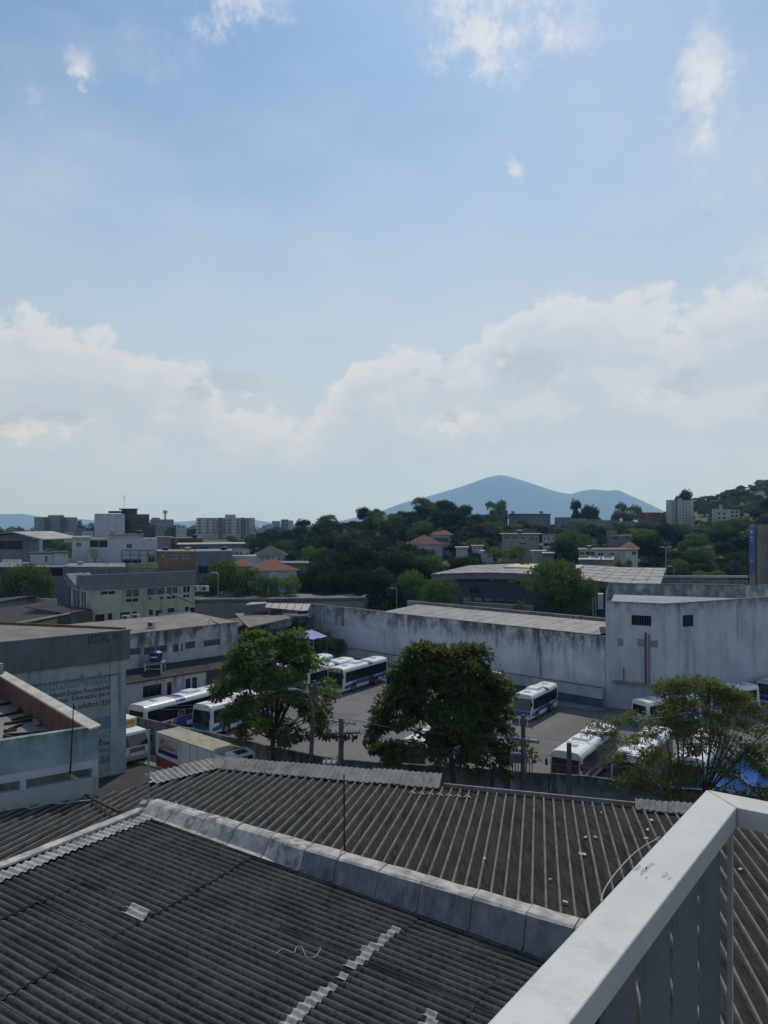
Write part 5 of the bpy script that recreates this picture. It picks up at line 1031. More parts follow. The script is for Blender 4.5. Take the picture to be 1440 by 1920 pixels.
wire(P(300, 1330, 58), w1[0], .6, 'upper wire running left from the lamp pole'); wire(P(240, 1322, 60), w1[1], .7, 'lower wire running left from the lamp pole'); wire(w3[3], P(1460, 1392, 47), .5, 'wire running right from the pole by the spreading tree')
wire(P(981, 1418, 52.4), P(1190, 1435, 49), .4, 'short low wire passing in front of the stout pole')

# ------------------------------------------------------------------ trees
m_bark = M('grey_bark', (.085, .075, .062), (.05, .045, .04), 3, .95, None, .5, 12)
m_leafA = leaf_mat('almond_leaf', (.050, .088, .018), (.175, .205, .045), .40); m_leafB = leaf_mat('broad_leaf', (.034, .080, .017), (.130, .190, .040), .38); m_leafC = leaf_mat('feathery_leaf', (.070, .105, .028), (.195, .225, .062), .44)
m_leafD = leaf_mat('dark_wood_leaf', (.009, .022, .008), (.036, .055, .016), .2); m_leafE = leaf_mat('scrub_leaf', (.035, .055, .018), (.085, .100, .034), .25)
def leafquad(mb, p, d, n, l, w):
    s = d.cross(n).normalized() * w / 2; t = d * l; mb.v += [tuple(p), tuple(p + t * .45 + s), tuple(p + t), tuple(p + t * .45 - s)]; i = len(mb.v); mb.f.append((i - 4, i - 3, i - 2, i - 1)); mb.m.append(0)
def rnd_unit():
    while True:
        v = Vector((random.uniform(-1, 1), random.uniform(-1, 1), random.uniform(-1, 1)))
        if .05 < v.length < 1: return v.normalized()
def near_tree(name, label, base, zc0, ztop, Rx, Ry, prof, ncl, nleaf, ll, lw, leafm, seed, cx=(0, 0), flat=.45, clr=1.0, stems=1, forkz=None, spread=.5, skip=None):
    random.seed(seed); t = thing(name, label, 'tree', (*base, 0)); cl = []
    H = ztop - zc0
    for k in range(ncl):
        h = random.random() ** .8; rr = prof(h); a = random.uniform(0, 2 * pi); q = random.uniform(.25, 1.) ** .55
        q *= .86 + .28 * mnoise.noise((cos(a) * 1.7 + seed, sin(a) * 1.7, h * 3))
        cl.append(Vector((base[0] + cx[0] + Rx * rr * q * cos(a), base[1] + cx[1] + Ry * rr * q * sin(a), zc0 + H * h)))
    if skip: cl = [c for c in cl if not skip(c)]
    mb = MB(); mid = Vector((base[0] + cx[0], base[1] + cx[1], zc0 + H * .35))
    for c in cl:
        out = (c - mid).normalized(); R = clr * random.uniform(.7, 1.25); tilt = (Vector((0, 0, 1)) + out * .5).normalized(); nl = int(nleaf * random.uniform(.6, 1.3))
        for _ in range(nl):
            d = rnd_unit(); d = (d - tilt * d.dot(tilt) * (1 - flat)); p = c + d * R * random.random() ** .5
            dirv = (d.normalized() * .8 + rnd_unit() * .6 - V(0, 0, .15)).normalized(); leafquad(mb, p, dirv, (tilt + rnd_unit() * .55).normalized(), ll * random.uniform(.7, 1.3), lw * random.uniform(.7, 1.3))
    mb.build('crown', leafm, t)
    tr = MB(); fz = forkz or zc0 + .3
    roots = [(base[0] + random.uniform(-.5, .5) * (stems > 1) * 2.4, base[1] + random.uniform(-.3, .3) * (stems > 1)) for _ in range(stems)]; tips = []
    for (x, y) in roots:
        f = Vector((x + random.uniform(-.3, .3) + cx[0] * .3, y, fz)); tr.tube([(x, y, 0), (x + random.uniform(-.1, .1), y, fz * .5), f], [.26 / sqrt(stems), .20 / sqrt(stems), .17 / sqrt(stems)], 8); tips.append(f)
    tr.build('trunk', m_bark, t); lb = MB(); ch = random.sample(cl, min(len(cl), 44 if stems == 1 else 26))
    for c in ch:
        f = min(tips, key=lambda q: (q - c).length); m = f.lerp(c, .5) + V(random.uniform(-.3, .3), random.uniform(-.3, .3), -spread * .5 + random.uniform(0, .5)); lb.tube(spline([f, m, c], 4), [.085, .075, .06, .052, .044, .036, .029, .023, .017], 6, cap=False)
    lb.build('branches', m_bark, t); return t
near_tree('almond_tree', 'tall leafy tree with forked trunk behind the lamp pole', (-8.55, 60.), 4.2, 12.6, 5.3, 4.5, lambda h: (1 - (h - .42) ** 2 / .42) ** .5 if abs(h - .42) < .64 else .25, 135, 150, .36, .20, m_leafA, 11, (-.15, 0), .42, .74, 1, 4.3)
near_tree('spreading_tree', 'wide dark green spreading tree in the middle of the street', (5.1, 55.6), 3.7, 12.2, 8.0, 5.0, lambda h: 1.0 - .25 * h if h < .3 else max(.25, .925 - .78 * (h - .3)), 205, 180, .38, .21, m_leafB, 23, (-.9, 0), .40, .80, 1, 5.0, skip=lambda c: c.z < 5.9 and .9 < c.x < 3.5)
near_tree('feathery_tree', 'feathery light green tree with several thin stems at the right', (20.0, 50.2), 3.9, 10.9, 7.0, 4.0, lambda h: 1.0 - .25 * abs(h - .45) if h < .66 else max(.22, .95 - 2.1 * (h - .66)), 175, 170, .30, .085, m_leafC, 41, (.2, 0), .26, .85, 4, 3.4, 1.0, skip=lambda c: (c.z > 8.3 and c.x < 17.9) or c.x < 13.4)
# ------------------------------------------------------------------ buildings behind the yard
PROT = []                                 # (px0, px1, ytop, ybot, Y): windows of view that trees in front must leave free
def guard(px0, px1, y0, y1, Y): PROT.append((px0, px1, y0, y1, Y))
m_bluegrey = M('blue_grey_render', (.16, .19, .22), (.12, .145, .175), .3, .9, ((.06, .07, .08), .5, 1.)); m_tan = M('tan_render', (.23, .165, .095), (.18, .13, .08), .4, .9, ((.08, .06, .045), .6, 1.2))
m_whitefar = M('far_white_render', (.44, .47, .52), (.37, .40, .45), .2, .9, ((.18, .19, .21), .5, .8)); m_brownfar = M('far_brown_render', (.135, .115, .095), (.10, .088, .078), .3, .9, ((.05, .045, .04), .5, 1.)); m_greyfar = M('far_grey_render', (.20, .205, .215), (.15, .155, .165), .2, .9, ((.07, .072, .08), .5, .7))
m_redtile = M('red_tile_roof', (.145, .055, .034), (.095, .042, .03), .6, .9, None, .4, 5); m_brickfar = M('bare_brick', (.19, .09, .06), (.13, .07, .05), .6, .95); m_sign = M('yellow_green_sign', (.30, .31, .15), (.24, .25, .13), .8, .8)
m_green = M('lime_patch', (.19, .26, .12), (.25, .30, .18), .8, .9); m_terr = M('terrace_floor', (.22, .22, .22), (.16, .16, .165), .3, .9)

# cream building with the grey fascia
K0 = Vector((-38.5, 102.)); kd = Vector((.758, .652)); kn = Vector((-.652, .758))
ka, kb = (K0.x, K0.y), tuple(K0 + kd * 14.6)
kl = on_wall(ka, (K0.x - .758 * 0 - 3.6, K0.y + 4.6), 105)
ml = tuple(K0 + Vector((-.70, .714)) * 7.2); pts = [ka, kb, tuple(Vector(kb) + kn * 10), tuple(K0 + kn * 10 + Vector((-1, 1)))]
cb = thing('cream_building', 'cream building with grey fascia band and teal windows', 'building', (K0.x + 3, K0.y + 8, 0))
wz = [(188, 1107.5, 217, 1115.5), (235, 1104.5, 262, 1120), (235, 1121.5, 260, 1129.5), (264, 1104, 266.5, 1118), (269, 1103, 273, 1117.5), (275, 1101.5, 309, 1116), (269, 1120, 272, 1127), (277, 1119, 285, 1126.5), (299, 1118, 307, 1125), (312, 1100, 334, 1113.5), (336, 1099, 340, 1113), (343, 1098.5, 357, 1112), (312, 1117, 330, 1123.5), (343, 1114, 356, 1121)]
dz = [(178, 1152, 196, 1171), (202, 1150, 210.5, 1161.5), (225.5, 1148, 243, 1165), (248, 1146.5, 256.5, 1157), (279, 1143, 286.5, 1154), (292, 1144, 307, 1158), (314, 1140, 327, 1156), (347, 1137.5, 354, 1155), (356, 1139, 365, 1154)]
hs = [rect(ka, kb, *q) for q in wz + dz]; mb = MB(); facade(mb, ka, kb, 0, 12.45, hs, .2); facade(mb, kb, pts[2], 0, 12.45); facade(mb, ml, ka, 0, 12.6, [(.5, 2.9, 9.2, 12.2), (3.2, 4.9, 9.2, 12.1), (5.2, 5.9, 9.2, 11.0)], .2); mb.build('wall', m_cream, cb)
for i, hh in enumerate(hs): window(ka, kb, hh, cb, m_frame if i < len(wz) else m_framedark, m_glassteal if hh[1] - hh[0] > 1.2 and hh[3] - hh[2] > .8 and i < len(wz) else m_glassdark, .17, .06, 1 if i < len(wz) else 0, 'window' if i < len(wz) else 'doorway')
for hh in ((.5, 2.9, 9.2, 12.2), (3.2, 4.9, 9.2, 12.1), (5.2, 5.9, 9.2, 11.0)): window(ml, ka, hh, cb, m_frame, m_glassteal, .17, .08, 1)
h = rect(ka, kb, 297, 1117, 358, 1157); MB().hexa([wpt(ka, kb, h[0], h[2] + .1, .004), wpt(ka, kb, min(h[1], 14.5), h[2] + .1, .004), wpt(ka, kb, min(h[1], 14.5), h[2] + .7, .004), wpt(ka, kb, h[0], h[2] + .7, .004)], [wpt(ka, kb, h[0], h[2] + .1, .02), wpt(ka, kb, min(h[1], 14.5), h[2] + .1, .02), wpt(ka, kb, min(h[1], 14.5), h[2] + .7, .02), wpt(ka, kb, h[0], h[2] + .7, .02)]).build('white_plinth', m_whitefar, cb)
MB().hexa([wpt(ka, kb, -1.4, 12.46, .35), wpt(ka, kb, 14.6, 12.46, .35), wpt(ka, kb, 14.6, 12.46, -.2), wpt(ka, kb, -1.4, 12.46, -.2)], [wpt(ka, kb, -1.4, 14.45, .35), wpt(ka, kb, 14.6, 14.45, .35), wpt(ka, kb, 14.6, 14.45, -.2), wpt(ka, kb, -1.4, 14.45, -.2)]).build('fascia', m_greyfascia, cb)
MB().hexa([wpt(ml, ka, 2.5, 12.61, .3), wpt(ml, ka, 7.2, 12.61, .3), wpt(ml, ka, 7.2, 12.61, -.2), wpt(ml, ka, 2.5, 12.61, -.2)], [wpt(ml, ka, 2.5, 14.2, .3), wpt(ml, ka, 7.2, 14.4, .3), wpt(ml, ka, 7.2, 14.4, -.2), wpt(ml, ka, 2.5, 14.2, -.2)]).build('side_fascia', m_greyfascia, cb)
MB().hexa([wpt(ml, ka, -.8, 12.7, .4), wpt(ml, ka, 3.0, 12.4, .4), wpt(ml, ka, 3.0, 12.4, -3), wpt(ml, ka, -.8, 12.7, -3)], [wpt(ml, ka, -.8, 14.3, .4), wpt(ml, ka, 3.0, 12.55, .4), wpt(ml, ka, 3.0, 12.55, -3), wpt(ml, ka, -.8, 14.3, -3)]).build('slanted_canopy', m_greyfar, cb)
MB().prism([ka, kb, pts[2], pts[3]], 13.2, 13.4).build('roof', m_slab, cb)
hr = MB(); n = 14
for k in range(n + 1): p = wpt(ka, kb, -1 + 15.4 * k / n, 14.46, -.4); hr.box((p.x - .03, p.y - .03, 14.46), (p.x + .03, p.y + .03, 15.0))
hr.bar(wpt(ka, kb, -1, 15.0, -.4), wpt(ka, kb, 14.4, 15.0, -.4), .09); hr.build('roof_railing', m_framedark, cb)
stp = MB(); a0, a1 = P(306, 1143, 106), P(334, 1158.5, 108)
for k in range(9): p = a0.lerp(a1, k / 9); q = a0.lerp(a1, (k + 1) / 9); stp.box((p.x, p.y - .9, p.z - .28), (q.x, p.y, p.z - .1))
stp.build('stair', m_cream, cb)
MB().bar(P(290, 1101.5, 105), P(361, 1131, 107), .9, .14).build('dark_awning', m_framedark, cb)
for (px, py, Y, l) in ((236, 1165, 101.5, 'cooling unit in front of the cream building doorway'), (255, 1163, 102.4, 'second cooling unit beside the cream building doorway'), (366, 1110, 112, 'cooling unit on the wall corner right of the cream building'), (384, 1110, 113, 'rightmost of the cooling units by the cream building')): ac_unit(P(px, py, Y), l, 1.1 if px < 300 else 1.25)
guard(100, 372, 1060, 1175, 104)

# sheds and houses at the left edge, nearer
S0 = [xy(-40, 84), xy(88, 88), xy(172, 103), xy(60, 112), xy(-60, 104)]
sh = thing('dark_roofed_shed', 'shed with blackened tile roof and stained side wall at the left edge', 'building', (-44, 95, 0))
A, B = xy(30, 86.5), xy(174, 100.4); mb = MB(); facade(mb, A, B, 0, 8.6); mb.build('wall', M('mouldy_cream_wall', (.27, .26, .21), (.17, .165, .14), .4, .9, ((.035, .035, .035), .95, 1.1), top=(5.5, 9.2, 3.)), sh)
r0, r1, r2, r3 = P(-40, 1187, 86), P(128, 1152, 92), P(172, 1143, 101), P(78, 1129, 110); r4 = P(-60, 1150, 108)
MB().hexa([r0 - V(0, 0, .2), r1 - V(0, 0, .2), r2 - V(0, 0, .2), r3 - V(0, 0, .2), r4 - V(0, 0, .2)], [r0, r1, r2, r3, r4]).build('roof', m_darkroof, sh)
MB().bar(P(30, 1168, 88), P(131, 1150, 92), .18, .12).build('white_gutter', m_frame, sh)
for k in range(18):
    a = r1.lerp(r2, k / 18); MB().bar(a + V(0, 0, .05), a + (r3 - r2) * .8 + V(0, 0, .06), .22, .1).build('tile_row', m_darkroof, sh)
hs2 = building('small_white_house', 'low white house with dark roof at the left edge below the tree', 'house', front_box(-40, 52, 112, 120, 9), 0, zat(1122, 115), m_whitefar, None)
a, b, c, d = P(-60, 1139, 110), P(70, 1116, 119), P(45, 1112, 128), P(-60, 1117, 124); MB().hexa([a - V(0, 0, .2), b - V(0, 0, .2), c - V(0, 0, .2), d - V(0, 0, .2)], [a, b, c, d]).build('roof', m_darkroof, hs2)
yw = thing('garden_wall', 'rough cream wall under the round tree at the left', 'wall', (*xy(80, 121), 0)); MB().prism(front_box(50, 107, 121, 118, .3), 0, zat(1120, 121)).build('panel', m_cream, yw)
for px in (56, 69): q = xy(px, 120.7); MB().box((q[0] - .25, q[1] - .2, 0), (q[0] + .25, q[1] + .2, zat(1117, 121))).build('post', m_whitefar, yw)

# sheds with metal roofs between annex and the long wall
sd = thing('metal_roof_sheds', 'cluster of low sheds with ribbed metal roof beside the long wall', 'building', (-17, 112, 0))
MB().prism(front_box(420, 582, 108, 121, 10), 0, 6.6).build('wall', m_streetwall, sd)
def slab4(pa, m, nm, th=.15): MB().hexa([p - V(0, 0, th) for p in pa], pa).build(nm, m, sd)
slab4([P(466, 1176, 99), P(546, 1158, 108), P(520, 1146, 118), P(440, 1150, 110)], m_slabbrown, 'flat_roof')
for k in range(6):
    a, b, c, d = P(492, 1138, 112), P(577, 1146, 114), P(583, 1132, 124), P(498, 1130.5, 122); f0, f1 = k / 6 + .005, (k + 1) / 6 - .008
    slab4([a.lerp(b, f0), a.lerp(b, f1), d.lerp(c, f1), d.lerp(c, f0)], m_metalroof, 'metal_sheet', .06)
slab4([P(460, 1134, 110), P(498, 1131, 112), P(500, 1128.5, 120), P(470, 1129, 118)], m_metalroof, 'small_metal_sheet')
for k in range(4): MB().bar(P(506, 1168.5 + k * 3.4, 105.5), P(545, 1161.5 + k * 3.4, 110), .06, .2).build('louvre_board', m_greyfar, sd)
for (a, b, y0, y1) in ((507, 528, 1143, 1151), (559, 577, 1146, 1152)): MB().prism(front_box(a, b, 112, 113, .3), zat(y1, 112), zat(y0, 112)).build('opening', m_black, sd)
bush = None
# building with the white parapet behind the yard wall
wp = thing('parapet_building', 'low building with a long white streaked parapet behind the yard', 'building', (*xy(520, 132), 0))
A, B = xy(362, 126), xy(682, 129.5); C_ = xy(698, 139)
MB().prism([A, B, C_, xy(690, 140), xy(430, 145), xy(425, 144)], 0, 8.9).build('wall', m_greyfar, wp)
pf = M('streaked_white_parapet', (.42, .44, .45), (.33, .35, .37), .4, .9, ((.05, .055, .06), .95, 1.5), top=(6.5, 10.4, 1.5))
a, b = xy(430, 143), xy(690, 137.5); MB().prism([a, b, (b[0], b[1] + .3), (a[0], a[1] + .3)], 8.9, zat(1109, 141)).build('back_parapet', pf, wp)
b, c = xy(683, 131), xy(699, 137.4); MB().prism([b, c, (c[0] - .2, c[1] + .2), (b[0] - .3, b[1] + .1)], 7.5, zat(1114, 134)).build('end_parapet', m_whitefar, wp)
a, b = xy(362, 127), xy(430, 142.6); MB().prism([a, b, (b[0] - .3, b[1]), (a[0] - .3, a[1])], 8.0, zat(1110, 138)).build('side_parapet', pf, wp)
MB().prism([A, B, (B[0], B[1] + .3), (A[0], A[1] + .3)], 8.7, zat(1136, 128) + .6).build('front_parapet', m_concrete, wp)
guard(362, 1130, 1106, 1200, 126)

# arched hangar
hg = thing('arched_hangar', 'long low hangar with a pale sheet roof and dark blue wall', 'building', (*xy(1020, 135), 0)); YA = 128
n = 18; m_hroof = M('whitish_hangar_sheet', (.34, .34, .335), (.16, .16, .16), .8, .8, ((.09, .09, .09), .7, 1.2))
def hp_(t, d):                 # t along the near eave, d from near eave to the back
    z = 12.75 + .75 * sin(pi * min(1, t * 1.25) ) * (1 - .3 * d) * (1 if t < .8 else 1) + .25 * d
    a, b, c, e = Vector(xy(808, 128.7)), Vector(xy(1239, 106.)), Vector(xy(1250, 143.)), Vector(xy(880, 152.)); p_ = a.lerp(b, t).lerp(e.lerp(c, t), d); return Vector((p_.x, p_.y, z))
for k in range(n):
    for j in range(5):
        t0, t1, d0, d1 = k / n, (k + 1) / n - .002, j / 5, (j + 1) / 5 + .008; up = V(0, 0, .12); st = V(0, 0, .018 * ((j + k) % 2))
        q = [hp_(t0, d0) + st, hp_(t1, d0) + st, hp_(t1, d1) - V(0, 0, .04), hp_(t0, d1) - V(0, 0, .04)]; MB().hexa(q, [v + up for v in q]).build('roof_panel', m_hroof, hg)
ed = MB()
for k in range(n):
    a, b = hp_(k / n, .012), hp_((k + 1) / n, .012); ed.hexa([a - V(0, 0, .95), b - V(0, 0, .95), b + V(.1, .3, -.95), a + V(.1, .3, -.95)], [a - V(0, 0, .01), b - V(0, 0, .01), b + V(.1, .3, -.01), a + V(.1, .3, -.01)])
ed.build('eave_beam', m_greyfascia, hg)
wb = MB(); A, B = tuple(hp_(.05, .06).xy), tuple(hp_(.97, .06).xy); hh = rect(A, B, 881, 1101, 899, 1114); facade(wb, A, B, 0, 11.9, [hh], .3); facade(wb, B, tuple(hp_(.97, .95).xy), 0, 11.9); facade(wb, tuple(hp_(.05, .95).xy), A, 0, 11.9); wb.build('wall', M('dark_blue_boards', (.055, .075, .105), (.04, .055, .08), .5, .8, stretch=(.3, .3, 6)), hg); window(A, B, hh, hg, m_framedark, m_glassdark, .25, .12, 2)
ys_ = MB(); slb = [P(898, 1047 + 21, 134), P(1000, 1066, 134), P(1000, 1062, 141), P(898, 1063, 141)]
yq = [hp_(.28, .42), hp_(.62, .42), hp_(.62, .78), hp_(.28, .78)]; MB().hexa([v + V(0, 0, .18) for v in yq], [v + V(0, 0, .42) for v in yq]).build('yellow_rooflight', M('yellowed_sheet', (.46, .42, .27), (.38, .34, .22), .4, .7), hg)
for k in range(6): MB().hexa([P(870 + 20 * k, 1127, 121), P(884 + 20 * k, 1127, 121), P(880 + 20 * k, 1119, 127), P(866 + 20 * k, 1119, 127)], [p + V(0, 0, .15) for p in (P(870 + 20 * k, 1127, 121), P(884 + 20 * k, 1127, 121), P(880 + 20 * k, 1119, 127), P(866 + 20 * k, 1119, 127))]).build('lean_to_sheet', m_greyfar, hg)
MB().prism(front_box(868, 1000, 119, 113, .4), 0, zat(1127, 120)).build('front_wall', m_greyfar, hg)
guard(806, 1250, 1056, 1120, 126)
sl = thing('rooftop_box', 'small white box with ladder between sheet roof and corner block', 'box', P(1126, 1170, 93)); MB().prism(front_box(1121, 1131, 93, 93, 1.5), zat(1142, 93), zat(1114, 93)).build('box', m_whitefar, sl)
for px in (1112, 1117): MB().tube([P(px, 1160, 92), P(px, 1120, 92)], .05, 6).build('ladder_rail', m_steel, sl)

# pillar-like building on the right edge with a blue banner
pb_ = building('tan_pillar_building', 'tall tan slab building at the right edge of the photo', 'building', [xy(1405, 116), xy(1417, 112), xy(1500, 117), xy(1495, 128), xy(1410, 124)], 0, zat(984, 112), M('tan_concrete', (.20, .18, .135), (.155, .14, .108), .4, .9, ((.07, .065, .055), .6, 1.)), m_slab)
MB().hexa([P(1405.5, 1074, 115.6), P(1416.3, 1074, 112.05), P(1416.3, 988, 112.05), P(1405.5, 988, 115.6)], [P(1405.5, 1074, 115.7), P(1416.3, 1074, 112.15), P(1416.3, 988, 112.15), P(1405.5, 988, 115.7)]).build('blue_banner', M('blue_banner', (.03, .045, .22), (.045, .06, .26), .5, .6), pb_)
for k, (y0, y1) in enumerate(((994, 1000), (1006, 1009), (1013, 1014.5), (1050, 1053))): MB().hexa([P(1407, y1, 114.9), P(1411, y1, 113.6), P(1411, y0, 113.6), P(1407, y0, 114.9)], [P(1407, y1, 114.95), P(1411, y1, 113.65), P(1411, y0, 113.65), P(1407, y0, 114.95)]).build('banner_mark', m_whitefar, pb_)
MB().bar(P(1418.5, 1100, 112.0), P(1418.5, 986, 112.0), .12).build('drainpipe', m_framedark, pb_); MB().bar(P(1435, 1100, 113.0), P(1435, 986, 113.0), .15).build('rib', m_greyfar, pb_)
guard(1402, 1440, 982, 1105, 112)
fwll = thing('far_white_wall', 'low pale wall below the wooded slope at the right', 'wall', (*xy(1290, 150), 0))
for k in range(6): MB().prism(front_box(1175 + k * 38, 1212.6 + k * 38, 150, 150, .3), 0, zat(1085 + k * .5, 150)).build('panel', m_concrete, fwll)
MB().prism(front_box(1175, 1403, 149.9, 149.9, .5), zat(1086, 150) + .25, zat(1086, 150) + .7).build('coping', m_whitefar, fwll)

def zg(px, Y): return gh(X2(px, Y), Y)
# ---- left town, frontal blocks
tb_ = building('terrace_roof_building', 'wide flat roofed block with a terrace of white chairs at the left', 'building', front_box(-60, 236, 133, 133, 16), 0, zat(1063, 133), m_bluegrey, m_terr, {0: [(-40, 1064.5, 30, 1079), (30, 1065, 118, 1080)]}, pane=m_glassdark, frame=m_framedark, bars=3)
MB().prism(front_box(118.5, 130, 132.8, 132.8, .19), 0, zat(1061.5, 133)).build('pilaster', m_greyfar, tb_)
ch0 = None; m_plastic = M('white_plastic', (.6, .6, .6), None, 2, .5)
for k, px in enumerate((6, 14, 21, 29, 36)):
    p = P(px, 1058, 137); zf = zat(1063, 133) + .06; p = Vector((p.x, p.y, zf))
    if ch0 is None:
        ch0 = thing('plastic_chair', 'first white plastic chair from the left on the flat terrace', 'chair', p, 'white chairs on the terrace')
        MB().box((p.x - .3, p.y - .3, zf + .46), (p.x + .3, p.y + .3, zf + .52)).build('seat', m_plastic, ch0); MB().box((p.x - .3, p.y + .27, zf + .52), (p.x + .3, p.y + .33, zf + 1.05)).build('backrest', m_plastic, ch0)
        for dx in (-.26, .26):
            for dy in (-.26, .26): MB().box((p.x + dx - .04, p.y + dy - .04, zf), (p.x + dx + .04, p.y + dy + .04, zf + .459)).build('leg', m_plastic, ch0)
    else: clone(ch0, p, 0, ('second', 'third', 'fourth', 'fifth')[k - 1] + ' white plastic chair from the left on the flat terrace')
h1 = building('terrace_house', 'little white house with dark roof on the flat terrace', 'house', front_box(57, 100, 140, 140, 6), zat(1063, 133), zat(1038, 140), m_whitefar, m_darkroof, {0: [(83.5, 1042, 89.5, 1054.5)]}, pane=m_glassdark, roof_over=.4)
h2 = building('terrace_hut', 'white hut joined to the right of the terrace house', 'house', front_box(101, 127, 139.5, 139.5, 6), zat(1063, 133), zat(1037, 139.5), m_whitefar, m_darkroof, {0: [(118.5, 1038.5, 122, 1043)]}, pane=m_glassdark, roof_over=.3)
g1 = building('gabled_shed', 'grey gabled shed with a wide dark opening at the far left', 'building', front_box(-50, 73.5, 160, 160, 14), 0, zat(1013, 160), m_greyfar, None, {0: [(-20, 1008, 43, 1031)]}, pane=m_black, frame=m_greyfar)
a, b, c = P(-70, 1006, 158), P(22, 999, 158), P(80, 1013, 158); e = V(2, 15, 0)
MB().hexa([a, b, b + e, a + e], [p + V(0, 0, .25) for p in (a, b, b + e, a + e)]).hexa([b, c, c + e, b + e], [p + V(0, 0, .25) for p in (b, c, c + e, b + e)]).build('roof', m_metalroof, g1)
MB().face([P(-50, 1013.2, 160), P(73.5, 1013.2, 160), P(22, 1000.5, 160)]).build('gable', m_greyfar, g1)
w1_ = building('white_block', 'large white block with a lime stain and open loggia', 'building', front_box(135, 295, 150, 150, 14), 0, zat(1010.5, 150), m_whitefar, m_slab, {0: [(143.3, 1017.3, 152.5, 1025.7, m_brickfar), (167.3, 1012.5, 202, 1027, m_black), (237, 1019.5, 247.7, 1028), (229, 1048, 265.5, 1057), (278, 1042.5, 291, 1054.5), (280, 1008, 286, 1014), (175.5, 1048.5, 179.5, 1056), (192, 1048, 196, 1056.5)]}, pane=m_glassdark, frame=m_whitefar, depth=.3)
MB().prism(front_box(135, 169, 149.6, 149.6, 8), zat(1010, 150), zat(1006, 150)).build('upper_parapet', m_whitefar, w1_)
MB().prism(front_box(203, 268, 152, 152, 6), zat(1010.4, 152), zat(1003, 152)).build('penthouse', m_whitefar, w1_); MB().prism(front_box(202, 270, 151.6, 151.6, 7), zat(1003, 152) + .01, zat(1001.3, 152)).build('penthouse_roof', m_slab, w1_)
MB().prism(front_box(178, 192, 152.0, 152.0, .2), zat(1027, 150) + .02, zat(1013, 150)).build('brick_infill', m_brickfar, w1_)
gp = MB(); random.seed(4); top = [(166, 1028.5), (180, 1029), (183, 1036), (182, 1045), (178, 1050), (173, 1047), (170, 1042), (167, 1036)]; gp.face([P(a, b, 149.97) for a, b in top[::-1]]); gp.build('lime_stain', m_green, w1_)
for k in range(5): MB().bar(P(228 + 16.3 * k, 1058, 149.9), P(228 + 16.3 * k, 1031, 149.9), .1).build('grid_bar', m_greyfar, w1_)
for y in (1031.5, 1040): MB().bar(P(228, y, 149.88), P(293, y, 149.88), .1).build('grid_bar', m_greyfar, w1_)
sg = single(MB().prism(front_box(234, 297, 140, 140, .25), zat(1067.5, 140), zat(1056, 140)), 'shop_sign', m_sign, 'yellowish sign board with worn lettering above the railing', 'sign')
for k, (a, b) in enumerate(((240, 247), (253, 260), (263, 271), (274, 283), (287, 292))): pass
building('tan_shop', 'tan two-storey shop with blue barred windows', 'building', front_box(293, 366, 146, 146, 12), 0, zat(1034, 146), m_tan, m_slab, {0: [(317, 1040.5, 335.5, 1048.5), (340.5, 1040, 355, 1048), (303, 1040, 307, 1044.5)]}, pane=M('blue_pane', (.05, .08, .14), None, 1, .3), frame=m_frame, bars=3)
building('blue_grey_block', 'windowless blue grey block right of the tan shop', 'building', front_box(366.5, 435.5, 144, 147, 14), 0, zat(1034, 145), m_bluegrey, m_slab, {0: [(372, 1061, 392, 1075)]}, pane=m_glassdark, frame=m_framedark)
building('grey_box_house', 'grey box house above the tan shop', 'house', front_box(294, 320.5, 175, 175, 9), 0, zat(1008, 175), m_greyfar, m_slab, roof_over=.3)
building('brick_wall_house', 'bare brick house left of the long blue roofs', 'house', front_box(320, 380, 185, 185, 8), 0, zat(1009, 185), m_brickfar, m_slab)
building('long_blue_shed', 'long pale blue shed with flat light roof', 'building', front_box(336, 456, 165, 172, 14), 0, zat(1021, 168), m_bluegrey, m_metalroof, {0: [(350, 1026, 392, 1030)]}, pane=m_glassdark, roof_over=.5)
building('white_gabled_house', 'small white house with two square windows left of the hip roofed house', 'house', front_box(435, 467, 155, 155, 8), 0, zat(1031, 155), m_whitefar, m_darkroof, {0: [(441.5, 1034.5, 446, 1040), (449.5, 1034.5, 454, 1040), (461.5, 1036, 465, 1040)]}, pane=m_glassdark)
building('low_white_house', 'low white walled house with pale roof in front of the gabled one', 'house', front_box(434, 481, 150, 150, 7), 0, zat(1043, 150), m_whitefar, m_metalroof)
def hip(parent, pts, z0, rise, m, over=.6, name='roof'):
    q = [inset(pts, k, -over) for k in range(4)]; (a, b, c, d) = [Vector((*p, z0)) for p in q]; L1, L2 = (b - a).length, (c - b).length; mid = [(a + d) / 2, (b + c) / 2]; dd = (mid[1] - mid[0]).normalized(); w = L2 / 2
    r0, r1 = mid[0] + dd * min(w, L1 * .48), mid[1] - dd * min(w, L1 * .48); up = V(0, 0, rise); r0 += up; r1 += up
    mb = MB(); mb.face([a, b, r1, r0]); mb.face([b, c, r1]); mb.face([c, d, r0, r1]); mb.face([d, a, r0]); mb.face([a, d, c, b]); mb.build(name, m, parent)
def hip_house(name, label, px0, px1, Y0, Y1, depth, z0, yeave, rise, wall, roofm, wins, pane=None):
    pts = front_box(px0, px1, Y0, Y1, depth); z1 = zat(yeave, Y0); r = building(name, label, 'house', pts, z0, z1, wall, None, {0: wins}, pane=pane or m_glassdark, frame=m_frame); hip(r, pts, z1 + .01, rise, roofm); return r
hip_house('white_hip_house', 'white house with dark hipped roof and five windows beside the wood', 481, 534, 160, 162, 10, 0, 1042, 1.9, m_whitefar, m_darkroof, [(490, 1043.5, 493, 1049), (499.5, 1043, 503.5, 1049), (510, 1043, 513, 1049), (522, 1045, 526, 1052), (529, 1045, 533, 1052)])
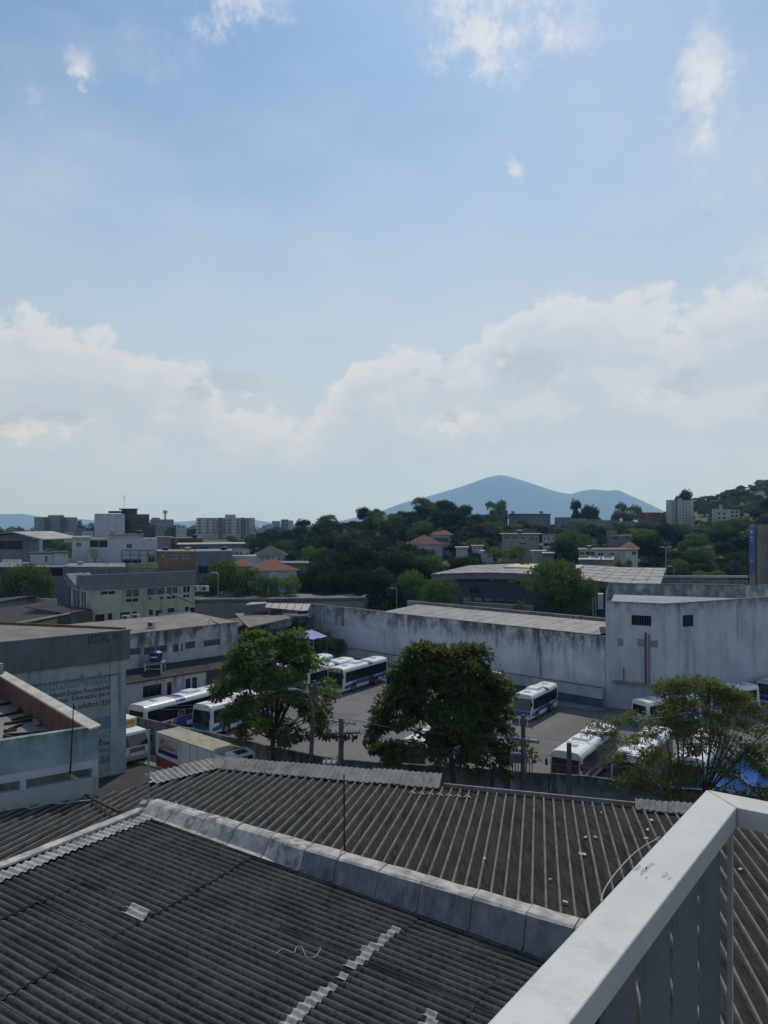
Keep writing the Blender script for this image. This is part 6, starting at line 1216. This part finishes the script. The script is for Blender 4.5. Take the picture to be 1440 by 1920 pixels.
hip_house('orange_tile_house', 'low house with a broad orange tiled roof behind the left trees', 462, 556, 136, 139, 12, 0, 1071, 1.7, m_whitefar, m_redtile, [])
hip_house('small_tile_house', 'small house with orange tiled roof left of the broad one', 437, 470, 139, 139, 8, 0, 1062, 1.2, m_whitefar, m_redtile, [])
building('dark_flat_shed', 'dark flat roofed shed with a grey door at the edge of the wood', 'building', front_box(520, 576, 142, 142, 8), 0, zat(1057, 142), m_bluegrey, m_black, {0: [(560, 1061, 575, 1074)]}, pane=m_greyfar, roof_over=.3)
for q in ((-10, 300, 1000, 1062, 150), (293, 436, 1005, 1060, 146), (432, 560, 1028, 1075, 150)): guard(*q)
# taller blocks further back
wb2 = building('blank_white_block', 'tall blank white wall block next to the brown apartments', 'building', front_box(177, 234, 185, 185, 14), 0, zat(963.5, 185), m_whitefar, m_slab)
rows = []
for y in (971.5, 980, 988.5, 997): rows += [(237 + 9 * k, y, 243 + 9 * k, y + 4.4) for k in range(5)]
br = building('brown_apartments', 'brown apartment block with rows of balconies behind the white blocks', 'building', front_box(234, 280, 187, 187, 14), 0, zat(964.5, 187), m_brownfar, m_slab, {0: rows}, pane=m_glassdark, frame=m_brownfar)
MB().prism(front_box(228, 257, 189, 189, 8), zat(964.5, 187) + .06, zat(955, 189)).build('penthouse', m_brownfar, br); MB().prism(front_box(223, 259, 188.5, 188.5, 9), zat(955, 189) + .01, zat(953.6, 189)).build('penthouse_roof', m_darkroof, br); MB().prism(front_box(203, 238, 186, 186, 6), zat(963, 186) + .2, zat(960.5, 186) + .3).build('canopy', m_darkroof, br)
for y in (976.5, 985, 993.5): MB().prism(front_box(236, 279, 186.2, 186.2, .7), zat(y + 1.6, 187), zat(y, 187)).build('balcony', m_brownfar, br)
guard(175, 282, 950, 1006, 185)
def flats(name, label, px0, px1, Y, ytop, ybot, cols, nrow, wall, wings=(), top=None, pane=None):
    ws = []
    for (c0, c1) in cols:
        for k in range(nrow):
            y = ytop + 3 + (ybot - ytop - 3) * k / nrow; ws.append((c0, y, c1, y + (ybot - ytop) / nrow * .52))
    r = building(name, label, 'building', front_box(px0, px1, Y, Y, 25), max(0, zat(ybot + 20, Y)), zat(ytop, Y), wall, m_slab, {0: ws}, pane=pane or m_whitefar, frame=wall, bars=0, depth=.5)
    if top: MB().prism(front_box(top[0], top[1], Y + 4, Y + 4, 12), zat(ytop, Y) + .06, zat(top[2], Y)).build('roof_house', wall, r)
    for (a, b) in wings: MB().prism(front_box(a, b, Y - 3, Y - 3, 2.6), max(0, zat(ybot + 20, Y)), zat(ytop - .5, Y)).build('stair_shaft', m_brownfar, r)
    guard(px0, px1, ytop - 8, ybot - 2, Y); return r
m_flat = M('far_flat_render', (.26, .26, .26), (.20, .20, .205), .1, .9)
flats('apartment_block', 'grey apartment block with pale window columns on the left skyline', 64, 145, 520, 970, 1000, [(65, 70), (75.5, 81), (93, 97.5), (100, 104.5), (128, 132), (141, 144.6)], 6, m_flat, [(83, 90), (112, 122)], (90, 120, 965.5)); building('narrow_annex_block', 'narrow grey block right of the left skyline apartments', 'building', front_box(145.5, 153, 540, 540, 12), 8, zat(976, 540), m_flat, m_slab)
flats('cream_apartments', 'cream apartment block with dark windows above the left trees', 368, 478, 430, 971, 1003, [(371, 377), (386, 392), (399, 403), (406, 409.5), (418, 423), (427, 434), (443, 448), (457, 460), (463, 467)], 5, M('far_cream_render', (.44, .42, .38), (.36, .345, .315), .1, .9), [(410.5, 415), (452, 456)], (422, 442, 964.5), m_glassdark)
lf = building('low_far_flats', 'low far block with a water tower behind it', 'building', front_box(281, 326, 480, 480, 20), 6, zat(974, 480), m_flat, m_slab, {0: [(285 + 6 * k, 977, 288 + 6 * k, 980) for k in range(6)]}, pane=m_glassdark); MB().prism(front_box(284, 300, 483, 483, 10), zat(974, 480) + .06, zat(970.5, 480)).build('roof_house', m_flat, lf)
wtw = single(MB().cyl(xy(309.8, 560), .7, 8, zat(964, 560), 10).cyl(xy(309.8, 560), .7, zat(964, 560), zat(961.5, 560), 10, 0, 1.6).cyl(xy(309.8, 560), 1.6, zat(961.5, 560), zat(957, 560), 10), 'water_tower', m_whitefar, 'slim white water tower on the left skyline', 'tower')
random.seed(12); lab = ['pale far house on the skyline', 'small far house with flat roof']
for k, (px, w, y, Y, m) in enumerate(((505, 12, 983, 420, m_whitefar), (518, 16, 977, 470, m_whitefar), (534, 14, 974, 480, m_greyfar), (545, 10, 976, 460, m_whitefar), (490, 14, 990, 380, m_whitefar), (20, 22, 993, 330, m_greyfar), (165, 20, 997, 300, m_whitefar), (70, 20, 1001, 250, m_whitefar), (150, 24, 992, 420, m_greyfar), (340, 20, 985, 400, m_whitefar), (300, 16, 988, 330, m_greyfar), (130, 16, 998, 340, m_cream))):
    building('skyline_house', ('first', 'second', 'third', 'fourth', 'fifth', 'sixth', 'seventh', 'eighth', 'ninth', 'tenth', 'eleventh', 'twelfth')[sorted([505, 518, 534, 545, 490, 20, 165, 70, 150, 340, 300, 130]).index(px)] + ' small flat-roofed far house counted from the left edge', 'house', front_box(px - w / 2, px + w / 2, Y, Y, 9), zg(px, Y) - 2, zat(y, Y), m, m_slab, {0: [(px - w * .3, y + 2, px - w * .08, y + 4.5), (px + w * .08, y + 2, px + w * .3, y + 4.5)]}, pane=m_glassdark, group='far houses on the left'); guard(px - w / 2, px + w / 2, y, y + 4, Y)

# ---- houses on the rise, middle and right
def zg(px, Y): return gh(X2(px, Y), Y)
v1 = hip_house('red_roof_villa', 'upper villa with red hipped roof among the dark trees', 806, 848, 215, 215, 10, zg(826, 215) - 3, 1003, 1.9, m_whitefar, m_redtile, [(845, 1005, 848, 1010)]); MB().prism(front_box(812, 840, 214.9, 214.9, .08), zat(1016, 215), zat(1008, 215)).build('shaded_veranda', m_bluegrey, v1)
hip_house('red_roof_wing', 'lower villa wing with red hipped roof left of the upper villa', 762, 828, 208, 208, 9, zg(790, 208) - 3, 1021, 2.5, m_whitefar, m_redtile, [(764, 1022.5, 770.5, 1028.5), (776.5, 1023.5, 783.5, 1028.5)]); guard(760, 856, 990, 1031, 206)
rw = [(945, 1004.5, 956.5, 1011), (958.5, 1005, 971, 1011.5), (977, 1006, 985.5, 1012), (994, 1007, 1000.5, 1013), (1002, 1007, 1008, 1013), (973, 1017, 987, 1021.5), (990, 1018.5, 995, 1022)]
r_ = building('pink_row_house', 'pinkish row house with metal roof on the slope', 'house', front_box(941, 1011, 195, 195, 9), zg(975, 195) - 4, zat(1001.5, 195), M('pinkish_render', (.30, .255, .235), (.24, .21, .20), .3, .9, ((.10, .09, .085), .5, 1.)), m_metalroof, {0: rw}, pane=m_glassdark, frame=m_frame, roof_over=.6)
building('white_row_house', 'white row house with dark balcony right of the pinkish one', 'house', front_box(1017, 1039.5, 195, 195, 9), zg(1028, 195) - 4, zat(1003, 195), m_whitefar, m_redtile, {0: [(1020, 1007.5, 1023, 1013), (1027, 1007.5, 1030.5, 1013), (1035, 1007.5, 1038, 1013), (1019, 1018, 1039, 1024)]}, pane=m_glassdark, roof_over=.4); guard(938, 1041, 996, 1032, 193)
s_ = building('white_shopfront_house', 'long white house with two printed awnings behind the hangar', 'house', front_box(1086, 1172, 160, 160, 9), zg(1130, 160) - 2, zat(1031, 160), m_cream, m_slab, {0: [(1087.5, 1034, 1096, 1041), (1097.5, 1034, 1115.5, 1041), (1121.5, 1035.5, 1132, 1041.5), (1142, 1036, 1152.5, 1041)]}, pane=m_glassdark, frame=m_frame, roof_over=.3)
for a, b in ((1103, 1127), (1128, 1152)):
    mb = MB().hexa([P(a, 1050, 156), P(b - 1.5, 1050, 156), P(b, 1041.5, 159.8), P(a + 1, 1041.5, 159.8)], [p + V(0, 0, .08) for p in (P(a, 1050, 156), P(b - 1.5, 1050, 156), P(b, 1041.5, 159.8), P(a + 1, 1041.5, 159.8))]); o = mb.build('awning', M('pale_blue_awning', (.30, .35, .40), None, .6, .7), s_)
    for k in range(5): MB().hexa([P(a + 5 + k * 3, 1047, 157.1) + V(0, 0, .12), P(a + 7 + k * 3, 1047, 157.1) + V(0, 0, .12), P(a + 8 + k * 3, 1043, 158.9) + V(0, 0, .12), P(a + 6.3 + k * 3, 1043, 158.9) + V(0, 0, .12)], [P(a + 5 + k * 3, 1047, 157.1) + V(0, 0, .14), P(a + 7 + k * 3, 1047, 157.1) + V(0, 0, .14), P(a + 8 + k * 3, 1043, 158.9) + V(0, 0, .14), P(a + 6.3 + k * 3, 1043, 158.9) + V(0, 0, .14)]).build('awning_print', m_ink, o)
building('white_brick_roof_house', 'white house end with a red roof behind the awnings', 'house', front_box(1172.5, 1196, 160, 160, 9), zg(1184, 160) - 2, zat(1031.5, 160), m_whitefar, m_redtile, {0: [(1184, 1034, 1193, 1041)]}, pane=m_glassdark, frame=m_frame, roof_over=.3)
hip_house('hidden_tile_house', 'brown tile roofed house above the awnings house', 1166, 1194, 168, 168, 8, 0, 1029, 1.5, m_brickfar, m_redtile, []); building('grey_hill_house', 'grey flat house with two windows half way up the right slope', 'house', front_box(1140, 1184, 205, 205, 8), zg(1160, 205) - 4, zat(1004, 205), m_greyfar, m_slab, {0: [(1150, 1006, 1158, 1011), (1173, 1006, 1179, 1011)]}, pane=m_glassdark)
building('grey_hill_hut', 'dark grey hut on top of the grey hill house', 'house', front_box(1137, 1156, 209, 209, 6), zg(1146, 209) - 4, zat(996, 209), m_bluegrey, m_slab); guard(1086, 1198, 1015, 1052, 158); guard(1138, 1186, 995, 1014, 203)
building('brick_ridge_house', 'square pinkish house with two dark windows on the ridge', 'house', front_box(918, 952, 300, 300, 9), zg(935, 300) - 4, zat(957, 300), m_brickfar, m_slab, {0: [(923, 960, 928, 964), (942, 960, 947, 964)]}, pane=m_glassdark); guard(917, 953, 955, 968, 298)
building('dark_ridge_shed', 'long dark roofed shed along the ridge right of the pinkish house', 'building', front_box(954, 1032, 310, 310, 9), zg(990, 310) - 4, zat(964, 310), m_bluegrey, m_darkroof, roof_over=.4); guard(954, 1030, 962, 970, 308)
building('ridge_tanks_house', 'dark ridge house left of the pinkish house', 'house', front_box(884, 916, 305, 305, 9), zg(900, 305) - 4, zat(965, 305), m_greyfar, m_darkroof)
building('red_brick_ridge_house', 'red brick house with a white bay below the tower block', 'house', front_box(1196, 1240, 330, 330, 10), zg(1218, 330) - 5, zat(961, 330), m_brickfar, m_redtile, {0: [(1210, 964, 1214, 967), (1217, 964, 1221, 967), (1210, 970, 1214, 973), (1217, 970, 1221, 973)]}, pane=m_glassdark, frame=m_whitefar); guard(1195, 1242, 955, 978, 328)
rwl = thing('retaining_wall', 'long grey retaining wall along the ridge', 'wall', (*xy(1120, 290), 0))
for k in range(7): MB().prism(front_box(1040 + k * 30, 1069.6 + k * 30, 290, 290, .5), zg(1120, 290) - 5, zat(970 + k * 1.8, 290)).build('panel', m_concrete, rwl)
guard(1095, 1248, 968, 984, 288)
tw_rows = [(c, 942 + 5.6 * k, c + 2.2, 945.4 + 5.6 * k) for k in range(8) for c in (1261, 1281, 1286.5, 1292)]
m_tower = M('tower_render', (.44, .43, .40), (.36, .35, .33), .15, .9, ((.16, .16, .155), .5, .6))
tt = building('tower_block', 'tall grey tower block on the right hill', 'building', front_box(1249, 1300, 300, 306, 12), zg(1275, 300) - 5, zat(938, 303), m_tower, m_slab, {0: tw_rows}, pane=m_glassdark, frame=m_tower, bars=0); guard(1247, 1302, 932, 986, 298)
for a, b in ((1270.5, 1279),): MB().prism(front_box(a, b, 301, 302, 1.4), zg(1275, 300) - 5, zat(934.5, 302)).build('lift_shaft', m_tower, tt)
tt2 = building('pale_flats', 'four-storey pale block lower on the right hill', 'building', front_box(1335, 1387, 270, 290, 10), zg(1360, 280) - 5, zat(955, 278), m_tower, m_slab, {0: [(1346.5, 961, 1351, 964.5), (1355.5, 961, 1360, 964.5), (1346.5, 969.5, 1351, 973), (1355.5, 969.5, 1360, 973)] + [(c, 958 + 7.5 * k, c + 5, 962 + 7.5 * k) for k in range(4) for c in (1371, 1379)]}, pane=m_glassdark, frame=m_greyfar, bars=0); MB().prism(front_box(1348.5, 1354, 276, 276, 3), zat(955, 278) + .06, zat(946.5, 278)).build('roof_tank', m_whitefar, tt2); guard(1333, 1388, 945, 976, 268)
for k, (px, w, y, Y, m) in enumerate(((866, 22, 1027, 185, m_whitefar), (895, 20, 1024, 190, m_whitefar), (913, 22, 1034, 175, m_whitefar), (1010, 26, 1034, 180, m_whitefar), (1028, 20, 1038, 172, m_greyfar), (1100, 26, 1050, 150, m_bluegrey))):
    building('slope_house', ('leftmost', 'second', 'third', 'fourth', 'fifth', 'rightmost')[k] + ' of the small pale houses among trees above the hangar', 'house', front_box(px - w / 2, px + w / 2, Y, Y, 6), max(-.5, zg(px, Y) - 4), zat(y, Y), m, m_metalroof, {0: [(px - w * .3, y + 2, px - w * .1, y + 5), (px + w * .1, y + 2, px + w * .3, y + 5)]}, pane=m_glassdark, group='small houses above the hangar', roof_over=.3); guard(px - w / 2, px + w / 2, y, y + 4, Y)
# water tanks and aerials on the roofs of the town
def roof_tank(px, py, Y, s, m, label):
    b = P(px, py, Y); t = thing('roof_tank', label, 'tank', b, 'small roof tanks'); MB().cyl((b.x, b.y), .55 * s, b.z, b.z + .8 * s, 12, 0, .7 * s).build('body', m, t); MB().cyl((b.x, b.y), .73 * s, b.z + .802 * s, b.z + .9 * s, 12, 0, .4 * s).build('lid', m, t)
m_tgrey = M('grey_tank', (.30, .31, .32), None, 1, .7)
for (px, py, Y, s, m, l) in ((261, 1003, 156, 1., m_tank, 'blue tank on the white block roof'), (212, 1001, 156, .9, m_tgrey, 'grey tank on the penthouse of the white block'), (310, 1033.5, 152, .9, m_tank, 'blue tank on the left end of the tan shop roof'), (352, 1033.5, 152, .9, m_tgrey, 'grey tank on the right end of the tan shop roof'), (420, 1033.5, 152, 1., m_tank, 'blue tank on the blue grey block'), (150, 1060, 139, .8, m_tgrey, 'grey tank on the flat terrace'), (975, 1000.5, 198, 1., m_tank, 'blue tank on the pinkish row house'), (1105, 1030, 164, .9, m_tank, 'blue tank on the awnings house'), (962, 963, 312, 1.2, m_tgrey, 'left tank on the dark ridge shed'), (1015, 963, 312, 1.2, m_tgrey, 'right tank on the dark ridge shed'), (365, 1009, 187, 1., m_tank, 'blue tank on the bare brick house')): roof_tank(px, py, Y, s, m, l)
def aerial(px, py, Y, h, label):
    b = P(px, py, Y); t = thing('roof_aerial', label, 'aerial', b, 'roof aerials'); MB().tube([b, b + V(0, 0, h)], .035, 5).build('mast', m_steel, t)
    for k in range(4): MB().bar(b + V(-.5 + .05 * k, 0, h - .12 - .22 * k), b + V(.5 - .05 * k, 0, h - .12 - .22 * k), .04).build('rod', m_steel, t)
for (px, py, Y, h, l) in ((233, 953.5, 190, 3.2, 'aerial on the brown apartments'), (140, 1006, 152, 2.5, 'aerial on the left corner of the white block'), (330, 1033, 150, 2.4, 'aerial on the tan shop'), (75, 1037, 142, 2.2, 'aerial on the terrace house'), (200, 1081, 108, 2.4, 'aerial on the cream building'), (95, 965, 524, 5., 'aerial on the left skyline apartments'), (1030, 1002, 198, 2.6, 'aerial on the white row house'), (1112, 1030, 163, 2.4, 'aerial on the awnings house')): aerial(px, py, Y, h, l)
# far street lamps
def lamp(px, ytop, Y, label, arms=1):
    b = Vector((*xy(px, Y), zg(px, Y) if Y > 132 else 0)); t = Vector((b.x, b.y, zat(ytop, Y))); o = thing('street_lamp', label, 'street lamp', b, 'far street lamps')
    MB().tube([b, t], [.12, .08], 6).build('shaft', m_steel, o)
    for s in ((-1, 1) if arms == 2 else (-1,)): MB().tube([t, t + V(s * .4, 0, .15), t + V(s * .8, 0, .1)], .06, 6).build('arm', m_steel, o); MB().box((t.x + s * .8 - .35, t.y - .12, t.z + .05), (t.x + s * .8 + .35, t.y + .12, t.z + .2)).build('head', m_frame, o)
lamp(1248.5, 1027, 155, 'twin headed street lamp against the wooded slope at right', 2); lamp(1264, 1063, 135, 'single lamp post above the corner block'); lamp(744, 1104, 133, 'short lamp post above the yard wall among dark trees'); lamp(409, 1075, 130, 'thin lamp post in the left trees behind the cream building')
cl_ = Vector((*xy(503, 131), 0)); o = thing('curved_lamp', 'white curved street lamp in the trees left of the wood', 'street lamp', cl_); MB().tube(spline([(cl_.x, cl_.y, 0), P(503, 1100, 131), P(505, 1085, 131), P(511, 1075, 131)]), .08, 6).build('shaft', m_frame, o); hd = P(513, 1074.5, 131); MB().box((hd.x - .3, hd.y - .1, hd.z - .06), (hd.x + .4, hd.y + .1, hd.z + .08)).build('head', m_frame, o)

# ------------------------------------------------------------------ woods: each tree a thing with trunk and crown; a few shared shapes
def crown_mesh(seed, R, H, lumps, nleaf, ls, leafm, flat=1., shape='dome'):
    random.seed(seed); mb = MB(); cs = []
    for k in range(lumps):
        h = random.random() ** .85; a = random.uniform(0, 2 * pi); rr = (sqrt(max(0, 1 - (h * .96) ** 2)) if shape == 'dome' else (1 - abs(h - .35) * .9)) * random.uniform(.35, .95)
        cs.append((Vector((R * rr * cos(a), R * rr * sin(a), H * .22 + H * .72 * h)), R * random.uniform(.24, .40)))
    for i in range(nleaf):
        c, r = random.choice(cs); d = rnd_unit()
        if d.z < -.25: d.z *= -.6
        p = c + Vector((d.x, d.y, d.z * flat * .8)) * r * random.uniform(.65, 1.08); nrm = (d + rnd_unit() * .7).normalized(); t = nrm.cross(rnd_unit()).normalized()
        leafquad(mb, p - t * ls * .5, t, nrm, ls * random.uniform(.7, 1.4), ls * random.uniform(.5, .9))
    return mb.mesh('crown', leafm)
def trunk_mesh(H, seed):
    random.seed(seed); mb = MB(); mb.tube([(0, 0, -1.5), (random.uniform(-.15, .15), 0, H * .2), (random.uniform(-.3, .3), .1, H * .5)], [.28, .2, .12], 7)
    for k in range(5): a = random.uniform(0, 6.28); mb.tube([(0, 0, H * .22), (cos(a) * H * .12, sin(a) * H * .12, H * .42), (cos(a) * H * .26, sin(a) * H * .26, H * .62)], [.12, .09, .04], 6)
    return mb.mesh('trunk', m_bark)
KIND = {}
for i, (nm, R, H, lu, nl, ls, lm, fl, shp) in enumerate([('A', 5, 9.5, 26, 5200, .46, m_leafD, 1., 'dome'), ('B', 5.5, 8.5, 30, 5200, .46, m_leafD, .8, 'dome'), ('C', 4, 10.5, 24, 4600, .42, m_leafD, 1.1, 'egg'), ('D', 5, 9, 28, 5200, .42, m_leafB, .9, 'dome'), ('E', 5.5, 7.5, 20, 4200, .40, m_leafA, .55, 'egg'), ('F', 3, 3.6, 12, 1500, .40, m_leafE, .8, 'dome'), ('G', 3.4, 3.0, 14, 1600, .42, m_leafE, .8, 'dome'), ('N', 5, 9, 40, 9000, .30, m_leafB, .8, 'dome')]):
    KIND[nm] = (crown_mesh(100 + i, R, H, lu, nl, ls, lm, fl, shp), trunk_mesh(H, 200 + i), R, H)
def tree(kind, x, y, z, s, label, group, name='tree', rz=None, sz=None, cat='tree'):
    c, t, R, H = KIND[kind]; o = bpy.data.objects.new(name, None); col.objects.link(o); o.location = (x, y, z); o.rotation_euler = (0, 0, random.uniform(0, 6.28) if rz is None else rz); o.scale = (s, s, sz or s); tag(o, label, cat, group)
    for nm, me in (('crown', c), ('trunk', t)): q = bpy.data.objects.new(nm, me); col.objects.link(q); q.parent = o
    return o
def ptree(kind, px, ytop, Y, wpx, label, group=None, z0=None):
    R, H = KIND[kind][2:]; z = (zg(px, Y) if Y > 132 else 0) if z0 is None else z0; s = wpx / F * Y / (2 * R * .95); h = (zat(ytop, Y) - z) / H; return tree(kind, X2(px, Y), Y, z, s, label, group, sz=max(.35, h))
random.seed(77)
L_mid = 'dark broadleaf tree of the grove right behind the long yard wall'
for (k, px, yt, Y, w) in [('A', 600, 1052, 142, 90), ('B', 640, 1030, 150, 120), ('C', 682, 1026, 146, 100), ('A', 722, 1034, 148, 110), ('B', 765, 1036, 150, 115), ('D', 800, 1045, 152, 90), ('A', 620, 1075, 136, 80), ('B', 670, 1065, 137, 100), ('C', 720, 1070, 136, 95), ('D', 765, 1075, 137, 95), ('B', 580, 1075, 140, 60), ('A', 700, 1010, 165, 100), ('D', 590, 1030, 165, 90), ('B', 745, 1018, 168, 100), ('C', 655, 1008, 172, 90), ('A', 610, 1005, 178, 90)]: ptree(k, px, yt, Y, w, L_mid, 'grove behind the yard wall')
ptree('N', 826, 1087, 118, 92, 'round dense tree between yard wall and hangar', None); ptree('N', 1045, 1050, 113, 150, 'big dark tree standing in front of the hangar', None); ptree('N', 1100, 1085, 110, 60, 'smaller tree right of the big one before the hangar', None)
ptree('N', 45, 1059, 124, 120, 'round bright topped tree at the left edge', None); ptree('D', 82, 1082, 122, 50, 'small tree beside the round one at the left edge', None)
for (k, px, yt, Y, w, l) in [('D', 415, 1056, 134, 100, 'leafy tree right of the cream building, first of the row'), ('D', 460, 1068, 133, 90, 'leafy tree in the middle of the row behind the white parapet'), ('E', 535, 1078, 133, 80, 'light green tree at the right end of the row by the orange roof'), ('D', 500, 1082, 131, 60, 'low tree by the curved lamp')]: ptree(k, px, yt, Y, w, l)
for (k, px, yt, Y, w, l) in [('E', 950, 1022, 168, 110, 'spreading tree in front of the pinkish row house'), ('D', 1080, 1000, 185, 110, 'dark round tree right of the row houses'), ('B', 1055, 1010, 178, 80, 'dark tree left of the awnings house'), ('A', 1215, 1005, 190, 90, 'dark tree right of the grey hill house'), ('B', 1355, 975, 240, 66, 'dark dome shaped tree in front of the pale flats'), ('E', 931, 937, 296, 58, 'layered tree rising over the pinkish ridge house'), ('C', 1080, 940, 320, 26, 'slim light tree on the ridge against the mountain'), ('A', 1105, 950, 322, 40, 'round tree beside the slim one on the ridge'), ('D', 1163, 945, 345, 30, 'dark round tree left of the red brick house'), ('D', 1188, 950, 345, 36, 'second dark tree left of the red brick house'), ('A', 1283, 921, 345, 34, 'dark tree showing above the tower block'), ('B', 835, 937, 262, 60, 'tallest crown on the wooded rise'), ('E', 985, 1003 + 50, 140, 40, 'light tree behind the yellow rooflight'), ('E', 1170, 1048, 150, 46, 'light green shrubby tree right of the awnings')]: ptree(k, px, yt, Y, w * (1.25 if Y > 300 else 1), l, z0=zg(px, Y) - (5.5 if Y > 290 else 0))
def blocked(px, w, yt, yb, Y):
    for (a, b, y0, y1, Yb) in PROT:
        if Y < Yb + 4 and px + w * .55 > a and px - w * .55 < b and yt < y1 - 2 and yb > y0 + 2: return True
    return False
def scatter(n, px0, px1, Y0, Y1, kinds, srange, label, group, name='tree', tries=14, cat='tree', sep=3.2):
    got = []; i = 0
    while len(got) < n and i < n * tries:
        i += 1; Y = Y0 + (Y1 - Y0) * random.random() ** .8; px = random.uniform(px0, px1); k = random.choice(kinds); c, t, R, H = KIND[k]; s = random.uniform(*srange); x = X2(px, Y); z = gh(x, Y)
        w = 2 * R * s / Y * F; yb = HZ - (z - CAMZ) / Y * F; yt = HZ - (z + H * s * .9 - CAMZ) / Y * F
        if blocked(px, w, yt, yb, Y) or any((x - a) ** 2 + (Y - b) ** 2 < (sep * s) ** 2 for a, b in got): continue
        got.append((x, Y)); tree(k, x, Y, z - (.9 * s if k in 'FG' else 0), s, label, group, name, sz=s * random.uniform(.85, 1.15), cat=cat)
scatter(82, 560, 915, 172, 285, 'ABCD', (.7, 1.15), 'dark green tree of the wooded rise in the middle', 'trees on the wooded rise')
scatter(46, 1195, 1470, 158, 250, 'ABDE', (.75, 1.1), 'green tree on the lower wooded slope at the right', 'trees on the right slope')
scatter(36, 880, 1250, 175, 330, 'ABDE', (.5, .9), 'tree between the houses of the hillside settlement', 'trees among hillside houses')
scatter(30, 960, 1252, 312, 352, 'ABD', (.45, .75), 'small tree along the ridge behind the hillside houses', 'trees along the ridge', sep=2.5)
scatter(210, 1225, 1560, 250, 470, 'FGF', (.7, 1.35), 'low bushy tree on the open right hill', 'bushes on the right hill', 'bushy_tree', sep=2.0)
scatter(44, -60, 480, 185, 330, 'ABDE', (.5, .85), 'tree among the low roofs of the left town', 'trees in the left town')
fwm = MB(); random.seed(91)                # the far belt of trees reads as one mass
for k in range(90):
    Y = random.uniform(345, 640); px = random.uniform(-80, 600); x = X2(px, Y); z = gh(x, Y); R_ = random.uniform(4, 6.5); H_ = random.uniform(5, 8.5); w = 2 * R_ / Y * F; yb = HZ - (z - CAMZ) / Y * F; yt = HZ - (z + H_ - CAMZ) / Y * F
    if blocked(px, w, yt, yb, Y): continue
    for i in range(420):
        d = rnd_unit(); d.z = abs(d.z); p_ = Vector((x, Y, z)) + Vector((d.x * R_, d.y * R_, d.z * H_)) * random.uniform(.8, 1.05) * (1 + .25 * mnoise.noise((d.x * 2 + k, d.y * 2, d.z * 2))); nrm = (d + rnd_unit() * .6).normalized(); tt_ = nrm.cross(rnd_unit()).normalized(); leafquad(fwm, p_ - tt_ * .5, tt_, nrm, random.uniform(.8, 1.5), random.uniform(.6, 1.1))
o = fwm.build('far_woods', m_leafD); o['kind'] = 'stuff'
scatter(26, 455, 590, 172, 340, 'ABD', (.6, .95), 'tree between the left town and the wooded rise', 'trees left of the rise')
for k, px in enumerate(range(905, 1240, 19)): ptree('ADBE'[k % 4], px + random.uniform(-6, 6), 974 + random.uniform(0, 12) + (px - 905) * .022, 262 + (k % 3) * 7, random.uniform(36, 60), 'tree of the row below the ridge houses', 'trees below the ridge')
for k, (px, py, Y, s) in enumerate(((566, 1178, 118, .45), (600, 1192, 116, .35), (632, 1205, 116, .25))):
    q = P(px, py + 8, Y); tree('F', q.x, q.y, 0, s * 2.2, ('shrub left of the blue awning by the wall', 'shrub right of the blue awning by the wall', 'thin shrub against the long wall')[k], 'shrubs by the awning', 'shrub', sz=max(.6, (q.z + 1) / 3.6), cat='shrub')

# ------------------------------------------------------------------ air: one box of thin blue haze round everything
hz = MB().box((-11500, -280, -8), (11500, 7620, 470)).build('haze', bpy.data.materials.new('haze_air')); hz['kind'] = 'stuff'
hm = hz.data.materials[0]; hm.use_nodes = True; t = NT(hm.node_tree); t.n.clear(); o_ = t.n.new('ShaderNodeOutputMaterial'); pv = t.n.new('ShaderNodeVolumePrincipled')
pv.inputs['Color'].default_value = (.26, .52, 1., 1); pv.inputs['Absorption Color'].default_value = (1, 1, 1, 1); pv.inputs['Density'].default_value = 1.6e-4; pv.inputs['Anisotropy'].default_value = .45; t.l.new(pv.outputs[0], o_.inputs['Volume'])
